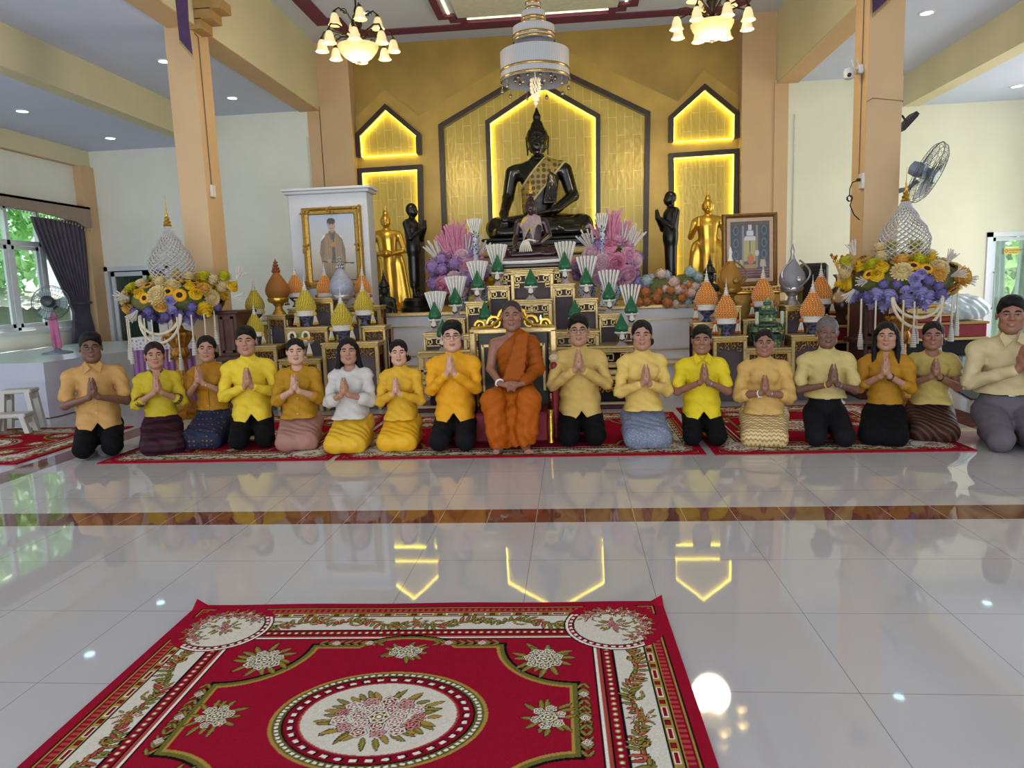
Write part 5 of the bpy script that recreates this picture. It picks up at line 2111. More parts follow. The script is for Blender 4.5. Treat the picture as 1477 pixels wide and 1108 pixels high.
BM2 = BM.copy()
BM2.materials.clear()
BM2.materials.append(MAROONB)
HM2 = HM.copy()
HM2.materials.clear()
HM2.materials.append(mat('red_brown_curls', '2c1316', .4, .3, .2, 10, .35, 45))
SV = torso_cloth(1.0, .20, .20, .115)
bs = thing('buddha_statue', 'smaller red-brown seated Buddha with pale lace shawl, in front of the great one', 'statue', (-.50, 9.46, 1.66))
k2 = .68
link('figure', BM2, bs, (0, 0, .13), None, (k2, k2, .70))
link('hair', HM2, bs, (0, 0, .13), None, (k2, k2, .70))
link('shawl', SV.skin('shawl', LACE), bs, (0, 0, .13), None, (k2 * 1.03, k2 * 1.05, .71))
link('shawl', torso_cloth(1.0, -.55, -.44, .10).skin('shawl', LACE), bs, (0, 0, .13), None, (k2 * 1.02, k2 * 1.04, .70))
MB().bev((-.37, -.30, 0), (.37, .20, .05), .012).bev((-.34, -.27, .04), (.34, .17, .09), .012).bev((-.37, -.30, .085), (.37, .20, .135), .012).build('plinth', MAROONB, bs)
MB().tube([(-.38, -.315, .07), (0, -.33, .065), (.38, -.315, .075)], .022, 8).build('garland', WHITE, bs)
m = MB().lathe([(.028, 0), (.03, .02), (.012, .05), (.02, .08), (.002, .15)], 10, (0, .02, .955))
m.build('flame_finial', GOLD, bs)
m = MB()
for k in range(7):
    m.tube([(-.10 + .012 * k, -.26, .33), (-.13 + .02 * k, -.31, .27), (-.14 + .025 * k, -.325, .20)], .008, 5)
m.tube([(-.10, -.25, .33), (-.02, -.27, .35), (.06, -.27, .33)], .012, 6)
m.build('jasmine_garland', mat('jasmine_white', 'd9d2c0', .7), bs)


# --- standing figures
def standing(kind):
    """height 1 from base to crown, facing -y"""
    V = Vol((-.26, -.20, -.005), (.26, .18, 1.08), .0062)
    if kind in ('bowl', 'bless'):
        V.cone((0, .02, .05), (0, .02, .50), .095, .085, .03, (1, 1.3, 1))
        V.cone((0, .02, .50), (0, .02, .70), .082, .105, .04, (1, 1.35, 1))
        V.cone((-.085, .02, .755), (.085, .02, .755), .042, .042, .04)
        for s in (-1, 1):
            V.cone((s * .13, .03, .45), (s * .19, .03, .07), .02, .016, .05, (1, .8, 1))
            V.cone((s * .10, .03, .50), (s * .13, .03, .06), .06, .075, .05, (1, 1.6, 1))
            V.cone((s * .045, -.02, .035), (s * .05, -.08, .012), .022, .016, .01)
    else:
        V.cone((0, .015, .14), (0, .01, .52), .060, .072, .03, (1, 1.1, 1))
        V.cone((0, .01, .50), (0, .02, .72), .074, .085, .04, (1, 1.1, 1))
        V.cone((-.07, .03, .755), (.07, .03, .755), .042, .042, .04)
        for s in (-1, 1):
            V.cone((s * .035, .01, .14), (s * .035, .0, .03), .028, .022, .02)
            V.cone((s * .035, .01, .02), (s * .04, -.07, .012), .022, .018, .01)
    V.cone((0, .02, .76), (0, .01, .84), .034, .03, .02)
    V.ell((0, .012, .895), (.052, .060, .066), .01)
    V.ell((0, -.012, .86), (.040, .042, .042), .02)
    V.cone((0, -.044, .892), (0, -.056, .868), .006, .008, .008)
    V.ell((0, -.046, .846), (.016, .009, .006), .005)
    for s in (-1, 1):
        V.ell((s * .022, -.050, .887), (.012, .009, .007), .006, sub=True)
        V.cone((s * .053, .012, .905), (s * .052, .008, .825), .010, .006, .005, (1.5, 1, 1))
    if kind in ('bowl', 'bless'):
        V.ell((0, .015, .965), (.030, .032, .026), .015)
        V.cone((0, .015, .985), (0, .015, 1.06), .018, .003, .01)
        V.clip(lambda x, y, z: -z + 0 * x + 0 * y)
    for s in (-1, 1):
        S = (s * .125, .02, .745)
        if kind == 'bowl' or (kind == 'bless' and s > 0):
            E_ = (s * .175, .01, .58)
            H = (s * .045, -.085, .545) if kind == 'bowl' else (s * .165, -.03, .42)
        elif kind == 'bless':
            E_, H = (s * .165, .01, .60), (s * .10, -.10, .70)
        else:
            E_, H = (s * .125, -.02, .60), (s * .022, -.12, .70)
        V.cone(S, E_, .034, .028, .02)
        V.cone(E_, H, .027, .018, .015)
        if kind in ('pray', 'bless') and not (kind == 'bless' and s > 0):
            V.cone(H, (H[0] * .9, H[1] - .012, H[2] + .075), .019, .010, .01, (1.3, 1, 1))
        if kind == 'bless' and s > 0:
            V.cone(H, (H[0], H[1] - .01, H[2] - .06), .018, .010, .01)
    if kind == 'bowl':
        V.ell((0, -.105, .55), (.062, .055, .040), .012)
        V.clip(lambda x, y, z: -z + 0 * x + 0 * y)
    fr = (np.pi * 2 / .045)
    V.warp(lambda x, y, z: np.where((z < .72) & (z > .12), .0006 * np.sin(fr * (.9 * x + .12 * z) + 2 * np.sin(14 * x)), 0))
    return V


GOLDS = mat('polished_gold', 'd6a844', .3, .85, .1, 12)
for (kind, mm_, u, y, zb, ht, rz, nm, lab, ped_) in (
        ('bowl', GOLDS, 561, 11.0, DZ, 1.50, .1, 'buddha_statue', 'standing gold Buddha holding an alms bowl, left of the altar', .06),
        ('bless', GOLDS, 1021, 10.9, DZ, 1.49, -.15, 'buddha_statue', 'standing gold Buddha with one raised hand, right of the altar', .06),
        ('pray', mat('dark_bronze_monk', '1d1917', .3, .5, .2, 8, .08, 40), 600, 10.35, DZ, 1.42, PI / 2 - .25, 'monk_statue', 'dark bronze standing disciple with joined hands, left of the altar, facing right', .2),
        ('pray', mat('dark_bronze_monk', '1d1917', .3, .5, .2, 8, .08, 40), 966, 10.35, DZ, 1.42, -PI / 2 + .25, 'monk_statue', 'dark bronze standing disciple with joined hands, right of the altar, facing left', .2)):
    q = at(u, 400, y)
    st = thing(nm, lab, 'statue', (q.x, y, zb), rz)
    key = 'standing_' + kind
    if key not in HAIRMESH:
        HAIRMESH[key] = standing(kind).skin(key, mm_)
    link('figure', HAIRMESH[key], st, (0, 0, ped_), None, ht)
    MB().lathe([(.24, 0), (.25, ped_ * .3), (.20, ped_ * .45), (.21, ped_ * .8), (.17, ped_ + .004)], 28).build('base', mm_, st)


def bust(u, y, zb, h, lab, m1, m2):
    q = at(u, 400, y)
    st = thing('deity_bust', lab, 'bust', (q.x, y, zb))
    V = Vol((-.30, -.20, -.01), (.30, .20, 1.02), .0085)
    V.cone((0, .02, .02), (0, .02, .25), .15, .16, .04, (1, 1.5, 1))
    V.cone((-.15, .02, .30), (.15, .02, .30), .075, .075, .06)
    for s in (-1, 1):
        V.cone((s * .20, .02, .28), (s * .24, -.02, .02), .06, .05, .04)
        V.cone((s * .21, -.05, .10), (0, -.13, .20), .035, .025, .03)
    V.cone((0, .02, .33), (0, .02, .42), .06, .055, .03)
    V.ell((0, 0, .52), (.105, .11, .125), .02)
    V.cone((0, -.10, .53), (0, -.12, .49), .012, .018, .012)
    V.ell((0, -.105, .455), (.035, .015, .010), .008)
    for s in (-1, 1):
        V.ell((s * .042, -.10, .525), (.022, .014, .010), .01, sub=True)
        V.cone((s * .115, .01, .56), (s * .11, .0, .42), .018, .012, .01)
    link('figure', V.skin('bust', m1), st, sca=h)
    MB().lathe([(.125, .60), (.135, .625), (.115, .66), (.10, .70), (.06, .75), (.065, .77), (.04, .80), (.045, .82), (.02, .88), (.004, 1.0)], 20).build('crown', m2, st, sca=h)
    return st


bust(553, 10.15, DZ, .62, 'dark green-faced deity bust with pointed crown on the dais beside the portrait panel',
     mat('weathered_green_bronze', '2c2a20', .5, .3, .35, 6, .2, 20), mat('dark_crown', '2a2620', .45, .4, .3))
bust(1024, 9.98, DZ, .66, 'small dark crowned bust with tall spire in front of the right gold Buddha',
     mat('dark_crown', '2a2620', .45, .4, .3), mat('dark_crown', '2a2620', .45, .4, .3))

# ------------------------------------------------------------------ altar tables
def fret(mb, x0, x1, z0, z1, y, c=.045, t=.013, d=.016):
    """square key fretwork between two rails"""
    h = z1 - z0
    n = max(2, int(round((x1 - x0) / (h * 1.25))))
    w = (x1 - x0) / n
    for i in range(n):
        a, b = x0 + i * w, x0 + (i + 1) * w
        f = 1 if i % 2 == 0 else -1
        X = (lambda u: a + w * u) if f > 0 else (lambda u: b - w * u)
        segs = [((.08, .0), (.08, 1)), ((.08, .92), (.72, .92)), ((.72, .92), (.72, .30)), ((.72, .30), (.34, .30)), ((.34, .30), (.34, .62)), ((.08, .05), (.95, .05))]
        for (p, q) in segs:
            xa, xb = sorted((X(p[0]), X(q[0])))
            za, zb = sorted((z0 + h * p[1], z0 + h * q[1]))
            mb.b2((xa - t / 2, y - d, za - t / 2), (xb + t / 2, y, zb + t / 2))


def scrollwork(mb, x0, x1, z0, z1, y, rnd, t=.0055):
    """pierced leaf scrolls: small curled tubes filling a band"""
    h = z1 - z0
    n = max(3, int((x1 - x0) / (h * .42)))
    for i in range(n):
        cx = x0 + (i + .5) * (x1 - x0) / n
        edge = abs((cx - (x0 + x1) / 2) / ((x1 - x0) / 2))
        low = z0 + h * .45 * (1 - edge)
        for k in range(2):
            cz = low + (z1 - low) * (.28 + .46 * k)
            r = min(.28 * (z1 - low), .030)
            a0 = rnd.uniform(0, 2 * PI)
            f = rnd.choice((-1, 1))
            mb.tube([(cx + r * (1 - j / 12) * math.cos(a0 + f * j * .75), y - .006, cz + r * (1 - j / 12) * math.sin(a0 + f * j * .75)) for j in range(8)], t, 4)
            mb.ball((cx + r * math.cos(a0), y - .008, cz + r * math.sin(a0)), t * 1.7, 5, 4)


def altar_table(u0, u1, vt, y, label, zb=0.0, vb=None, style='key', depth=.36, fh=.085, group=None, x=None, zt=None, bodym=None):
    a, b = at(u0, vt, y), at(u1, vt, y)
    x0, x1 = (a.x, b.x) if x is None else x
    zt = (a.z + b.z) / 2 if zt is None else zt
    w = x1 - x0
    cx = (x0 + x1) / 2
    o = thing('altar_table', label, 'altar table', (cx, y, zb), 0, group)
    H = zt - zb
    g = bodym or GOLDP
    m = MB()
    m.bev((-w / 2 - .012, -.012, H - .022), (w / 2 + .012, depth + .01, H), .006)
    m.bev((-w / 2 + .004, .002, H - .042), (w / 2 - .004, depth, H - .020), .005)
    m.bev((-w / 2 - .004, -.006, H - .056), (w / 2 + .004, depth + .004, H - .040), .005)
    m.build('tabletop', g, o)
    t = min(.045, w * .11)
    zl = H - .055
    for sx in (-1, 1):
        MB().bev((sx * w / 2 - (t if sx > 0 else 0), 0, 0), (sx * w / 2 + (0 if sx > 0 else t), .04, zl), .006).build('leg', g, o)
        MB().bev((sx * w / 2 - (.035 if sx > 0 else 0), depth - .04, 0), (sx * w / 2 + (0 if sx > 0 else .035), depth, zl), .005).build('leg', DARKRED, o)
    m = MB()
    m.b2((-w / 2 + t * .8, .012, zl - .018), (w / 2 - t * .8, .03, zl))
    rnd = random.Random(int(u0 * 7 + u1))
    if style == 'key':
        fret(m, -w / 2 + t, w / 2 - t, zl - .02 - fh, zl - .018, .026)
        if w > .3:
            for sx in (-1, 1):
                fret(m, min(sx * (w / 2 - t), sx * (w / 2 - t - .06)), max(sx * (w / 2 - t), sx * (w / 2 - t - .06)), zl - .02 - fh * 1.7, zl - .02 - fh, .026)
            m.ball((0, .018, zl - .02 - fh * .75), .045, 10, 6, (1, .35, .8))
    else:
        scrollwork(m, -w / 2 + t, w / 2 - t, zl - .02 - fh * 1.35, zl - .012, .022, rnd)
    m.build('apron', GOLDP if style == 'key' else GOLD, o)
    if H > .12:
        MB().b2((-w / 2 + .02, .075, .004), (w / 2 - .02, .085, zl - .004)).build('inner_cloth', mat('grey_mauve_cloth', '5f5356', .8, 0, .12, 6), o, smooth=False)
    for sx in (-1, 1):        # side aprons
        m = MB()
        m.b2((sx * (w / 2 - .03), .04, zl - .02), (sx * (w / 2 - .012), depth - .04, zl))
        for k in range(3):
            yy = .06 + k * (depth - .12) / 2
            m.b2((sx * (w / 2 - .028), yy - .006, zl - fh), (sx * (w / 2 - .014), yy + .006, zl - .018))
        m.b2((sx * (w / 2 - .028), .04, zl - fh - .01), (sx * (w / 2 - .014), depth - .04, zl - fh + .004))
        m.build('side_apron', GOLDD, o, smooth=False)
    return o, zt


# the stepped central altar
BASEY = 8.12
bz = (at(604, 506, 8.2).z + at(916, 498, 8.2).z) / 2
bx0, bx1 = at(604, 506, 8.2).x, at(916, 498, 8.2).x
ab = thing('stepped_altar', 'broad stepped gold altar base with fretwork behind the kneeling row', 'altar base', ((bx0 + bx1) / 2, BASEY, 0))
hw = (bx1 - bx0) / 2
m = MB()
m.bev((-hw, 0, bz - .03), (hw, 1.06, bz), .008).bev((-hw + .02, .02, bz - .055), (hw - .02, 1.05, bz - .028), .006).bev((-hw - .01, -.01, bz - .075), (hw + .01, 1.06, bz - .053), .006)
m.build('top', GOLDP, ab)
m = MB()
fret(m, -hw + .06, hw - .06, bz - .20, bz - .08, .03, .05, .013, .02)
m.build('fretwork', GOLDP, ab, smooth=False)
for sx in (-1, 1):
    MB().bev((sx * hw - (.07 if sx > 0 else 0), 0, .30), (sx * hw + (0 if sx > 0 else .07), .07, bz - .07), .008).build('post', GOLDP, ab)
m = MB()
m.bev((-hw + .02, .0, bz - .25), (hw - .02, .08, bz - .205), .01).bev((-hw - .02, -.03, bz - .33), (hw + .02, .1, bz - .27), .012).bev((-hw - .03, -.04, bz - .39), (hw + .03, .1, bz - .34), .012)
m.build('moulding', GOLDP, ab)
m = MB()
rnd = random.Random(5)
scrollwork(m, -hw, hw, bz - .56, bz - .39, .0, rnd, .008)
m.build('carved_apron', GOLD, ab)
MB().b2((-hw + .1, .12, .06), (hw - .1, 1.0, bz - .06)).build('void_fill', mat('altar_void_shade', '1a0c0e', .7), ab, smooth=False)  # near-black fill, shade of the open void under the altar put into colour
MB().bev((-hw - .03, -.06, 0), (hw + .03, 1.06, .05), .01).build('floor_rail', mat('dark_red_paint', '5a1420', .5), ab)
MB().bev((-hw - .04, -.07, .05), (hw + .04, 0, .075), .006).build('rail_edge', mat('pale_gold_edge', 'c7b489', .45, .2), ab)

G = 'gold fretwork tables of the stepped central altar'
TB = {}


def ct(key, u0, u1, vt, y, lab, on=None, **k):
    zb = bz if on is None else on
    o, zt = altar_table(u0, u1, vt, y, lab, zb=zb, style='key', group=G, **k)
    TB[key] = (o, zt, y)


ct('AL', 610, 641, 480, 8.22, 'small gold altar table at the far left end of the altar base', depth=.3)
ct('AR', 893, 921, 472, 8.22, 'small gold altar table at the far right end of the altar base', depth=.3)
ct('BL', 668, 736, 482, 8.22, 'wide low gold altar table on the base, left of the monk', depth=.46)
ct('BR', 797, 864, 478, 8.22, 'wide low gold altar table on the base, behind the man in straw-gold jacket', depth=.46)
ct('CL', 641, 670, 459, 8.56, 'narrow gold altar table, third step down on the left of the altar', depth=.3)
ct('CR', 864, 893, 452, 8.56, 'narrow gold altar table, third step down on the right of the altar', depth=.3)
ct('DL', 671, 702, 435, 8.70, 'narrow gold altar table, second step down on the left of the altar', depth=.26)
ct('DR', 830, 862, 430, 8.70, 'narrow gold altar table, second step down on the right of the altar', depth=.26)
ct('EL', 703, 735, 412, 8.98, 'narrow tall gold altar table just left of the topmost one', depth=.26)
ct('ER', 797, 829, 409, 8.98, 'narrow tall gold altar table just right of the topmost one', depth=.26)
ct('F', 737, 796, 432, 8.70, 'gold altar table directly behind the monk, under the topmost one', depth=.26)
ct('Gt', 736, 798, 389, 9.0, 'topmost gold altar table in the middle of the stepped altar', depth=.24)
o, zt = altar_table(0, 0, 0, 9.20, 'dark-topped table carrying the smaller red-brown Buddha', zb=0, x=(-.93, -.07), zt=1.655, depth=.40, style='key')

# ------------------------------------------------------------------ lotus-bud offerings
GREENB = mat('green_lotus_bud', '0f5a35', .32, .1, .25, 60, .25, 120)
PEDW = mat('pedestal_grey_pink', 'a2928f', .55, 0, .1, 30, .15, 60)


def lotus_proto():
    o = thing('lotus_offering', 'x', 'offering')
    MB().lathe([(.070, 0), (.060, .012), (.032, .04), (.022, .075), (.030, .10), (.055, .125), (.062, .140)], 18).build('stand', PEDW, o)
    MB().lathe([(.060, .138), (.083, .142), (.086, .156), (.078, .160)], 24).build('tray', WHITE, o)
    MB().lathe([(.062, .158), (.074, .172), (.077, .195), (.072, .222), (.058, .255), (.040, .290), (.024, .325), (.012, .355), (.002, .375)], 24, flute=12, fa=.035).build('bud', GREENB, o)
    m = MB()
    m.ball((0, -.082, .148), .020, 8, 6)
    for k in range(5):
        m.tube([(.008 * (k - 2), -.085, .135), (.011 * (k - 2), -.092, .07 + .006 * abs(k - 2))], [.006, .009], 5)
    ts = m.build('tassel', mat('jasmine_white', 'd9d2c0', .7), o)
    m = MB()
    for k in range(5):
        m.ball((.011 * (k - 2), -.093, .062 + .006 * abs(k - 2)), .010, 6, 4, (1, 1, 1.3))
    m.build('tassel_tip', mat('dark_green_tip', '1f2a22', .6), ts)
    return o


lot = lotus_proto()
GL = 'green lotus-bud offerings on the altar tables'
first = True
for (u, vt, key, y, lab) in (
        (765, 387, 'F', 8.74, 'green lotus-bud offering in the centre of the altar, behind the monk'),
        (717, 367, 'EL', 9.06, 'green lotus-bud offering left of the smaller Buddha, highest on the left'),
        (814, 362, 'ER', 9.06, 'green lotus-bud offering right of the smaller Buddha, highest on the right'),
        (688, 390, 'DL', 8.78, 'green lotus-bud offering, second from the top on the left side'),
        (845, 385, 'DR', 8.78, 'green lotus-bud offering, second from the top on the right side'),
        (656, 414, 'CL', 8.64, 'green lotus-bud offering, third from the top on the left side'),
        (878, 406, 'CR', 8.64, 'green lotus-bud offering, third from the top on the right side'),
        (626, 435, 'AL', 8.32, 'green lotus-bud offering at the far left end of the altar'),
        (910, 426, 'AR', 8.32, 'green lotus-bud offering at the far right end of the altar'),
        (699, 434, 'BL', 8.30, 'green lotus-bud offering on the wide low table left of the monk'),
        (829, 432, 'BR', 8.30, 'green lotus-bud offering above the man in straw-gold jacket'),
        (638, 460, None, 8.20, 'green lotus-bud offering half hidden by the head of the man in amber jacket'),
        (896, 452, None, 8.20, 'green lotus-bud offering beside the head of the woman in pale yellow jacket')):
    z = TB[key][1] if key else bz
    p = at(u, vt, y)
    k = (p.z - z) / .375
    if first:
        o = lot
        o.location = (p.x, y, z)
        o['label'] = lab
        o['group'] = GL
        first = False
    else:
        o = dup(lot, (p.x, y, z), 0, lab, GL)
    o.scale = (min(1.0, max(.85, k)), min(1.0, max(.85, k)), k)

# fans of white candles in vases behind the buds
VASEB = mat('blue_white_porcelain', 'b9c0cc', .25, 0, .05, 10, vor=(30, '2b3d78', .30, .8))
stick = MB().lathe([(.006, 0), (.0072, .02), (.0072, .235), (.003, .24)], 7).data('candle', mat('candle_white', 'd6d3cc', .5))
vase = MB().lathe([(.028, 0), (.034, .008), (.024, .03), (.034, .06), (.040, .09), (.030, .12), (.040, .14)], 16).data('vase', VASEB)
bow = MB()
rnd = random.Random(2)
for k in range(16):
    a = rnd.uniform(0, 2 * PI)
    bow.tube([(.03 * math.cos(a), .03 * math.sin(a), .15), (.055 * math.cos(a), .055 * math.sin(a), .15 + rnd.uniform(-.03, .05))], [.004, .008], 4)
bow = bow.data('leaves', mat('dark_leaf', '2a3a2c', .6, 0, .3))
for (u, vt, zb, y, lab) in (
        (716, 350, TB['EL'][1], 9.16, 'left of the smaller Buddha'),
        (815, 346, TB['ER'][1], 9.16, 'right of the smaller Buddha'),
        (688, 374, TB['DL'][1], 8.88, 'second from the top on the left of the altar'),
        (846, 367, TB['DR'][1], 8.88, 'second from the top on the right of the altar'),
        (657, 396, TB['CL'][1], 8.78, 'third from the top on the left of the altar'),
        (878, 387, TB['CR'][1], 8.78, 'third from the top on the right of the altar'),
        (628, 418, TB['AL'][1], 8.44, 'at the far left end of the altar'),
        (909, 408, TB['AR'][1], 8.44, 'at the far right end of the altar'),
        (684, 314, 0, 9.98, 'standing highest, beside the left pink flowers'),
        (868, 306, 0, 9.98, 'standing highest, behind the right pink flowers')):
    p = at(u, vt, y)
    tall = zb == 0
    if tall:
        zb = DZ
    k = 1.0 if tall else (p.z - zb) / .38
    o = thing('candle_vase', 'fan of white candles, ' + lab, 'candles', (p.x, y, zb), 0, 'fans of white candles on the altar')
    up = p.z - zb - .38 if tall else 0.0
    if tall:
        MB().lathe([(.09, 0), (.08, .03), (.04, .08), (.035, up - .05), (.06, up)], 16).build('tall_foot', VASEB, o)
    link('vase', vase, o, (0, 0, up), None, (1, 1, k))
    link('leaves', bow, o, (0, 0, .15 * (k - 1) + up))
    for i in range(18):
        r_, c_ = divmod(i, 6)
        tx = (c_ - 2.5) * .105 + (r_ - 1) * .03
        ty = (r_ - 1) * .10
        link('candle', stick, o, ((c_ - 2.5) * .012, (r_ - 1) * .016, .13 * k + up), (-ty, tx, 0), (1.35, 1.35, max(.9, k)))
# lit candle by the chair
p = at(780, 462, 8.17)
o = thing('lit_candle', 'tall lit orange candle just right of the monk chair', 'candle', (p.x, 8.17, bz))
MB().lathe([(.03, 0), (.03, .01), (.012, .02), (.012, .05), (.02, .055)], 12).build('holder', GOLD, o)
MB().lathe([(.014, .05), (.0135, p.z - bz)], 10).build('stem', mat('orange_wax', 'c56a1c', .5, subs=.2), o)
MB().lathe([(.002, 0), (.008, .015), (.006, .035), (.001, .06)], 8, (0, 0, p.z - bz)).build('flame', mat('flame', 'fff0b8', .5, 0, 0, emit=14, ecol='ffd98a'), o)
# ================================================================== flower cones, urns and tables at both sides of the altar
PORC = mat('blue_white_porcelain', 'b9c0cc', .25, 0, .05, 10, vor=(30, '2b3d78', .30, .8))
PORCD = mat('dark_blue_porcelain', '5a6076', .3, 0, .1, 10, vor=(26, '20264a', .42, .9))
RIMW = mat('cream_rim', 'd8cfc4', .5, 0, .03)


def cone_r(z):
    P_ = [(0, .108), (.03, .117), (.07, .115), (.12, .097), (.165, .072), (.205, .048), (.235, .032), (.255, .026)]
    for (a, ra_), (b, rb_) in zip(P_, P_[1:]):
        if z <= b:
            return ra_ + (rb_ - ra_) * (z - a) / (b - a)
    return .026


def phum(name, cbase, cdot, ccap, gcol):
    o = thing(name, 'x', 'offering')
    MB().lathe([(.062, 0), (.060, .014), (.040, .035), (.030, .055), (.034, .07), (.075, .105), (.098, .135), (.102, .142)], 22).build('bowl', PORCD, o)
    MB().lathe([(.100, .138), (.118, .146), (.120, .175), (.112, .182), (.117, .19), (.116, .208), (.108, .214)], 28).build('rim', RIMW, o)
    m = MB()
    m.lathe([(cone_r(z), .21 + z) for z in (0, .03, .07, .12, .165, .205, .235, .255)], 26)
    rows = 13
    for j in range(rows):
        z = .008 + .235 * j / (rows - 1)
        n = max(7, int(2 * PI * cone_r(z) / .0285))
        for i in range(n):
            a = 2 * PI * (i + .5 * (j % 2)) / n
            r = cone_r(z)
            m.cur = 0
            m.ball((r * math.cos(a), r * math.sin(a), .21 + z), .0145, 6, 4)
            m.cur = 1
            a2 = a + PI / n
            m.ball(((r + .009) * math.cos(a2), (r + .009) * math.sin(a2), .21 + z + .006), .0062, 5, 3)
    m.build('flower_cone', [cbase, cdot], o)
    MB().lathe([(.030, .46), (.036, .468), (.022, .478), (.032, .49), (.018, .502), (.024, .515), (.012, .53), (.017, .545), (.006, .565), (.009, .58), (.003, .60), (.002, .66)], 14).build('finial', mat('cream_finial', 'cfcabf', .5), o)
    for sx in (-1, 1):
        m = MB()
        m.ball((sx * .125, -.03, .165), .026, 10, 7)
        gr = m.build('garland', gcol, o)
        m = MB()
        for k in range(6):
            a = 2 * PI * k / 6
            m.tube([(sx * .125 + .008 * math.cos(a), -.03 + .008 * math.sin(a), .145), (sx * .128 + .026 * math.cos(a), -.03 + .026 * math.sin(a), .055)], [.005, .007], 5)
        m.build('strands', mat('jasmine_white', 'd9d2c0', .7), gr)
        m = MB()
        for k in range(6):
            a = 2 * PI * k / 6
            m.ball((sx * .128 + .028 * math.cos(a), -.03 + .028 * math.sin(a), .045), .012, 6, 5, (1, 1, 1.4))
        m.build('tips', gcol, gr)
    return o


YELF = mat('yellow_dry_flowers', (.80, .70, .23), .7, 0, .15, 60)
YELD = mat('olive_dots', '9a8f3c', .6)
ORGF = mat('orange_dry_flowers', 'd07c18', .7, 0, .12, 60)
ORGD = mat('white_bead', 'e6cf9e', .5)
YGAR = mat('yellow_marigold', 'd0a626', .8, 0, .2, 90)
OGAR = mat('orange_marigold', 'b8571d', .8, 0, .2, 90)
py_ = phum('flower_cone_offering', YELF, YELD, None, YGAR)
po_ = phum('flower_cone_offering', ORGF, ORGD, None, OGAR)
used_ = {'y': False, 'o': False}


def put_phum(c, u, vbase, vtop, y, lab, grp):
    p, q = at(u, vbase, y), at(u, vtop, y)
    k = (q.z - p.z) / .66
    src = py_ if c == 'y' else po_
    if not used_[c]:
        used_[c] = True
        o = src
        o.location = p
        o['label'], o['group'] = lab, grp
    else:
        o = dup(src, p, 0, lab, grp)
    o.scale = (k, k, k)
    return p


GT = 'gold fretwork tables beside the altar'


def st(u0, u1, vt, y, lab, **k):
    return altar_table(u0, u1, vt, y, lab, zb=0, style='scroll', group=GT, fh=.10, **k)


LT = 'in the left table set'
RT = 'in the right table set'
# left of the altar
for a in ((415, 548, 443, 9.30, 'long gold table at the back of the left set, under the orange flower cones', .3),
          (425, 480, 430, 8.95, 'gold altar table in front of the white portrait panel, under its left half', .26),
          (482, 520, 451, 8.84, 'gold altar table carrying the tall silver urn, left of the altar', .3),
          (384, 411, 454, 8.95, 'narrow gold altar table carrying the amber urn, left of the altar', .3),
          (347, 383, 468, 8.92, 'gold altar table at the back left, under the rear yellow flower cone', .3),
          (412, 472, 472, 8.62, 'gold altar table in the middle of the left set behind the flower tray', .26),
          (522, 555, 470, 8.62, 'gold altar table at the right end of the left set, beside the white dais', .3),
          (345, 398, 499, 8.42, 'gold altar table behind the man in lemon-yellow jacket', .3),
          (463, 545, 494, 8.34, 'wide gold altar table behind the woman in white blouse', .26),
          (401, 461, 518, 8.28, 'lowest gold altar table of the left set, behind the woman in mustard with wide collar', .3)):
    st(*a[:5], depth=a[5])
GP = 'flower cone offerings beside the altar'
put_phum('o', 428, 443, 377, 9.40, 'orange flower cone offering at the back of the left set, leftmost orange one', GP)
put_phum('o', 471, 443, 378, 9.40, 'orange flower cone offering in front of the portrait, between two urns', GP)
put_phum('o', 525, 443, 378, 9.40, 'orange flower cone offering near the right edge of the portrait panel', GP)
put_phum('y', 370, 468, 398, 9.05, 'yellow flower cone offering at the back, leftmost and half hidden', GP)
put_phum('y', 370, 499, 434, 8.54, 'yellow flower cone offering above the man in lemon-yellow jacket', GP)
put_phum('y', 443, 472, 396, 8.74, 'yellow flower cone offering in the middle of the left set, above the tray', GP)
put_phum('y', 526, 470, 398, 8.74, 'yellow flower cone offering at the right end of the left set', GP)
put_phum('y', 495, 494, 414, 8.46, 'yellow flower cone offering above the woman in white blouse', GP)
# right of the altar
for a in ((1000, 1041, 465, 8.62, 'gold altar table at the left end of the right set, beside the white dais', .3),
          (1029, 1078, 485, 8.32, 'gold altar table behind the man in vivid yellow shirt', .28),
          (1072, 1130, 460, 8.66, 'gold altar table in front of the framed picture in the right set', .24),
          (1043, 1069, 441, 8.62, 'narrow gold altar table carrying the golden shell urn', .3),
          (1076, 1142, 502, 8.32, 'gold altar table behind the woman with the zigzag skirt', .3),
          (1133, 1168, 440, 8.72, 'narrow gold altar table carrying the silver shell urn', .3),
          (1142, 1195, 483, 8.32, 'gold altar table behind the grey-haired man', .28),
          (1168, 1204, 456, 8.66, 'gold altar table at the right end of the right set', .3)):
    st(*a[:5], depth=a[5])
put_phum('o', 1019, 465, 382, 8.74, 'orange flower cone offering at the left end of the right set, beside the dais', GP)
put_phum('o', 1047, 485, 401, 8.44, 'orange flower cone offering above the man in vivid yellow shirt', GP)
put_phum('o', 1100, 460, 377, 8.76, 'orange flower cone offering in front of the framed picture', GP)
put_phum('o', 1171, 483, 396, 8.44, 'orange flower cone offering above the grey-haired man', GP)
put_phum('o', 1183, 456, 375, 8.78, 'orange flower cone offering at the right end, before the black loudspeaker', GP)


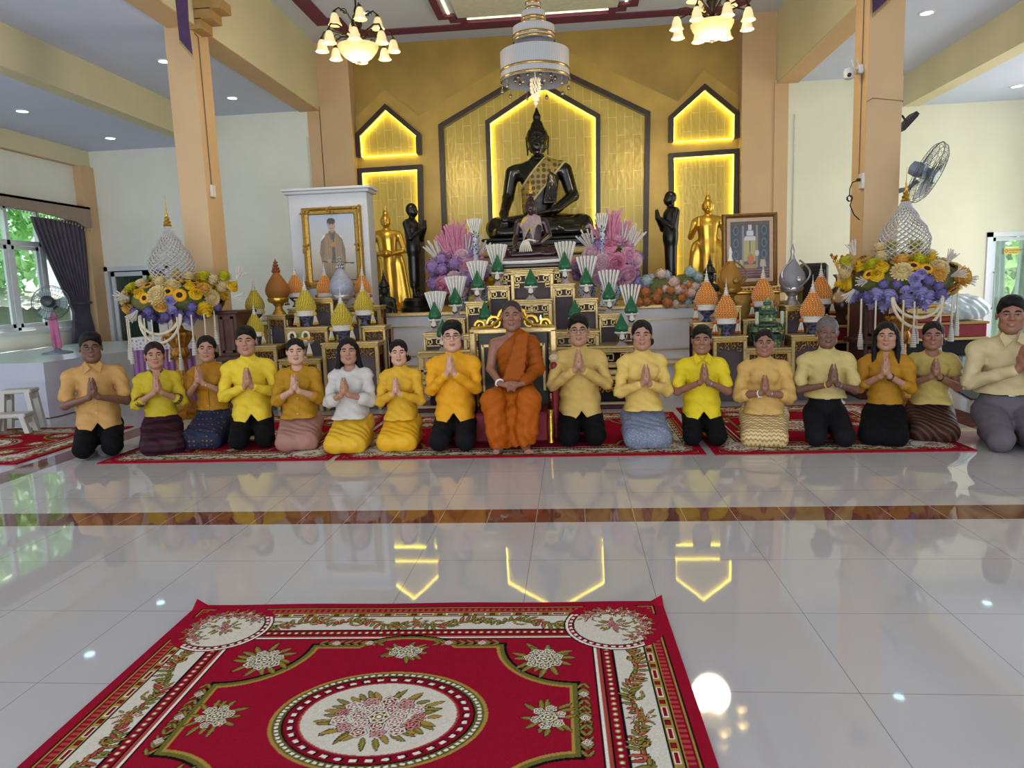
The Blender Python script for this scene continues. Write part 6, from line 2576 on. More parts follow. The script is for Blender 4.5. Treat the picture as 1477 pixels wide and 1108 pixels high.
# velvet urns
def urn(name, u, vb, vt, y, lab, m1, m2, crown, shell=False):
    p, q = at(u, vb, y), at(u, vt, y)
    k = (q.z - p.z) / .60
    o = thing(name, lab, 'urn', p)
    MB().lathe([(.075, 0), (.070, .02), (.045, .05), (.038, .085), (.055, .105), (.060, .12)], 20).build('stand', m2, o, sca=k)
    MB().lathe([(.055, .118), (.095, .135), (.108, .165), (.104, .18)], 24, flute=12, fa=.03).build('cup', m2, o, sca=k)
    MB().lathe([(.098, .178), (.122, .22), (.127, .26), (.112, .315), (.083, .365), (.055, .405), (.035, .435), (.030, .45)], 28).build('bud', m1, o, sca=k)
    m = MB()
    if not shell:
        for j in range(4):
            z, r = .452 + j * .030, .036 - .006 * j
            for i in range(9):
                a = 2 * PI * i / 9 + j * .35
                m.ball((r * math.cos(a), r * math.sin(a), z + .010), .011 - .0015 * j, 6, 5, (1, 1, 1.6))
        m.lathe([(.030, .45), (.012, .56), (.008, .575), (.001, .60)], 10)
    else:
        m.lathe([(.030, .45), (.014, .50), (.022, .535), (.012, .57), (.001, .60)], 10)
    m.build('finial', crown, o, sca=k)
    if shell:
        m = MB()
        for s in (-1, 1):
            m.tube([(s * (.035 + .10 * math.sin(PI * t)), -.10 - .02 * math.sin(PI * t), .17 + .27 * t) for t in np.linspace(0, 1, 14)], .010, 6)
        m.ball((.03, -.14, .25), .035, 12, 8, (1, .5, 1))
        m.build('shell_trim', m2, o, sca=k)
    return o


AMB = mat('amber_velvet', '8a5412', .7, 0, .12, 8)
SILV = mat('silver_lace', '9a9ba8', .55, .2, .15, 50, .3, 90)
SILM = mat('embossed_silver', 'a9a4a2', .3, .7, .25, 40, .4, 70)
urn('velvet_urn', 403, 454, 372, 9.07, 'tall amber velvet urn on a gold foot with leafy finial', AMB, GOLD, mat('copper_leaf', '8f4a22', .4, .4))
urn('silver_urn', 495, 451, 365, 8.98, 'tall silver-grey urn with leafy finial standing before the portrait', SILV, SILM, SILM)
urn('shell_urn', 1053, 441, 355, 8.76, 'golden shell-shaped urn with white tip in the right table set', mat('ochre_velvet', '9a6a1e', .6, .1, .12, 8), GOLDD, WHITE, True)
urn('shell_urn', 1142, 440, 352, 8.86, 'silver-grey shell-shaped urn on a silver foot beside the loudspeaker', mat('grey_velvet', '85838c', .6, .1, .1, 8), SILM, SILM, True)

# tray of yellow flowers with white ring handles
p = at(436, 500, 8.40)
o = thing('flower_tray', 'footed white tray of yellow flowers with two white ring garlands', 'tray', (p.x, 8.40, at(436, 518, 8.40).z))
h0 = at(436, 492, 8.4).z - o.location.z
MB().lathe([(.07, 0), (.03, .04), (.03, h0 - .07), (.12, h0 - .04), (.155, h0)], 22).build('tray', RIMW, o)
m = MB()
rnd = random.Random(4)
for k in range(70):
    a, r = rnd.uniform(0, 2 * PI), .14 * math.sqrt(rnd.random())
    m.ball((r * math.cos(a), r * math.sin(a), h0 + rnd.uniform(0, .04)), rnd.uniform(.014, .022), 6, 4)
m.build('flowers', mat('orange_yellow_petals', 'c98a1c', .7, 0, .3, 60), o)
MB().cyl((0, 0, h0), .07, .10, 16).build('green_roll', mat('moss_green', '6f7a34', .7, 0, .2), o)
for sx in (-1, 1):
    MB().tube([(sx * .085, -.08 + 0 * t, h0 + .07 + .055 * math.sin(t)) if False else (sx * .085 + .042 * math.cos(t), -.08, h0 + .06 + .055 * math.sin(t)) for t in np.linspace(0, 2 * PI, 17)[:-1]], .014, 7, True).build('ring_garland', mat('jasmine_white', 'd9d2c0', .7), o)
m = MB()
for k in range(6):
    m.tube([(.13, -.11, h0 - .02), (.10 + .012 * k, -.12, h0 - .15)], [.005, .008], 5)
t_ = m.build('tassel', mat('jasmine_white', 'd9d2c0', .7), o)
m = MB()
for k in range(6):
    m.ball((.10 + .012 * k, -.12, h0 - .165), .012, 6, 5)
m.build('tips', YGAR, t_)

# green tiered leaf offering on the right
z0 = at(1108, 502, 8.4).z
o = thing('leaf_offering', 'tiered green folded-leaf offering shaped like a small shrine', 'offering', (at(1108, 470, 8.4).x, 8.45, z0))
LEAFG = mat('folded_leaf_green', '6f8a5c', .55, 0, .25, 30, vor=(22, 'c9c47c', .28, .6))
LEAFD = mat('folded_leaf_dark', '39553f', .55, 0, .25, 30)
prof = [(.15, 0, .12), (.17, .12, .18), (.19, .20, .26), (.15, .27, .31), (.10, .33, .42), (.115, .42, .46), (.07, .47, .52), (.045, .53, .58)]
H = (at(1108, 428, 8.4).z - z0) / .64
for i, (r, a, b) in enumerate(prof):
    MB().lathe([(r * .9, a * H), (r, (a + .01) * H), (r, (b - .01) * H), (r * .85, b * H)], 8, a0=PI / 8).build('tier', LEAFG if i % 2 == 0 else LEAFD, o)
m = MB()
for j, (rr, zz, n) in enumerate(((.18, .12, 14), (.19, .26, 16), (.12, .42, 12), (.08, .47, 9))):
    for k in range(n):
        a = 2 * PI * k / n
        m.tube([(rr * math.cos(a), rr * math.sin(a), zz * H - .03), (rr * 1.1 * math.cos(a), rr * 1.1 * math.sin(a), zz * H + .06)], [.014, .001], 5)
m.build('folded_leaves', LEAFD, o)
MB().lathe([(.035, .57 * H), (.02, .60 * H), (.001, .66 * H)], 8).build('peak', LEAFG, o)
for sx in (-1, 1):
    MB().bev((sx * .14 - .02, -.12, .30 * H), (sx * .14 + .02, -.08, .46 * H), .01).build('corner_post', mat('pale_leaf', 'b5bfa0', .6), o)

# ------------------------------------------------------------------ the two large framed pictures
def canvas(w, h, nx, ny, fn):
    x = (np.arange(nx) + .5) / nx
    y = (np.arange(ny) + .5) / ny
    X, Y = np.meshgrid(x, y)
    I = np.zeros((ny, nx, 3))
    fn(I, X, Y)
    return np.clip(I, .002, 1)


def L3(c):
    return np.array(lin(c)[:3])


def blob(I, X, Y, cx, cy, rx, ry, c):
    I[((X - cx) / rx) ** 2 + ((Y - cy) / ry) ** 2 < 1] = L3(c)


def polyfill(I, X, Y, P_, c):
    m = np.zeros(X.shape, bool)
    n = len(P_)
    for i in range(n):
        (x0, y0), (x1, y1) = P_[i], P_[(i + 1) % n]
        if y0 == y1:
            continue
        k = ((y0 <= Y) & (Y < y1)) | ((y1 <= Y) & (Y < y0))
        m ^= k & (X < x0 + (Y - y0) * (x1 - x0) / (y1 - y0))
    I[m] = L3(c)


def portrait(I, X, Y):
    a, b, c = L3('9d8d77'), L3('b9b3ac'), L3('a9b3c4')
    t = Y[..., None]
    I[:] = np.where(t < .5, a + (b - a) * t * 2, b + (c - b) * (t - .5) * 2)
    polyfill(I, X, Y, [(.24, 0), (.26, .28), (.20, .42), (.24, .60), (.34, .70), (.46, .74), (.58, .72), (.70, .66), (.76, .48), (.74, .2), (.72, 0)], '8a7458')
    polyfill(I, X, Y, [(.26, .20), (.20, .42), (.25, .62), (.33, .68), (.31, .42)], '7c674c')
    polyfill(I, X, Y, [(.76, .22), (.77, .46), (.70, .66), (.63, .68), (.68, .42)], '7a654b')
    polyfill(I, X, Y, [(.42, .74), (.50, .52), (.58, .73), (.54, .76), (.46, .76)], '6b5a45')
    polyfill(I, X, Y, [(.49, .70), (.47, .30), (.56, .30), (.53, .70)], '4d4a4c')
    for k in range(7):
        polyfill(I, X, Y, [(.30 + .06 * k, 0), (.31 + .06 * k, .62), (.315 + .06 * k, .62), (.31 + .06 * k, 0)], '9b8766')
    blob(I, X, Y, .51, .545, .05, .04, 'b5772c')
    polyfill(I, X, Y, [(.235, .60), (.29, .675), (.355, .70), (.33, .665)], 'd5d0c8')
    polyfill(I, X, Y, [(.63, .70), (.70, .665), (.735, .61), (.66, .665)], 'cfc8be')
    polyfill(I, X, Y, [(.455, .72), (.455, .80), (.545, .80), (.55, .72)], '9a7a66')
    blob(I, X, Y, .495, .83, .085, .085, 'a98a76')
    blob(I, X, Y, .49, .895, .09, .045, '3c3634')
    polyfill(I, X, Y, [(.405, .84), (.40, .90), (.58, .90), (.58, .84), (.56, .88), (.42, .88)], '3c3634')
    for sx in (-.035, .035):
        blob(I, X, Y, .495 + sx, .845, .018, .006, '3a2a24')
    blob(I, X, Y, .497, .79, .028, .006, '7d5046')
    polyfill(I, X, Y, [(.24, .285), (.24, .30), (.95, .265), (.95, .245)], '54301f')
    blob(I, X, Y, .40, .30, .05, .03, 'a98a76')


def palace(I, X, Y):
    I[:] = L3('4a4a50')
    polyfill(I, X, Y, [(0, 0), (0, .17), (1, .17), (1, 0)], '5e1f36')
    for k in range(3):
        I[(np.abs(Y - .06 - .045 * k) < .006)] = L3('9a7d74')
    for x0 in (0.0, .72):
        polyfill(I, X, Y, [(x0 + .02, .28), (x0 + .02, .95), (x0 + .26, .95), (x0 + .26, .28)], '3d4047')
        for yy in (.42, .62, .84):
            blob(I, X, Y, x0 + .14, yy, .07, .085, '5d6068')
            blob(I, X, Y, x0 + .14, yy, .045, .055, '33363c')
    polyfill(I, X, Y, [(.30, .2), (.30, .95), (.34, .95), (.34, .2)], '8a8468')
    polyfill(I, X, Y, [(.66, .2), (.66, .95), (.70, .95), (.70, .2)], '8a8468')
    polyfill(I, X, Y, [(.35, .30), (.35, .70), (.65, .70), (.65, .30)], 'a89a62')
    I[(Y > .93)] = L3('5a4c3c')
    for (w_, y0, y1) in ((.15, .66, .74), (.09, .75, .84), (.045, .85, .94)):
        polyfill(I, X, Y, [(.5 - w_, y0), (.5 - w_ * .9, y1), (.5 + w_ * .9, y1), (.5 + w_, y0)], 'c3bdbd')
    polyfill(I, X, Y, [(.49, .40), (.49, .66), (.51, .66), (.51, .40)], '44403a')
    blob(I, X, Y, .52, .34, .09, .09, 'b5642c')
    blob(I, X, Y, .50, .425, .03, .035, '9a7a60')
    blob(I, X, Y, .68, .44, .05, .055, 'b5b5b8')
    polyfill(I, X, Y, [(.36, .17), (.36, .25), (.68, .25), (.68, .17)], 'a5814a')
    for x0 in (.17, .27, .80, .86):
        polyfill(I, X, Y, [(x0 - .05, .2), (x0 - .03, .33), (x0 + .03, .33), (x0 + .05, .2)], 'b0a07a')


PICT = mat('printed_picture', 'ffffff', .35, 0, .01, attr='loops')


def framed(name, x0, x1, z0, z1, y, lab, fn, fm, mw, ornate, nx, ny, tilt=0.0, mount=None):
    o = thing(name, lab, 'picture', ((x0 + x1) / 2, y, z0))
    o.rotation_euler = (tilt, 0, 0)
    w, h = x1 - x0, z1 - z0
    m = MB()
    prof = [(0, 0), (.012, -.045), (.03, -.05), (.05, -.03), (mw - .01, -.022), (mw, -.005)]
    loops = []
    for (i, d) in prof:
        loops.append([(-w / 2 + i, d, i), (w / 2 - i, d, i), (w / 2 - i, d, h - i), (-w / 2 + i, d, h - i)])
    vs = [p for l in loops for p in l]
    fs = []
    for j in range(len(prof) - 1):
        for k in range(4):
            n = (k + 1) % 4
            fs.append((j * 4 + k, j * 4 + n, j * 4 + 4 + n, j * 4 + 4 + k))
    m.add(vs, fs)
    m.bev((-w / 2, 0, 0), (w / 2, .03, h), .003)
    if ornate:
        rnd = random.Random(3)
        for (cx, cz) in ((-w / 2 + mw / 2, mw / 2), (w / 2 - mw / 2, mw / 2), (w / 2 - mw / 2, h - mw / 2), (-w / 2 + mw / 2, h - mw / 2), (0, mw / 2), (0, h - mw / 2), (-w / 2 + mw / 2, h / 2), (w / 2 - mw / 2, h / 2)):
            for k in range(9):
                m.ball((cx + rnd.uniform(-.05, .05), -.045, cz + rnd.uniform(-.05, .05)), rnd.uniform(.012, .024), 6, 4, (1, .6, 1))
    m.build('frame', fm, o, smooth=False)
    iw, ih = w - 2 * mw, h - 2 * mw
    if mount:
        MB().b2((-iw / 2, -.010, mw), (iw / 2, 0, h - mw)).build('mount', mount, o, smooth=False)
        b = .045
    else:
        b = 0
    I = canvas(iw, ih, nx, ny, fn)
    pm = paint_mesh('picture', I, iw / 2 - b, ih / 2 - b, PICT, None, 'y', .004)
    link('picture', pm, o, (0, -.011, h / 2))
    return o


# white panel box with the portrait
pn = thing('display_stand', 'tall white panelled box stand left of the altar that carries the portrait', 'stand', (0, 0, 0))
MB().bev((-3.83, 9.66, 0), (-2.73, 10.0, 2.77), .01).build('body', mat('panel_white', 'c9cace', .5, 0, .02), pn)
m = MB().bev((-3.87, 9.62, 2.77), (-2.69, 10.04, 2.81), .008).bev((-3.90, 9.59, 2.81), (-2.66, 10.07, 2.845), .008)
m.build('cornice', mat('panel_white', 'c9cace', .5, 0, .02), pn)
fa_, fb_ = at(433, 300, 9.6), at(519, 296, 9.6)
framed('portrait', fa_.x, fb_.x, 1.50, (fa_.z + fb_.z) / 2, 9.63, 'gold-framed portrait of a standing man in a long beige robe on the white panel', portrait, mat('antique_gold_frame', 'a07c34', .4, .6, .25, 30, .3, 60), .10, True, 90, 130)
# framed picture on the right, on a gold stand
fa_, fb_ = at(1043, 309, 8.95), at(1124, 304, 8.95)
zb_ = at(1085, 413, 9.0).z
framed('picture', fa_.x, fb_.x, zb_, (fa_.z + fb_.z) / 2, 8.98, 'brown-framed picture of a throne hall with white tiered parasol, right of the altar', palace, mat('brown_gold_frame', '7d5a2c', .4, .4, .2, 20), .055, False, 90, 110, tilt=-.05, mount=mat('picture_mount', 'c2a184', .7))
gs = thing('picture_stand', 'carved gold stand with beaded rail under the brown-framed picture', 'stand', ((fa_.x + fb_.x) / 2, 8.98, 0))
w_ = fb_.x - fa_.x
MB().bev((-w_ / 2 - .03, -.02, 0), (w_ / 2 + .03, .22, zb_ - .09), .01).build('body', GOLDD, gs)
m = MB()
m.bev((-w_ / 2 - .05, -.05, zb_ - .09), (w_ / 2 + .05, .24, zb_ - .055), .01)
for k in range(18):
    m.ball((-w_ / 2 - .03 + (w_ + .06) * k / 17, -.05, zb_ - .03), .02, 7, 5)
m.build('rail', GOLD, gs)

# ------------------------------------------------------------------ monk's chair
cp = at(737, 560, 6.75)
ch = thing('monk_chair', 'carved gold armchair with red sides under the seated monk', 'chair', (cp.x + .03, 6.42, .016))
MB().bev((-.34, -.10, .0), (.34, .42, .27), .02).build('seat', mat('red_upholstery', '7a1420', .7, 0, .1), ch)
for sx in (-1, 1):
    for yy in (-.12, .38):
        MB().lathe([(.03, 0), (.022, .05), (.03, .15), (.022, .24), (.03, .30)], 12, (sx * .36, yy, 0)).build('leg', GOLD, ch)
bt = at(745, 478, 6.85).z
MB().bev((-.34, .38, .25), (.34, .44, bt - .02), .012).build('back_panel', mat('chair_back_dark', '2a2018', .5), ch)
m = MB()
m.bev((-.42, .365, .25), (-.36, .45, bt), .01).bev((.36, .365, .25), (.42, .45, bt), .01).bev((-.42, .365, bt - .03), (.42, .45, bt + .02), .01)
m.bev((-.30, .37, bt - .16), (.30, .385, bt - .13), .004).bev((-.31, .37, .4), (-.28, .385, bt - .13), .004).bev((.28, .37, .4), (.31, .385, bt - .13), .004)
m.build('back_frame', GOLDP, ch)
m = MB()
for sx in (-1, 1):
    for (cx, r, z) in ((.31, .055, .05), (.17, .075, .07), (.05, .085, .13)):
        m.tube([(sx * cx + r * (1 - j / 16) * math.cos(j * .62) * sx, .40, bt + z + r * (1 - j / 16) * math.sin(j * .62)) for j in range(13)], [.018 - .0008 * j for j in range(13)], 6)
    m.tube([(sx * .40, .40, bt + .02), (sx * .30, .40, bt + .03), (sx * .2, .40, bt + .04), (sx * .1, .40, bt + .12), (0, .40, bt + .20)], .02, 6)
m.ball((0, .40, bt + .19), .045, 10, 7)
m.build('crest', GOLD, ch)
for sx in (-1, 1):
    MB().bev((sx * .40 - .03, -.02, .0), (sx * .40 + .03, .40, at(790, 540, 6.6).z + .12), .02).build('arm_panel', mat('red_upholstery', '7a1420', .7, 0, .1), ch)
    az = at(790, 540, 6.6).z + .12
    MB().bev((sx * .40 - .045, -.04, az), (sx * .40 + .045, .40, az + .07), .025).build('arm_pad', mat('cream_pad', 'b5a07c', .7), ch)
# small gold foot table beside the chair
p = onz(791, 606, .016)
o = thing('low_stool', 'small gold low stool on the carpet just right of the monk', 'stool', (p.x, p.y, .016))
MB().bev((-.085, -.02, .15), (.085, .26, .25), .02).build('top', GOLDP, o)
for sx in (-1, 1):
    for yy in (.0, .22):
        MB().lathe([(.018, 0), (.026, .06), (.022, .15)], 10, (sx * .06, yy, 0)).build('leg', GOLDP, o)
MB().bev((-.07, -.01, .06), (.07, .24, .09), .008).build('shelf', GOLDP, o)
# ================================================================== flowers
def fl_rose(c, n=5):
    m = MB()
    T, R_ = 34, 4
    vs = []
    for i in range(T + 1):
        u = i / T
        a = u * n * 2 * PI
        for j in range(R_ + 1):
            v = j / R_
            r = (.06 + .42 * u) * (.55 + .45 * v) + .10 * v * v * u + .03 * v * math.sin(a * 2.5)
            z = -.25 * u + v * (.62 - .28 * u) - .10 * v * v * u
            vs.append((r * math.cos(a), r * math.sin(a), z))
    fs = [(i * 5 + j, i * 5 + j + 1, (i + 1) * 5 + j + 1, (i + 1) * 5 + j) for i in range(T) for j in range(R_)]
    m.add(vs, fs)
    m.lathe([(.05, -.3), (.42, -.18), (.46, -.02), (.2, .2)], 12)
    return m.data('rose', c)


def fl_mum(c, layers=6, n0=7, wide=.16, curl=.35):
    m = MB()
    m.ball((0, 0, -.02), .30, 8, 6)
    for l in range(layers):
        el = math.radians(-12 + 88 * l / (layers - .4))
        n = max(5, int((n0 + 8) * math.cos(el)) + 3)
        L = .56 - .05 * l
        for k in range(n):
            a = 2 * PI * (k + .5 * (l % 2)) / n + l * .3
            d = Vector((math.cos(a) * math.cos(el), math.sin(a) * math.cos(el), math.sin(el)))
            t = Vector((-math.sin(a), math.cos(a), 0))
            up = d.cross(t) * -1
            if up.z < 0:
                up = -up
            b = d * .18
            p1 = d * (L * .62) - up * .02
            p2 = d * L + up * (curl * .28)
            m.add([b - t * wide * .25, b + t * wide * .25, p1 + t * wide * .5, p2 + t * wide * .30, p2 - t * wide * .30, p1 - t * wide * .5], [(0, 1, 2, 5), (5, 2, 3, 4)])
    return m.data('mum', c)


def fl_sun(c, c2):
    m = MB()
    for l in range(2):
        for k in range(16):
            a = 2 * PI * (k + .5 * l) / 16
            d, t = Vector((math.cos(a), math.sin(a), 0)), Vector((-math.sin(a), math.cos(a), 0))
            z = .06 - .05 * l
            m.add([d * .16 - t * .05 + Vector((0, 0, z)), d * .16 + t * .05 + Vector((0, 0, z)), d * .36 + t * .075 + Vector((0, 0, z + .03)), d * .54 + Vector((0, 0, z - .02)), d * .36 - t * .075 + Vector((0, 0, z + .03))], [(0, 1, 2, 4), (4, 2, 3)])
    m.cur = 1
    m.lathe([(.22, -.04), (.23, .06), (.18, .11), (.02, .12)], 16)
    return m.data('sunflower', [c, c2])


def fl_hyd(c, n=34, r=.5):
    m = MB()
    m.ball((0, 0, 0), r * .72, 8, 6)
    for i in range(n):
        z = 1 - 2 * (i + .5) / n
        a = i * 2.399963
        q = math.sqrt(1 - z * z)
        d = Vector((q * math.cos(a), q * math.sin(a), z))
        t = d.cross(Vector((0, .1, 1))).normalized()
        b = d.cross(t)
        o = d * r * .82
        for k in range(4):
            an = PI / 2 * k + i
            e = t * math.cos(an) + b * math.sin(an)
            f = d.cross(e)
            m.add([o, o + e * .09 + f * .05 + d * .03, o + e * .15 + d * .02, o + e * .09 - f * .05 + d * .03], [(0, 1, 2, 3)])
    return m.data('hydrangea', c)


def fl_spray(c, n=13, L=1.0):
    m = MB()
    rnd = random.Random(8)
    for k in range(n):
        a = 2 * PI * k * .381966
        r = .45 * math.sqrt(k / n)
        e = Vector((r * math.cos(a), r * math.sin(a), L * rnd.uniform(.8, 1.05)))
        m.tube([(.05 * math.cos(a), .05 * math.sin(a), 0), e * .5 + Vector((0, 0, .03)), e], [.035, .042, .036], 5)
    return m.data('spray', c)


def pet(name, c, **k):
    return mat(name, c, .7, 0, .16, 9, spec=.25, subs=.05, **k)


YEL, CRE, LIM, PUR, LAV, SUN = pet('yellow_petals', 'd2ab1e'), pet('cream_petals', 'd6c18c'), pet('lime_yellow_petals', 'b9b022'), pet('purple_petals', (.42, .38, .60)), pet('lavender_petals', (.58, .55, .74)), pet('sunflower_petals', 'd99a1e')
DISC = pet('sunflower_disc', '2c1b10')
FL = dict(rose_y=fl_rose(YEL), rose_l=fl_rose(LAV), mum_c=fl_mum(CRE), mum_y=fl_mum(LIM, 6, 8, .12), sun=fl_sun(SUN, DISC), hyd=fl_hyd(PUR), spray=fl_spray(mat('white_tuberose', 'cfc8bb', .7)), mum_o=fl_mum(pet('apricot_petals', 'cfa04a'), 5, 6, .2))
KIND = dict(rose_y='rose', rose_l='rose', mum_c='chrysanthemum', mum_y='chrysanthemum', sun='sunflower', hyd='hydrangea', spray='tuberose_spray', mum_o='chrysanthemum')
FOL = mat('dark_foliage', '5f6030', .8, 0, .3, 30)


def put_flower(parent, key, pos, nrm, r, spin):
    q = Vector(nrm).to_track_quat('Z', 'Y') @ Matrix.Rotation(spin, 3, 'Z').to_quaternion()
    return link(KIND[key], FL[key], parent, pos, q.to_euler(), r * (.88 if key in ('spray', 'hyd') else 1.12 if key in ('sun', 'rose_l') else 1.25))


CARVED = mat('carved_dark_gold', (.66, .45, .16), .42, .6, .3, 20, 1.0, 38)


def gold_stand(parent, h):
    prof = [(.24, 0), (.25, .03), (.20, .05), (.21, .09), (.13, .13), (.09, .20), (.075, .34), (.10, .38), (.085, .42), (.06, .55), (.055, .66), (.09, .70), (.10, .74), (.08, .80), (.13, .88), (.16, .94), (.15, .97), (.07, 1.0), (.045, 1.06), (.05, 1.14), (.06, 1.2)]
    k = h / 1.2
    MB().lathe([(r, z * k) for r, z in prof], 24, flute=12, fa=.05).build('stand', CARVED, parent)
    for s in range(4):
        a = PI / 2 * s + .4
        m = MB()
        for (r0, z0, rr, f) in ((.11, .90, .075, 1), (.085, .72, .05, -1)):
            m.tube([((r0 + rr * (1 - j / 15) * math.cos(f * j * .6 - 1)) * math.cos(a), (r0 + rr * (1 - j / 15) * math.cos(f * j * .6 - 1)) * math.sin(a), (z0 + rr * (1 - j / 15) * math.sin(f * j * .6 - 1)) * k) for j in range(12)], [.018 - .001 * j for j in range(12)], 6)
        m.build('scroll', CARVED, parent)


def net_dome(prof, nseg, nrow, t=.0065):
    """lattice of small rounded meshes on a turned outline"""
    z0, z1 = prof[0][1], prof[-1][1]

    def rad(z):
        for (a, za), (b, zb) in zip(prof, prof[1:]):
            if z <= zb:
                f = (z - za) / (zb - za)
                return a + (b - a) * (f * f * (3 - 2 * f))
        return prof[-1][0]
    m = MB()
    P_ = {}
    for j in range(nrow + 1):
        z = z0 + (z1 - z0) * j / nrow
        for i in range(nseg):
            a = 2 * PI * (i + .5 * (j % 2)) / nseg
            P_[(i, j)] = Vector((rad(z) * math.cos(a), rad(z) * math.sin(a), z))
    for j in range(nrow):
        for i in range(nseg):
            p = P_[(i, j)]
            for k in ((i if j % 2 else i - 1) % nseg, (i + 1 if j % 2 else i) % nseg):
                m.tube([p, P_[(k, j + 1)]], t, 4)
            if j % 2 == 0:
                m.ball(p, t * 1.7, 5, 4)
    return m


def flower_stand(c, lab, seed, frontset, zdome):
    o = thing('flower_stand', lab, 'flower arrangement', (c[0], c[1], 0))
    rnd = random.Random(seed)
    cz = c[2]
    gold_stand(o, cz - .15)
    rx, ry, rzz = .56, .46, .235
    MB().ball((0, 0, cz), 1, 24, 14, (rx * .9, ry * .9, rzz * .86)).build('foliage', FOL, o)
    # net dome with its gold spire
    net_dome([(.19, cz + .17), (.245, cz + .36), (.252, cz + .43), (.215, cz + .53), (.13, cz + .66), (.06, cz + .78), (.036, zdome)], 20, 24, .006).build('net_dome', mat('white_bead_net', 'b3aeac', .5), o)
    MB().lathe([(.036, zdome - .01), (.05, zdome + .01), (.034, zdome + .03), (.042, zdome + .05), (.022, zdome + .07), (.030, zdome + .09), (.014, zdome + .115), (.018, zdome + .135), (.008, zdome + .16), (.010, zdome + .18), (.004, zdome + .22), (.002, zdome + .36)], 14).build('spire', GOLD, o)
    used = []

    def ok(d, r):
        return all((d - e).length > (r + q) * .86 for e, q in used)
    cnt = 0
    for key, x, z, r in frontset:       # the flowers that can be told apart on the front
        f = max(0, 1 - (x / rx) ** 2 - ((z - cz) / rzz) ** 2)
        y = -ry * math.sqrt(f) - .02
        nv = Vector((x / rx ** 2, y / ry ** 2, (z - cz) / rzz ** 2)).normalized()
        p = Vector((x, y, z))
        used.append((p, r * .72))
        put_flower(o, key, p, nv, r, rnd.random() * 6)
        cnt += 1
    tries = 0
    while cnt < 98 and tries < 6000:
        tries += 1
        a, s_ = rnd.uniform(0, 2 * PI), rnd.uniform(-.97, .93)
        q = math.sqrt(1 - s_ * s_)
        p = Vector((rx * q * math.cos(a), ry * q * math.sin(a), cz + rzz * s_))
        r = rnd.uniform(.12, .18)
        if s_ > .86:
            continue
        if s_ < -.5:
            key = rnd.choice(('hyd', 'hyd', 'rose_l', 'hyd'))
        elif abs(math.cos(a)) * q > .86 and rnd.random() < .45:
            key, r = 'spray', .17
        else:
            key = rnd.choice(('rose_y', 'mum_c', 'mum_y', 'mum_o', 'mum_c', 'rose_y', 'sun'))
        if not ok(p, r * .5):
            continue
        used.append((p, r * .5))
        nv = Vector((p.x / rx ** 2, p.y / ry ** 2, (p.z - cz) / rzz ** 2)).normalized()
        put_flower(o, key, p, nv, r * (1.15 if key != 'spray' else 1), rnd.random() * 6)
        cnt += 1
    ROPE = mat('cream_rope', 'cdbfa5', .7)
    TASS = mat('white_tassel', 'cfc9bd', .7, 0, .1, 30, wave=('Z', 16, 0, '9a948a', .6))
    for (x, y, z1, L) in ((-.50, -.20, cz - .18, .34), (-.40, -.32, cz - .20, .36), (-.16, -.40, cz - .20, .42), (-.06, -.42, cz - .22, .30), (.22, -.38, cz - .20, .44), (.36, -.32, cz - .18, .30), (.46, -.22, cz - .17, .26), (.52, -.10, cz - .15, .22), (-.3, .3, cz - .2, .4), (.3, .3, cz - .2, .35)):
        t_ = MB().tube([(x, y, z1), (x, y, z1 - L)], .009, 6).build('tassel_cord', ROPE, o)
        m = MB().lathe([(.012, -.17), (.030, -.17), (.026, -.10), (.020, -.04), (.012, -.01), (.016, .0), (.008, .03)], 10, (x, y, z1 - L))
        m.build('tassel', TASS, t_)
    for (dz, w, dp) in ((-.17, .24, .22), (-.18, .25, .31)):
        MB().tube([(w * math.cos(t) * 1.0, -.34 - .06 * math.sin(t), cz + dz - dp * math.sin(t) ** 1.0) for t in np.linspace(0, PI, 20)], .0165, 8).build('swag', ROPE, o)
    return o


def px_set(lst, y, cx, cz, sc):
    out = []
    for key, u, v, r in lst:
        p = at(u, v, y)
        out.append((key, p.x - cx, p.z, r))
    return out


cl = at(252, 430, 8.15)
flower_stand((cl.x, 8.15, 1.42), 'tall gold stand with ring of yellow, cream and purple flowers, left of the altar', 11,
             px_set([('sun', 208, 412, .13), ('sun', 259, 407, .14), ('sun', 244, 421, .12), ('sun', 259, 426, .14), ('mum_c', 232, 426, .17), ('mum_c', 245, 400, .17), ('mum_c', 222, 408, .15), ('mum_c', 284, 404, .15), ('mum_c', 297, 414, .16), ('sun', 214, 430, .12),
                     ('rose_l', 249, 433, .11), ('rose_l', 247, 446, .11), ('hyd', 271, 443, .15), ('hyd', 289, 444, .14), ('hyd', 215, 449, .15), ('hyd', 219, 462, .13), ('mum_y', 196, 402, .14), ('mum_y', 270, 398, .14), ('rose_y', 264, 413, .10), ('rose_y', 276, 425, .12), ('mum_y', 300, 398, .14), ('rose_y', 204, 424, .11), ('mum_c', 187, 410, .15), ('rose_y', 312, 414, .12), ('spray', 318, 402, .17), ('spray', 184, 430, .17), ('spray', 196, 448, .15), ('spray', 314, 430, .16), ('mum_o', 236, 440, .13), ('rose_y', 228, 396, .12)], 7.75, cl.x, 1.42, 1), 2.27)
cr_ = at(1302, 405, 8.05)
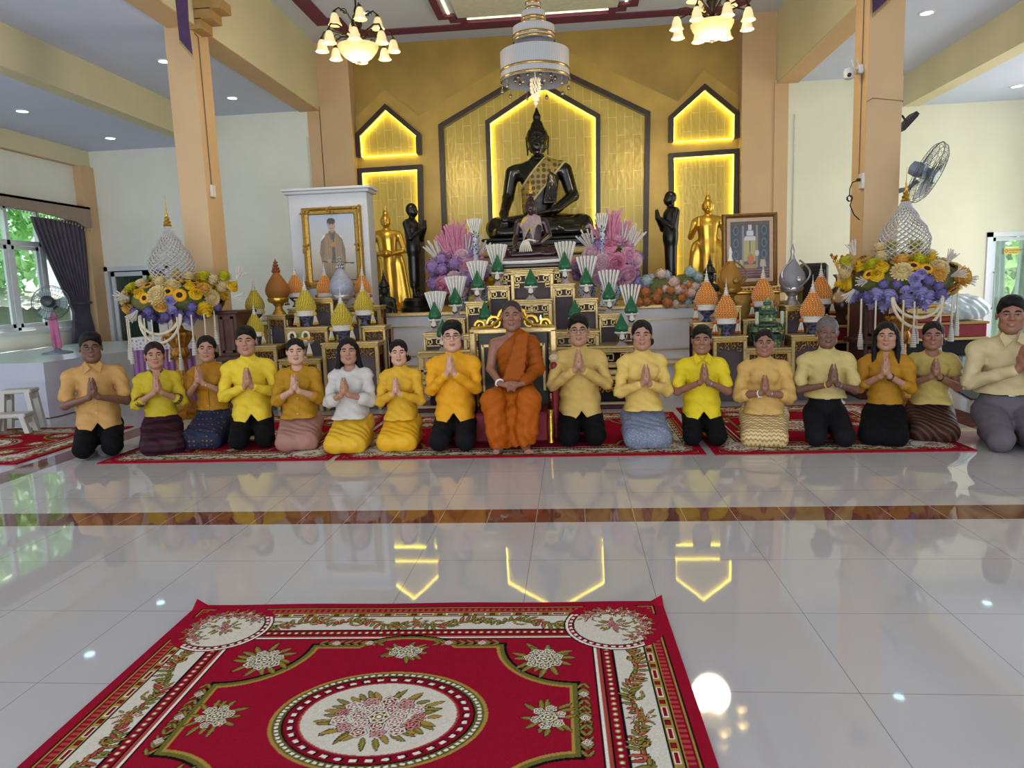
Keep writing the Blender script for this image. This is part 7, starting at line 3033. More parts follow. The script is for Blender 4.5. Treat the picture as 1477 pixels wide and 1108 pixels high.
flower_stand((cr_.x, 8.05, 1.345), 'tall gold stand with ring of yellow, cream and purple flowers, right of the altar', 12,
             px_set([('sun', 1327, 363, .14), ('sun', 1318, 384, .14), ('sun', 1335, 388, .13), ('sun', 1267, 370, .14), ('mum_c', 1296, 372, .18), ('mum_c', 1293, 356, .16), ('rose_y', 1263, 384, .12), ('rose_y', 1280, 386, .12), ('rose_y', 1346, 364, .11), ('rose_y', 1356, 374, .10), ('mum_c', 1366, 366, .16), ('mum_c', 1300, 392, .16), ('mum_c', 1356, 386, .15), ('mum_y', 1310, 352, .13), ('mum_y', 1346, 352, .15), ('spray', 1254, 366, .18), ('spray', 1248, 388, .17), ('spray', 1258, 406, .17), ('spray', 1376, 380, .17), ('spray', 1372, 398, .17), ('rose_l', 1324, 396, .11), ('rose_l', 1313, 403, .11), ('rose_l', 1317, 413, .11), ('rose_l', 1305, 418, .10), ('hyd', 1334, 405, .15), ('hyd', 1276, 410, .14), ('hyd', 1292, 410, .13), ('hyd', 1350, 412, .14), ('rose_y', 1270, 397, .12), ('sun', 1262, 396, .11), ('mum_y', 1240, 376, .14), ('mum_c', 1240, 394, .15), ('mum_o', 1350, 396, .12)], 7.65, cr_.x, 1.345, 1), 2.17)

# pink arrangements on the dais, in blue and white vases
PK1, PK2, PK3, VIO, WHT = pet('pink_petals', 'd4a2b8'), pet('deep_pink_petals', 'd08aa4'), pet('pale_pink_petals', 'dcbcc8'), pet('violet_petals', '9678ab'), pet('white_petals', 'cfc8c4')
FL.update(pe1=fl_mum(PK1, 5, 5, .26), pe2=fl_mum(PK3, 5, 5, .26), ro2=fl_rose(PK2), hv=fl_hyd(VIO), sp=fl_spray(PK2, 16, 1.1), sw=fl_spray(WHT, 10, 1.1), mw=fl_mum(WHT, 5, 6, .2), ho=fl_hyd(pet('orange_petals', 'bd7843')), hb=fl_hyd(pet('blue_green_petals', 'a9bcc0')), hpk=fl_hyd(pet('peach_petals', 'd8bcae')), hl=fl_hyd(LAV), ry=FL['rose_y'])
KIND.update(pe1='peony', pe2='peony', ro2='rose', hv='violet_cluster', sp='pink_spike', sw='white_spike', mw='chrysanthemum', ho='orange_cluster', hb='blue_cluster', hpk='peach_cluster', hl='lavender_cluster', ry='rose')


def bunch(name, lab, cat_, c, rx, ry, rz_, n, keys, seed, rr=(.14, .2), top=None, vase=None, group=None, full=True):
    o = thing(name, lab, cat_, c, 0, group)
    rnd = random.Random(seed)
    z0 = 0
    if vase:
        z0 = vase
        MB().lathe([(.09, 0), (.10, .01), (.07, .03), (.13, z0 * .35), (.15, z0 * .6), (.11, z0 * .88), (.13, z0)], 22).build('vase', PORC, o)
    cz = z0 + rz_ * .8
    MB().ball((0, 0, cz), 1, 16, 10, (rx * .8, ry * .8, rz_ * .82)).build('foliage', FOL, o)
    us = []
    t = 0
    while len(us) < n and t < 3000:
        t += 1
        a, s_ = rnd.uniform(0, 2 * PI), rnd.uniform(-.8, 1)
        q = math.sqrt(1 - s_ * s_)
        p = Vector((rx * q * math.cos(a), ry * q * math.sin(a), cz + rz_ * s_))
        r = rnd.uniform(*rr)
        if any((p - e).length < (r + q_) * .40 for e, q_ in us):
            continue
        us.append((p, r))
        nv = Vector((p.x / rx ** 2, p.y / ry ** 2, (p.z - cz) / rz_ ** 2)).normalized()
        put_flower(o, rnd.choice(keys), p, nv, r, rnd.random() * 6)
    if top:
        for (key, x, z, r, ang) in top:
            q = Matrix.Rotation(ang, 4, 'Y')
            link(KIND[key], FL[key], o, (x, -.05, cz + z), q.to_euler(), r)
    return o


def cxy(u, v, y):
    p = at(u, v, y)
    return (p.x, y, DZ)


tp = [('sp', 0, .26, .42, 0), ('sp', -.10, .20, .36, -.18), ('sp', .10, .20, .36, .18), ('sp', 0, .12, .34, 0), ('sw', -.22, .12, .34, -.4), ('sw', .24, .12, .34, .4), ('sw', .15, .18, .36, .22)]
bunch('pink_arrangement', 'pink and violet artificial flower arrangement with pink spikes, left of the Buddhas', 'flower arrangement', cxy(660, 400, 10.16), .37, .26, .30, 44, ('pe1', 'pe2', 'pe1', 'hv', 'ro2', 'pe2', 'hv'), 3, (.16, .24), tp, .30)
bunch('pink_arrangement', 'pink and violet artificial flower arrangement with pink spikes, right of the Buddhas', 'flower arrangement', cxy(881, 400, 10.16), .37, .26, .30, 44, ('pe1', 'pe2', 'pe1', 'hv', 'ro2', 'pe2', 'hv'), 4, (.16, .24), tp, .36)
bunch('mixed_bouquet', 'small mixed bouquet of pink, yellow and white flowers beside the left pink arrangement', 'bouquet', cxy(704, 380, 10.35), .22, .18, .17, 20, ('ro2', 'ry', 'mw', 'hv', 'pe2'), 5, (.10, .15), None, .36)
bunch('mixed_bouquet', 'dark violet and yellow bouquet at the foot of the great Buddha, right side', 'bouquet', cxy(846, 378, 10.45), .2, .18, .15, 18, ('hv', 'ry', 'hv', 'ro2'), 6, (.10, .15), None, .40)
for i, (u, y, keys, rx, rz_, lab) in enumerate((
        (928, 10.2, ('hl', 'hv', 'hl'), .24, .19, 'lavender flower bunch on the dais beside the right pink arrangement'),
        (926, 9.98, ('ho', 'ho'), .20, .11, 'orange flower bunch at the dais edge under the lavender one'),
        (952, 10.06, ('hb', 'hb', 'hpk'), .22, .24, 'blue-green flower bunch at the feet of the right disciple statue, left one'),
        (985, 10.22, ('hb', 'hpk', 'hb'), .26, .25, 'blue-green and peach flower bunch right of the right disciple statue'),
        (970, 9.98, ('ho', 'ho', 'hpk'), .22, .12, 'orange flower bunch at the dais edge in front of the right disciple statue'),
        (1003, 9.99, ('ho', 'hpk', 'hb'), .16, .13, 'orange and peach flower bunch at the dais edge before the right gold Buddha'))):
    bunch('flower_bunch', lab, 'flowers', cxy(u, 430, y), rx, .13, rz_, 13 if i % 2 else 17, keys, 20 + i, (.11, .16), None, None, 'flower bunches along the dais edge')

# ================================================================== chandeliers
BULB = mat('warm_bulb', (1, .93, .78), .4, 0, 0, emit=22, ecol=(1, .88, .62))
BRZ = mat('dark_bronze_metal', '3d3128', .35, .8, .2)
SHADE = mat('frosted_amber_glass', 'f2e2b0', .5, 0, .03, emit=.36, ecol='ffdf9c')
BOWL = mat('alabaster_glass', 'e8d79a', .45, 0, .10, 9, emit=.25, ecol='f5d98c')


def chandelier(loc, lab, zc):
    o = thing('chandelier', lab, 'chandelier', loc, 0.0, None)
    H = zc - loc[2]
    MB().tube([(0, 0, .62), (0, 0, H)], .012, 8).lathe([(.07, 0), (.07, .02), (.02, .05)], 16, (0, 0, H - .05)).build('rod', BRZ, o)
    MB().lathe([(.02, .20), (.06, .22), (.05, .26), (.02, .30), (.035, .36), (.07, .42), (.06, .47), (.02, .52), (.03, .58), (.012, .64)], 16).build('body', BRZ, o)
    MB().lathe([(.015, -.035), (.03, -.02), (.03, -.005)], 14).build('knob', BRZ, o)
    MB().lathe([(.03, -.01), (.10, .005), (.17, .05), (.22, .11), (.245, .165), (.25, .175), (.236, .17), (.20, .11), (.12, .04), (.03, .01)], 32, flute=16, fa=.012).build('bowl', BOWL, o)
    for (n, r, z, ph) in ((8, .43, .155, .2), (4, .26, .44, .45)):
        for k in range(n):
            a = 2 * PI * k / n + ph
            ca, sa = math.cos(a), math.sin(a)
            pts = [(.05, z + .10 if n == 8 else z + .02), (r * .35, z + .16), (r * .7, z + .20), (r * .93, z + .18), (r, z + .12)]
            if n == 4:
                pts = [(.04, z + .0), (r * .4, z + .10), (r * .8, z + .16), (r, z + .12)]
            m = MB().tube([(p * ca, p * sa, q) for p, q in pts], .010, 6)
            rr = .045
            m.tube([((r * .55 + rr * (1 - j / 14) * math.cos(j * .6)) * ca, (r * .55 + rr * (1 - j / 14) * math.cos(j * .6)) * sa, z + .12 + rr * (1 - j / 14) * math.sin(j * .6)) for j in range(11)], .006, 5)
            m.lathe([(.022, .085), (.028, .10), (.014, .125)], 10, (r * ca, r * sa, z))
            m.build('arm', BRZ, o)
            sh_ = MB().lathe([(.082, -.045), (.070, -.030), (.058, .0), (.048, .05), (.034, .085), (.022, .095)], 18, (r * ca, r * sa, z), flute=9, fa=.03, cap=False).build('shade', SHADE, o)
            MB().ball((r * ca, r * sa, z + .005), .022, 8, 6).build('bulb', BULB, sh_)
    l = bpy.data.lights.new('chandelier_light', 'POINT')
    l.energy = 48
    l.color = (1.0, .84, .58)
    l.shadow_soft_size = .25
    lo = bpy.data.objects.new('chandelier_light', l)
    COL.objects.link(lo)
    lo.parent = o
    lo.location = (0, 0, -.16)
    return o


p = at(518, 92, 9.0)
chandelier((p.x, 9.0, p.z + .03), 'bronze chandelier with glowing amber bell shades and bowl, hanging on the left', ZC)
p = at(1027, 61, 9.0)
chandelier((p.x, 9.0, p.z + .03), 'bronze chandelier with glowing amber bell shades and bowl, hanging on the right', ZC)

# tiered crystal chandelier in the middle
p = at(772, 118, 9.0)
o = thing('tiered_chandelier', 'white tiered drum chandelier with gold bands hanging in the centre', 'chandelier', (p.x, 9.0, 0))
CRYS = mat('white_crystal_strands', 'c4c2c6', .4, 0, .03, 10, wave=('X', 26, .2, 'a19fa6', .35))
BAND = mat('gilt_band', 'b08a4a', .25, .9, .3, 60)
zs = [at(772, v, 9.0).z for v in (118, 76, 61, 40, 35, 18, 15, -12, -60)]
tiers = ((.415, zs[0], zs[1]), (.25, zs[2], zs[3]), (.145, zs[4], zs[5]), (.088, zs[6], zs[7]), (.05, zs[7], ZC))
for i, (r, a, b) in enumerate(tiers):
    MB().lathe([(r, a), (r, b), (r * .35, b + .02), (r * .35, b + .03)], 40, cap=False).lathe([(r - .012, a), (r - .012, b)], 40, cap=False).build('drum', CRYS, o)
    if i < 4:
        for f in (.02, .30):
            z = a + (b - a) * f
            MB().lathe([(r + .004, z), (r + .008, z + .006), (r + .008, z + .022), (r + .004, z + .028)], 40, cap=False).build('band', BAND, o)
pend = MB().tube([(0, 0, 0), (0, 0, -.075)], .003, 4).ball((0, 0, -.09), .022, 6, 5, (1, 1, 1.4)).data('pendant', mat('smoky_crystal', '8f7a60', .15, .4, .2))
for k in range(10):
    a = 2 * PI * k / 10
    link('pendant', pend, o, (.40 * math.cos(a), .40 * math.sin(a), zs[0]))
    link('pendant', pend, o, (.24 * math.cos(a), .24 * math.sin(a), zs[0] + .12))
zt_ = at(772, 118, 9.0).z
m = MB()
for j in range(7):
    z, r = zt_ - .25 + .045 * j, (.012, .03, .045, .055, .058, .058, .055)[j]
    for k in range(10):
        a = 2 * PI * k / 10 + .3 * j
        m.ball((r * math.cos(a), r * math.sin(a), z), .013, 5, 4, (1, 1, 1.4))
m.tube([(0, 0, zt_ - .30), (0, 0, zt_ + .30)], .006, 5)
m.build('crystal_drop', mat('lit_crystal', 'e9dfc8', .1, .1, .05, emit=.35, ecol='ffe9b8'), o)

# ================================================================== fans, cameras and things on the right pillar
FANG = mat('fan_grey_blue', '7c8799', .4, .2, .05)
FANB = mat('fan_blade', '55606e', .4, 0, .05)


def fan_head(parent, r, m1, m2, m3, loc, rot):
    h = link('fan_head', MB().lathe([(.02, .02), (.075, .03), (.085, .10), (.075, .17), (.03, .19)], 18).data('fan_head', m1), parent, loc, rot)
    m = MB()
    for (z, rr) in ((-.10, .35), (-.105, .55), (-.09, .8), (-.05, .96), (0, 1.0), (.04, .9), (.05, .55)):
        m.tube([(r * rr * math.cos(t), r * rr * math.sin(t), z) for t in np.linspace(0, 2 * PI, 33)[:-1]], .006 if rr == 1.0 else .003, 5, True)
    for k in range(28):
        a = 2 * PI * k / 28
        m.tube([(r * q * math.cos(a), r * q * math.sin(a), z) for q, z in ((.18, -.10), (.55, -.105), (.8, -.09), (.96, -.05), (1, 0), (.9, .04), (.3, .055))], .0022, 4)
    m.build('cage', m3, h)
    m = MB()
    for k in range(3):
        a0 = 2 * PI * k / 3
        m.grid(lambda u, v: ((.06 + u * (r * .88 - .06)) * math.cos(a0 + (v - .5) * (1.1 - .2 * u)), (.06 + u * (r * .88 - .06)) * math.sin(a0 + (v - .5) * (1.1 - .2 * u)), -.03 + .05 * (v - .5)), 6, 6)
    m.lathe([(.06, -.06), (.06, .02)], 14)
    m.build('blades', m2, h)
    MB().lathe([(.07, -.115), (.075, -.105), (.07, -.095)], 18).build('badge', m1, h)
    return h


q = at(1347, 250, 8.6)
wf = thing('wall_fan', 'large grey-blue wall fan tilted upwards on the right pillar', 'fan', (3.83, 9.0, q.z - .02))
MB().bev((0, -.07, -.20), (.03, .07, -.02), .008).build('wall_plate', FANG, wf)
MB().tube([(.02, 0, -.12), (.14, -.05, -.10), (.22, -.12, -.02)], [.03, .026, .022], 8).build('bracket', FANG, wf)
dirv = Vector((.72, -.52, -.46)).normalized()
fan_head(wf, .35, FANG, FANB, mat('fan_cage', '4c5564', .35, .5), (q.x - 3.83 - .08, q.y - 9.0, .03), (-dirv).to_track_quat('Z', 'Y').to_euler())

q = at(1243, 100, 9.0)
sc_ = thing('security_camera', 'white dome security camera with two antennas on the right pillar', 'camera', (3.44, 9.0, q.z))
WCAM = mat('camera_white', 'c9c8c8', .4)
MB().bev((-.06, -.05, -.05), (.0, .05, .05), .012).build('mount', WCAM, sc_)
MB().tube([(-.05, 0, .01), (-.12, 0, .02), (-.15, 0, .0)], .012, 6).build('arm', WCAM, sc_)
MB().lathe([(.02, -.11), (.05, -.095), (.06, -.06), (.06, -.01), (.045, .015), (.02, .02)], 18, (-.155, 0, 0)).build('head', WCAM, sc_)
MB().ball((-.165, -.045, -.065), .026, 10, 7).build('lens', BLACKP, sc_)
for dx in (-.10, -.04):
    MB().tube([(dx, 0, .03), (dx - .03, 0, .12)], .006, 6).build('antenna', WCAM, sc_)
q = at(1320, 175, 8.9)
fl = thing('floodlight', 'small black floodlight tilted down on the right side of the right pillar', 'floodlight', (3.83, 8.95, q.z))
rm = Matrix.Rotation(.75, 3, 'Y')
MB().box((.10, 0, .0), (.05, .20, .24), rm).build('housing', BLACKP, fl)
MB().box((.118, 0, -.022), (.008, .18, .21), rm).build('glass', mat('dark_glass', '20242a', .1), fl)
MB().tube([(0, 0, .06), (.05, 0, .08), (.09, 0, .02)], .012, 6).build('bracket', BLACKP, fl)

# purple cloth pennants with gold fringe at the top of the pillars
PURC = mat('purple_velvet', '43264f', .8, 0, .25, 12, sheen=.3, bump=.3, bscale=30)
FRN = mat('gold_fringe', '8a7340', .7)


def pennant(pts, y, lab):
    o = thing('pennant', lab, 'pennant', (0, 0, 0))
    P_ = [(at(u, v, y).x, at(u, v, y).z) for u, v in pts]
    MB().prism(P_, y - .02, y - .008).build('cloth', PURC, o)
    m = MB()
    n = len(P_)
    for i in range(n - 1):
        (x0, z0), (x1, z1) = P_[i], P_[i + 1]
        L = math.hypot(x1 - x0, z1 - z0)
        for k in range(int(L / .018)):
            t = k * .018 / L
            m.tube([(x0 + (x1 - x0) * t, y - .014, z0 + (z1 - z0) * t), (x0 + (x1 - x0) * t, y - .014, z0 + (z1 - z0) * t - .045)], .0028, 4)
    m.build('fringe', FRN, o)
    return o


pennant([(253, -12), (260, 58), (279, 80), (273, 30), (271, -12)], 8.1, 'narrow purple cloth pennant with gold fringe hanging on the left pillar')
pennant([(1257, -20), (1258, 20), (1282, -2), (1290, -20)], 8.82, 'purple cloth pennant with gold fringe at the top of the right pillar')

# ================================================================== right side: loudspeaker, vase, cabinet, red table
p = at(1160, 380, 9.6)
p2 = at(1197, 376, 9.6)
zb = at(1178, 440, 9.6).z
o = thing('loudspeaker', 'black loudspeaker standing behind the orange cones in front of the cream wall', 'loudspeaker', ((p.x + p2.x) / 2, 9.6, zb - .15))
hw_ = (p2.x - p.x) / 2
hh = p.z - zb + .15
MB().bev((-hw_, 0, 0), (hw_, .30, hh), .04).build('cabinet', BLACKP, o)
MB().lathe([(.11, 0), (.115, -.01), (.10, .005), (.04, .03)], 24).build('woofer', mat('woofer_rubber', '0e0f10', .5), o, (0, -.004, hh * .34), (PI / 2, 0, 0))
MB().bev((-.10, -.015, hh * .66), (.10, .0, hh * .88), .02).build('horn', mat('horn_grey', '23262c', .35), o)
z_ = zb - .15
o2 = thing('speaker_pedestal', 'dark pedestal cabinet under the black loudspeaker', 'cabinet', ((p.x + p2.x) / 2, 9.6, 0))
MB().bev((-hw_ - .05, -.05, 0), (hw_ + .05, .35, z_), .01).build('body', WOOD, o2)

RL = mat('red_lacquer', '8c1a24', .4, 0, .08)
ya = 9.3
x0, x1 = at(1195, 475, ya).x, at(1424, 470, ya).x
zt = at(1400, 464, ya).z
o = thing('red_table', 'long low red and gold table behind the right flower stand', 'table', ((x0 + x1) / 2, ya, 0))
w = x1 - x0
MB().bev((-w / 2 - .02, -.02, zt - .03), (w / 2 + .02, .60, zt), .006).build('tabletop', mat('red_gold_edge', 'b08446', .4, .4), o)
MB().bev((-w / 2, 0, zt - .19), (w / 2, .58, zt - .03), .008).build('red_apron', RL, o)
MB().bev((-w / 2 - .02, -.02, zt - .225), (w / 2 + .02, .60, zt - .19), .006).build('gold_rail', GOLDP, o)
MB().bev((-w / 2 + .03, .03, zt - .42), (w / 2 - .03, .55, zt - .225), .02).build('dark_skirt', mat('black_cloth_skirt', '15141a', .8), o)
for sx in (-1, 1):
    for yy in (.06, .50):
        MB().bev((sx * (w / 2 - .1) - .04, yy - .04, 0), (sx * (w / 2 - .1) + .04, yy + .04, zt - .40), .01).build('leg', WOOD, o)
# gilt trays stacked on the red table
tx = at(1322, 455, 9.45)
for i, (wx, zz, hgt, m_, lab) in enumerate(((.36, 0, .10, RL, 'red gilt tray on the red table, lowest of the stack'), (.29, .10, .12, GOLDP, 'gold footed tray stacked on the red gilt tray'), (.20, .22, .12, mat('silver_bowl', 'b0b0ba', .25, .8), 'silver bowl on top of the stacked trays'))):
    o = thing(('tray', 'tray', 'silver_bowl')[i], lab, ('tray', 'tray', 'bowl')[i], (tx.x, 9.5, zt + zz))
    if i < 2:
        MB().bev((-wx, -.18 + .04 * i, .0), (wx, .18 - .04 * i, hgt - .02), .015).build('body', m_, o)
        MB().bev((-wx - .02, -.20 + .04 * i, hgt - .025), (wx + .02, .20 - .04 * i, hgt), .006).build('rim', GOLD, o)
    else:
        MB().lathe([(.06, 0), (.09, .02), (.15, .07), (.16, .12), (.145, .12), (.08, .03)], 24).build('body', m_, o)
# heap wrapped in clear plastic
V = Vol((-.5, -.3, 0), (.5, .3, .45), .014)
V.ell((0, 0, .14), (.40, .20, .20), .05)
V.ell((-.12, 0, .22), (.22, .16, .13), .05)
V.warp(lambda x, y, z: .012 * np.sin(40 * x + 25 * z) * np.sin(37 * y + 30 * z + 5 * x))
V.clip(lambda x, y, z: .002 - z + 0 * x + 0 * y)
tx = at(1388, 440, 9.45)
hp_ = thing('wrapped_bundle', 'bundle wrapped in crinkled clear plastic on the red table near the door', 'bundle', (tx.x, 9.6, zt))
link('wrap', V.skin('wrap', mat('crinkled_plastic', 'b9c8cc', .12, 0, .15, 14, .5, 25, spec=.9)), hp_)
# white chest under the table
a, b = at(1362, 490, 9.9), at(1412, 490, 9.9)
o = thing('white_chest', 'white drawer chest under the right end of the red table', 'chest', ((a.x + b.x) / 2, 9.42, 0))
w = (b.x - a.x) / 2
MB().bev((-w, .0, 0), (w, .4, zt - .44), .01).build('body', mat('chest_white', 'c9d4de', .4), o)
for k in range(3):
    MB().bev((-w + .02, -.015, .06 + k * .13), (w - .02, .0, .17 + k * .13), .006).build('drawer', mat('chest_white', 'c9d4de', .4), o)
# wooden lectern cabinets beside both flower stands


def lectern(u0, u1, vt, y, lab):
    a, b = at(u0, vt, y), at(u1, vt, y)
    w, h = (b.x - a.x) / 2, a.z
    o = thing('lectern', lab, 'lectern', ((a.x + b.x) / 2, y, 0))
    MB().bev((-w + .02, .02, .08), (w - .02, .48, h - .03), .008).build('body', WOOD, o)
    MB().bev((-w - .02, -.02, h - .04), (w + .02, .52, h), .01).build('top', WOOD, o)
    MB().bev((-w - .03, -.03, h * .52), (w + .03, .53, h * .57), .01).build('middle_ledge', WOOD, o)
    MB().bev((-w - .02, -.02, 0), (w + .02, .52, .10), .01).build('base', WOOD, o)
    for (z0, z1) in ((.14, h * .5), (h * .6, h - .07)):
        m = MB()
        frame_panel(m, -w + .06, w - .06, z0, z1, .02, .03, .016)
        m.build('panel', mat('red_brown_wood', '5a2c22', .4, 0, .15), o, smooth=False)


lectern(1247, 1288, 423, 8.33, 'dark brown panelled wooden lectern behind the right flower stand')
lectern(309, 341, 449, 8.22, 'dark red-brown panelled wooden lectern behind the left flower stand')
# tall painted vase
p = at(1225, 458, 9.3)
z0 = at(1225, 470, 9.3).z
hv = at(1225, 396, 9.3).z - z0
o = thing('crane_vase', 'tall dark vase painted with pale cranes, left of the right lectern', 'vase', (p.x, 9.55, zt))
MB().lathe([(.09, 0), (.12, .03 * hv), (.19, .25 * hv), (.21, .45 * hv), (.16, .66 * hv), (.08, .80 * hv), (.085, .92 * hv), (.125, hv), (.10, hv), (.06, .9 * hv)], 28).build('body', mat('crane_painted_porcelain', '3a2a26', .25, 0, .3, 5, vor=(4.5, 'b5a274', .34, 1)), o)
m = MB()
rnd = random.Random(9)
for k in range(16):
    a, l = rnd.uniform(0, 2 * PI), rnd.uniform(.12, .26)
    e = (l * .6 * math.cos(a), l * .6 * math.sin(a), hv + l)
    m.tube([(.03 * math.cos(a), .03 * math.sin(a), hv * .95), e], .006, 4)
    m.ball(e, .022, 6, 5)
m.build('gilt_sprays', GOLD, o)

# ================================================================== left side: table, stage, step stool, fan, window dressing
a, b = at(222, 500, 8.75), at(308, 497, 8.75)
o = thing('draped_table', 'table with purple pleated skirt and white lace edge behind the left flower stand', 'table', ((a.x + b.x) / 2 - .15, 8.80, 0))
w, zt2 = (b.x - a.x) / 2 + .18, a.z + .12
MB().bev((-w, 0, zt2 - .03), (w, .55, zt2), .006).build('tabletop', WHITE, o)
m = MB()
m.grid(lambda s, t: (-w + 2 * w * s, -.012 - .02 * (1 - t) + .018 * math.sin(s * 90), .03 + t * (zt2 - .05)), 220, 6)
m.grid(lambda s, t: (w + .01 + .015 * math.sin(s * 50), .55 * s, .03 + t * (zt2 - .05)), 60, 4)
m.build('skirt', mat('mauve_satin', '8f5f92', .45, 0, .1), o)
m = MB()
m.b2((-w - .005, -.045, zt2 - .16), (w + .005, -.038, zt2 + .004))
for k in range(18):
    m.lathe([(.001, 0), (2 * w / 36, .004), (2 * w / 36, .0)], 10, (-w + (k + .5) * 2 * w / 18, -.041, zt2 - .16))
m.build('lace_edge', mat('white_lace', 'c4bcbc', .8, 0, .05, 20, vor=(20, '8f8788', .25, .4)), o, smooth=False)
for k, (dx, hh2, lab) in enumerate(((-.18, .26, 'white carton box on the draped table, left one'), (.12, .22, 'white carton box on the draped table, right one'))):
    ob = thing('carton', lab, 'box', (o.location.x + dx, 9.0, zt2))
    MB().bev((-.13, 0, 0), (.13, .22, hh2), .006).build('body', mat('carton_white', 'b9b2ae', .7, 0, .05), ob)
    MB().b2((-.13, -.002, hh2 * .55), (.13, .0, hh2 * .60)).build('tape', mat('packing_tape', 'a89a84', .3), ob, smooth=False)

c = onz(110, 590)
st_ = thing('stage', 'low white cloth-covered stage at the left under the window', 'stage', (0, 0, 0))
CLW = mat('white_stage_cloth', 'b3b3c0', .8, 0, .04, 3)
pts = [(-8.6, 7.6), (-6.05, 7.75), (-6.05, 12.2), (-8.6, 12.2)]
zs_ = .56
p1, p2, p3 = onz(0, 606), onz(45, 620), onz(110, 588)
ex = at(108, 510, 8.9)
MB().prism([(-8.85, 8.2), (-6.55, 8.25), (-6.35, 12.4), (-8.85, 12.4)], .62, .70, 'z').build('top', mat('stage_top_white', 'c3ccd6', .25, 0, .03), st_, smooth=False)
m = MB()
n = 60
vs, fs = [], []
path = [(-8.85, 8.2), (-6.55, 8.25), (-6.35, 12.4)]
for i in range(n + 1):
    t = i / n
    if t < .4:
        q = (path[0][0] + (path[1][0] - path[0][0]) * t / .4, path[0][1] + (path[1][1] - path[0][1]) * t / .4)
    else:
        q = (path[1][0] + (path[2][0] - path[1][0]) * (t - .4) / .6, path[1][1] + (path[2][1] - path[1][1]) * (t - .4) / .6)
    d = .02 * math.sin(i * 1.3)
    vs += [(q[0] + .005, q[1] - .005, .70), (q[0] + .01 + d * .5, q[1] - .02 - d * .5, .35), (q[0] + .02 + d, q[1] - .03 - d, .01)]
for i in range(n):
    for j in range(2):
        fs.append((i * 3 + j, i * 3 + j + 1, i * 3 + j + 4, i * 3 + j + 3))
m.add(vs, fs)
m.build('cloth_skirt', CLW, st_)
MB().prism([(-8.8, 8.3), (-6.6, 8.35), (-6.42, 12.3), (-8.8, 12.3)], 0, .63, 'z').build('frame', WOOD, st_, smooth=False)

# two-step plastic stool
k0 = onz(2, 626)
o = thing('step_stool', 'grey-white plastic two-step stool on the rug in front of the stage', 'step stool', (k0.x + .10, k0.y + .10, .01), .25)
PL = mat('grey_white_plastic', 'b5b1a8', .5, 0, .04)


def stoolstep(name, y0, y1, h, w):
    m = MB()
    m.bev((-w, y0, h - .045), (w, y1, h), .012)
    for sx in (-1, 1):
        m.add([], [])
        xs, xo = sx * (w - .02), sx * (w + .03)
        for yy in (y0, y1 - .05):
            vs = [(xs - sx * .05, yy, h - .03), (xs, yy, h - .03), (xs, yy + .05, h - .03), (xs - sx * .05, yy + .05, h - .03), (xo - sx * .05, yy - .01, 0), (xo, yy - .01, 0), (xo, yy + .06, 0), (xo - sx * .05, yy + .06, 0)]
            f = [(0, 1, 2, 3), (7, 6, 5, 4), (0, 4, 5, 1), (1, 5, 6, 2), (2, 6, 7, 3), (3, 7, 4, 0)]
            m.add(vs, [tuple(reversed(q)) for q in f] if sx > 0 else f)
        m.b2((min(xs, xs - sx * .03), y0 + .02, h - .12), (max(xs, xs - sx * .03), y1 - .02, h - .03))
    m.build(name, PL, o)


stoolstep('lower_step', -.20, .04, .22, .20)
stoolstep('upper_step', .05, .27, .46, .17)

# pedestal fan on the stage
q = at(67, 437, 9.6)
o = thing('pedestal_fan', 'pedestal fan with dark motor and pink cloth on its post, standing on the stage', 'fan', (q.x, 9.7, .70))
hf = q.z - .70
MB().lathe([(.20, 0), (.20, .02), (.06, .05), (.03, .08)], 24).build('base', FANG, o)
MB().tube([(0, 0, .05), (0, 0, hf - .05)], .018, 8).build('post', FANG, o)
fan_head(o, .245, mat('fan_dark_motor', '2c3038', .4), mat('fan_clear_blade', '9fb3b0', .3), mat('fan_cage_grey', '5d6a6c', .35, .4), (0, -.02, hf), (math.radians(80), 0, .35))
m = MB()
m.grid(lambda s, t: ((.045 + .02 * math.sin(6 * s * PI + 3 * t)) * math.cos(2 * PI * s), (.045 + .02 * math.sin(6 * s * PI + 3 * t)) * math.sin(2 * PI * s), .08 + t * (hf - .22)), 26, 10)
m.build('pink_cloth', mat('pink_cloth', 'b5668c', .7, 0, .15, 6), o)

# curtain and pelmet at the left window
o = thing('curtain', 'dark plum curtain tied back at the left window', 'curtain', (0, 0, 0))
DPL = mat('dark_plum_cloth', '4b4453', .7, 0, .25, 5)


def cur(s, t):      # t from top (0) to bottom (1)
    yb0 = 11.25 + (12.0 - 11.25) * min(1, t / .72) ** 1.25
    yb1 = 12.50
    if t > .72:
        yb0 = 12.0 - .10 * (t - .72) / .28
        yb1 = 12.42 + .12 * (t - .72) / .28
    else:
        yb1 = 12.55 - .13 * (t / .72) ** 2
    y = yb0 + (yb1 - yb0) * s
    return (XL + .16 + .035 * math.sin(s * 2 * PI * 11 + 1.2 * t), y, 2.86 - t * 2.2)


m = MB()
m.grid(cur, 150, 26)
m.build('cloth', DPL, o)
MB().tube([cur(s, .72)[:1] and (XL + .20 + .02 * math.sin(9 * s), 11.97 + .47 * s, 1.42 - .02 * math.sin(PI * s)) for s in np.linspace(0, 1, 8)], .03, 6).build('tie_back', DPL, o)
o = thing('pelmet', 'beige scalloped pelmet with bead fringe over the left window', 'pelmet', (0, 0, 0))


def pel(y):
    t = (y - 9.4) / (12.62 - 9.4)
    return 2.86 + .10 * math.sin(PI * min(1, t * 1.15)) ** 1.5 - (.09 if y > 12.25 else 0) * min(1, (y - 12.25) / .2)


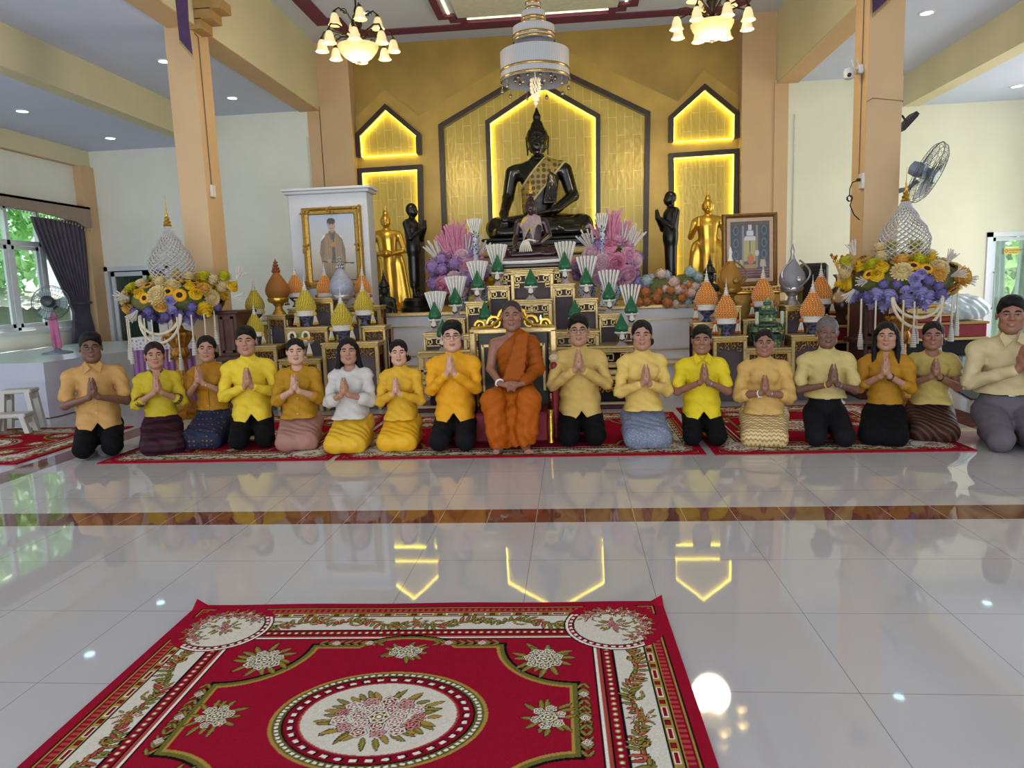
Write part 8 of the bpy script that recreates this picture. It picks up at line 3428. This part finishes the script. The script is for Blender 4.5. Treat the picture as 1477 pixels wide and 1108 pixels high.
ys = np.linspace(9.4, 12.64, 40)
poly = [(float(y), pel(float(y))) for y in ys] + [(12.64, 3.14), (9.4, 3.14)]
MB().prism(poly, XL + .26, XL + .22, 'x').build('board', mat('beige_pelmet', '9a8578', .75, 0, .05), o, smooth=False)
MB().b2((XL + .01, 9.4, 3.10), (XL + .26, 12.64, 3.14)).b2((XL + .01, 12.61, 2.80), (XL + .25, 12.64, 3.12)).build('top_board', mat('beige_pelmet', '9a8578', .75, 0, .05), o, smooth=False)
m = MB()
for y in np.arange(9.45, 12.64, .075):
    z = pel(y)
    m.tube([(XL + .24, y, z), (XL + .24, y, z - .04)], .004, 4)
    m.ball((XL + .24, y, z - .05), .013, 6, 5, (1, 1, 1.4))
m.build('bead_fringe', mat('cream_beads', 'a8988a', .6), o)
# blue bin beside the stage
q = onz(131, 535)
bq = at(128, 512, 9.4)
o = thing('blue_bin', 'small blue-grey bin at the corner of the stage', 'bin', (bq.x + .05, 9.4, 0))
MB().lathe([(.10, 0), (.13, bq.z - .05), (.135, bq.z - .04), (.135, bq.z), (.12, bq.z)], 20).build('body', mat('bin_blue', '5d7386', .5), o)

# dark mat edge on the floor at the right
a, b = onz(1386, 570), onz(1420, 580)
o = MB().box((a.x + .55, a.y - .15, .008), (1.1, .7, .016), Matrix.Rotation(-.25, 3, 'Z')).build('door_mat', mat('dark_mat', '25282c', .9), smooth=False)
tag(o, 'dark floor mat behind the man at the right edge', 'mat')

# ================================================================== outside the windows
def tree(x, y, h, r, lab, c, seed, trunk=True):
    o = thing('tree', lab, 'tree', (x, y, 0), 0, 'trees outside the windows')
    rnd = np.random.default_rng(seed)
    if trunk:
        MB().tube([(0, 0, -.4), (.05, .03, h * .4), (0, 0, h * .8)], [.14, .10, .05], 8).build('trunk', mat('bark', '5a4a3a', .9), o)
    n = 2600
    d = rnd.normal(size=(n, 3))
    d /= np.linalg.norm(d, axis=1)[:, None]
    rad_ = r * rnd.uniform(.45, 1, n) ** .6
    P_ = d * rad_[:, None] * np.array([1, 1, .95]) + np.array([0, 0, h * .62])
    a = rnd.normal(size=(n, 3))
    a /= np.linalg.norm(a, axis=1)[:, None]
    b_ = np.cross(a, rnd.normal(size=(n, 3)))
    b_ /= np.linalg.norm(b_, axis=1)[:, None]
    L_ = rnd.uniform(.10, .22, n)[:, None]
    Vt = np.stack([P_ - a * L_, P_ + b_ * L_ * .45, P_ + a * L_, P_ - b_ * L_ * .45], 1).reshape(-1, 3)
    link('leaves', np_mesh('leaves', Vt, np.arange(4 * n).reshape(n, 4), c, False), o)
    return o


LG1, LG2 = mat('bright_leaves', 'bfe3a2', .6, 0, .35, 3), mat('deep_leaves', '8cc07c', .6, 0, .35, 3)
struct('ground_outside', MB().b2((-40, -30, -.6), (-9.2, 45, -.5)).b2((8.2, -30, -.6), (30, 45, -.5)).b2((-9.2, 13.6, -.6), (8.2, 45, -.5)), mat('garden_ground', '5d6a45', .9))
for i, (x, y, h, r, m_, lab) in enumerate(((-12.5, 11.0, 5.2, 2.0, LG1, 'bright green tree outside the left window, nearest the pane'),
                                           (-13.5, 14.5, 5.5, 2.3, LG2, 'deep green tree outside the left window, behind the curtain side'),
                                           (-15.5, 12.6, 7.0, 2.8, LG2, 'tall deep green tree farther outside the left window'),
                                           (-12.6, 8.0, 4.6, 1.9, LG1, 'bright green tree outside the left wall towards the front'),
                                           (-17.5, 17.5, 7.5, 3.0, LG1, 'large bright tree far outside the left window'))):
    tree(x, y, h, r, lab, m_, 30 + i)
tree(9.2, 15.6, 3.2, 1.4, 'green shrub outside the right glass door', LG1, 50, False)
o = thing('shed', 'low shed with grey corrugated roof in the garden outside the left window', 'shed', (-12.0, 14.6, -.5))
MB().b2((-1.2, -1.5, 0), (1.0, 1.5, 1.9)).build('walls', mat('shed_wall', '8a8f88', .8), o, smooth=False)
m = MB()
m.grid(lambda s, t: (-1.6 + 3.1 * t, -1.8 + 3.6 * s, 2.35 - .5 * t + .025 * math.sin(s * 90)), 120, 2)
m.build('roof', mat('corrugated_grey', 'b0aea6', .6), o)
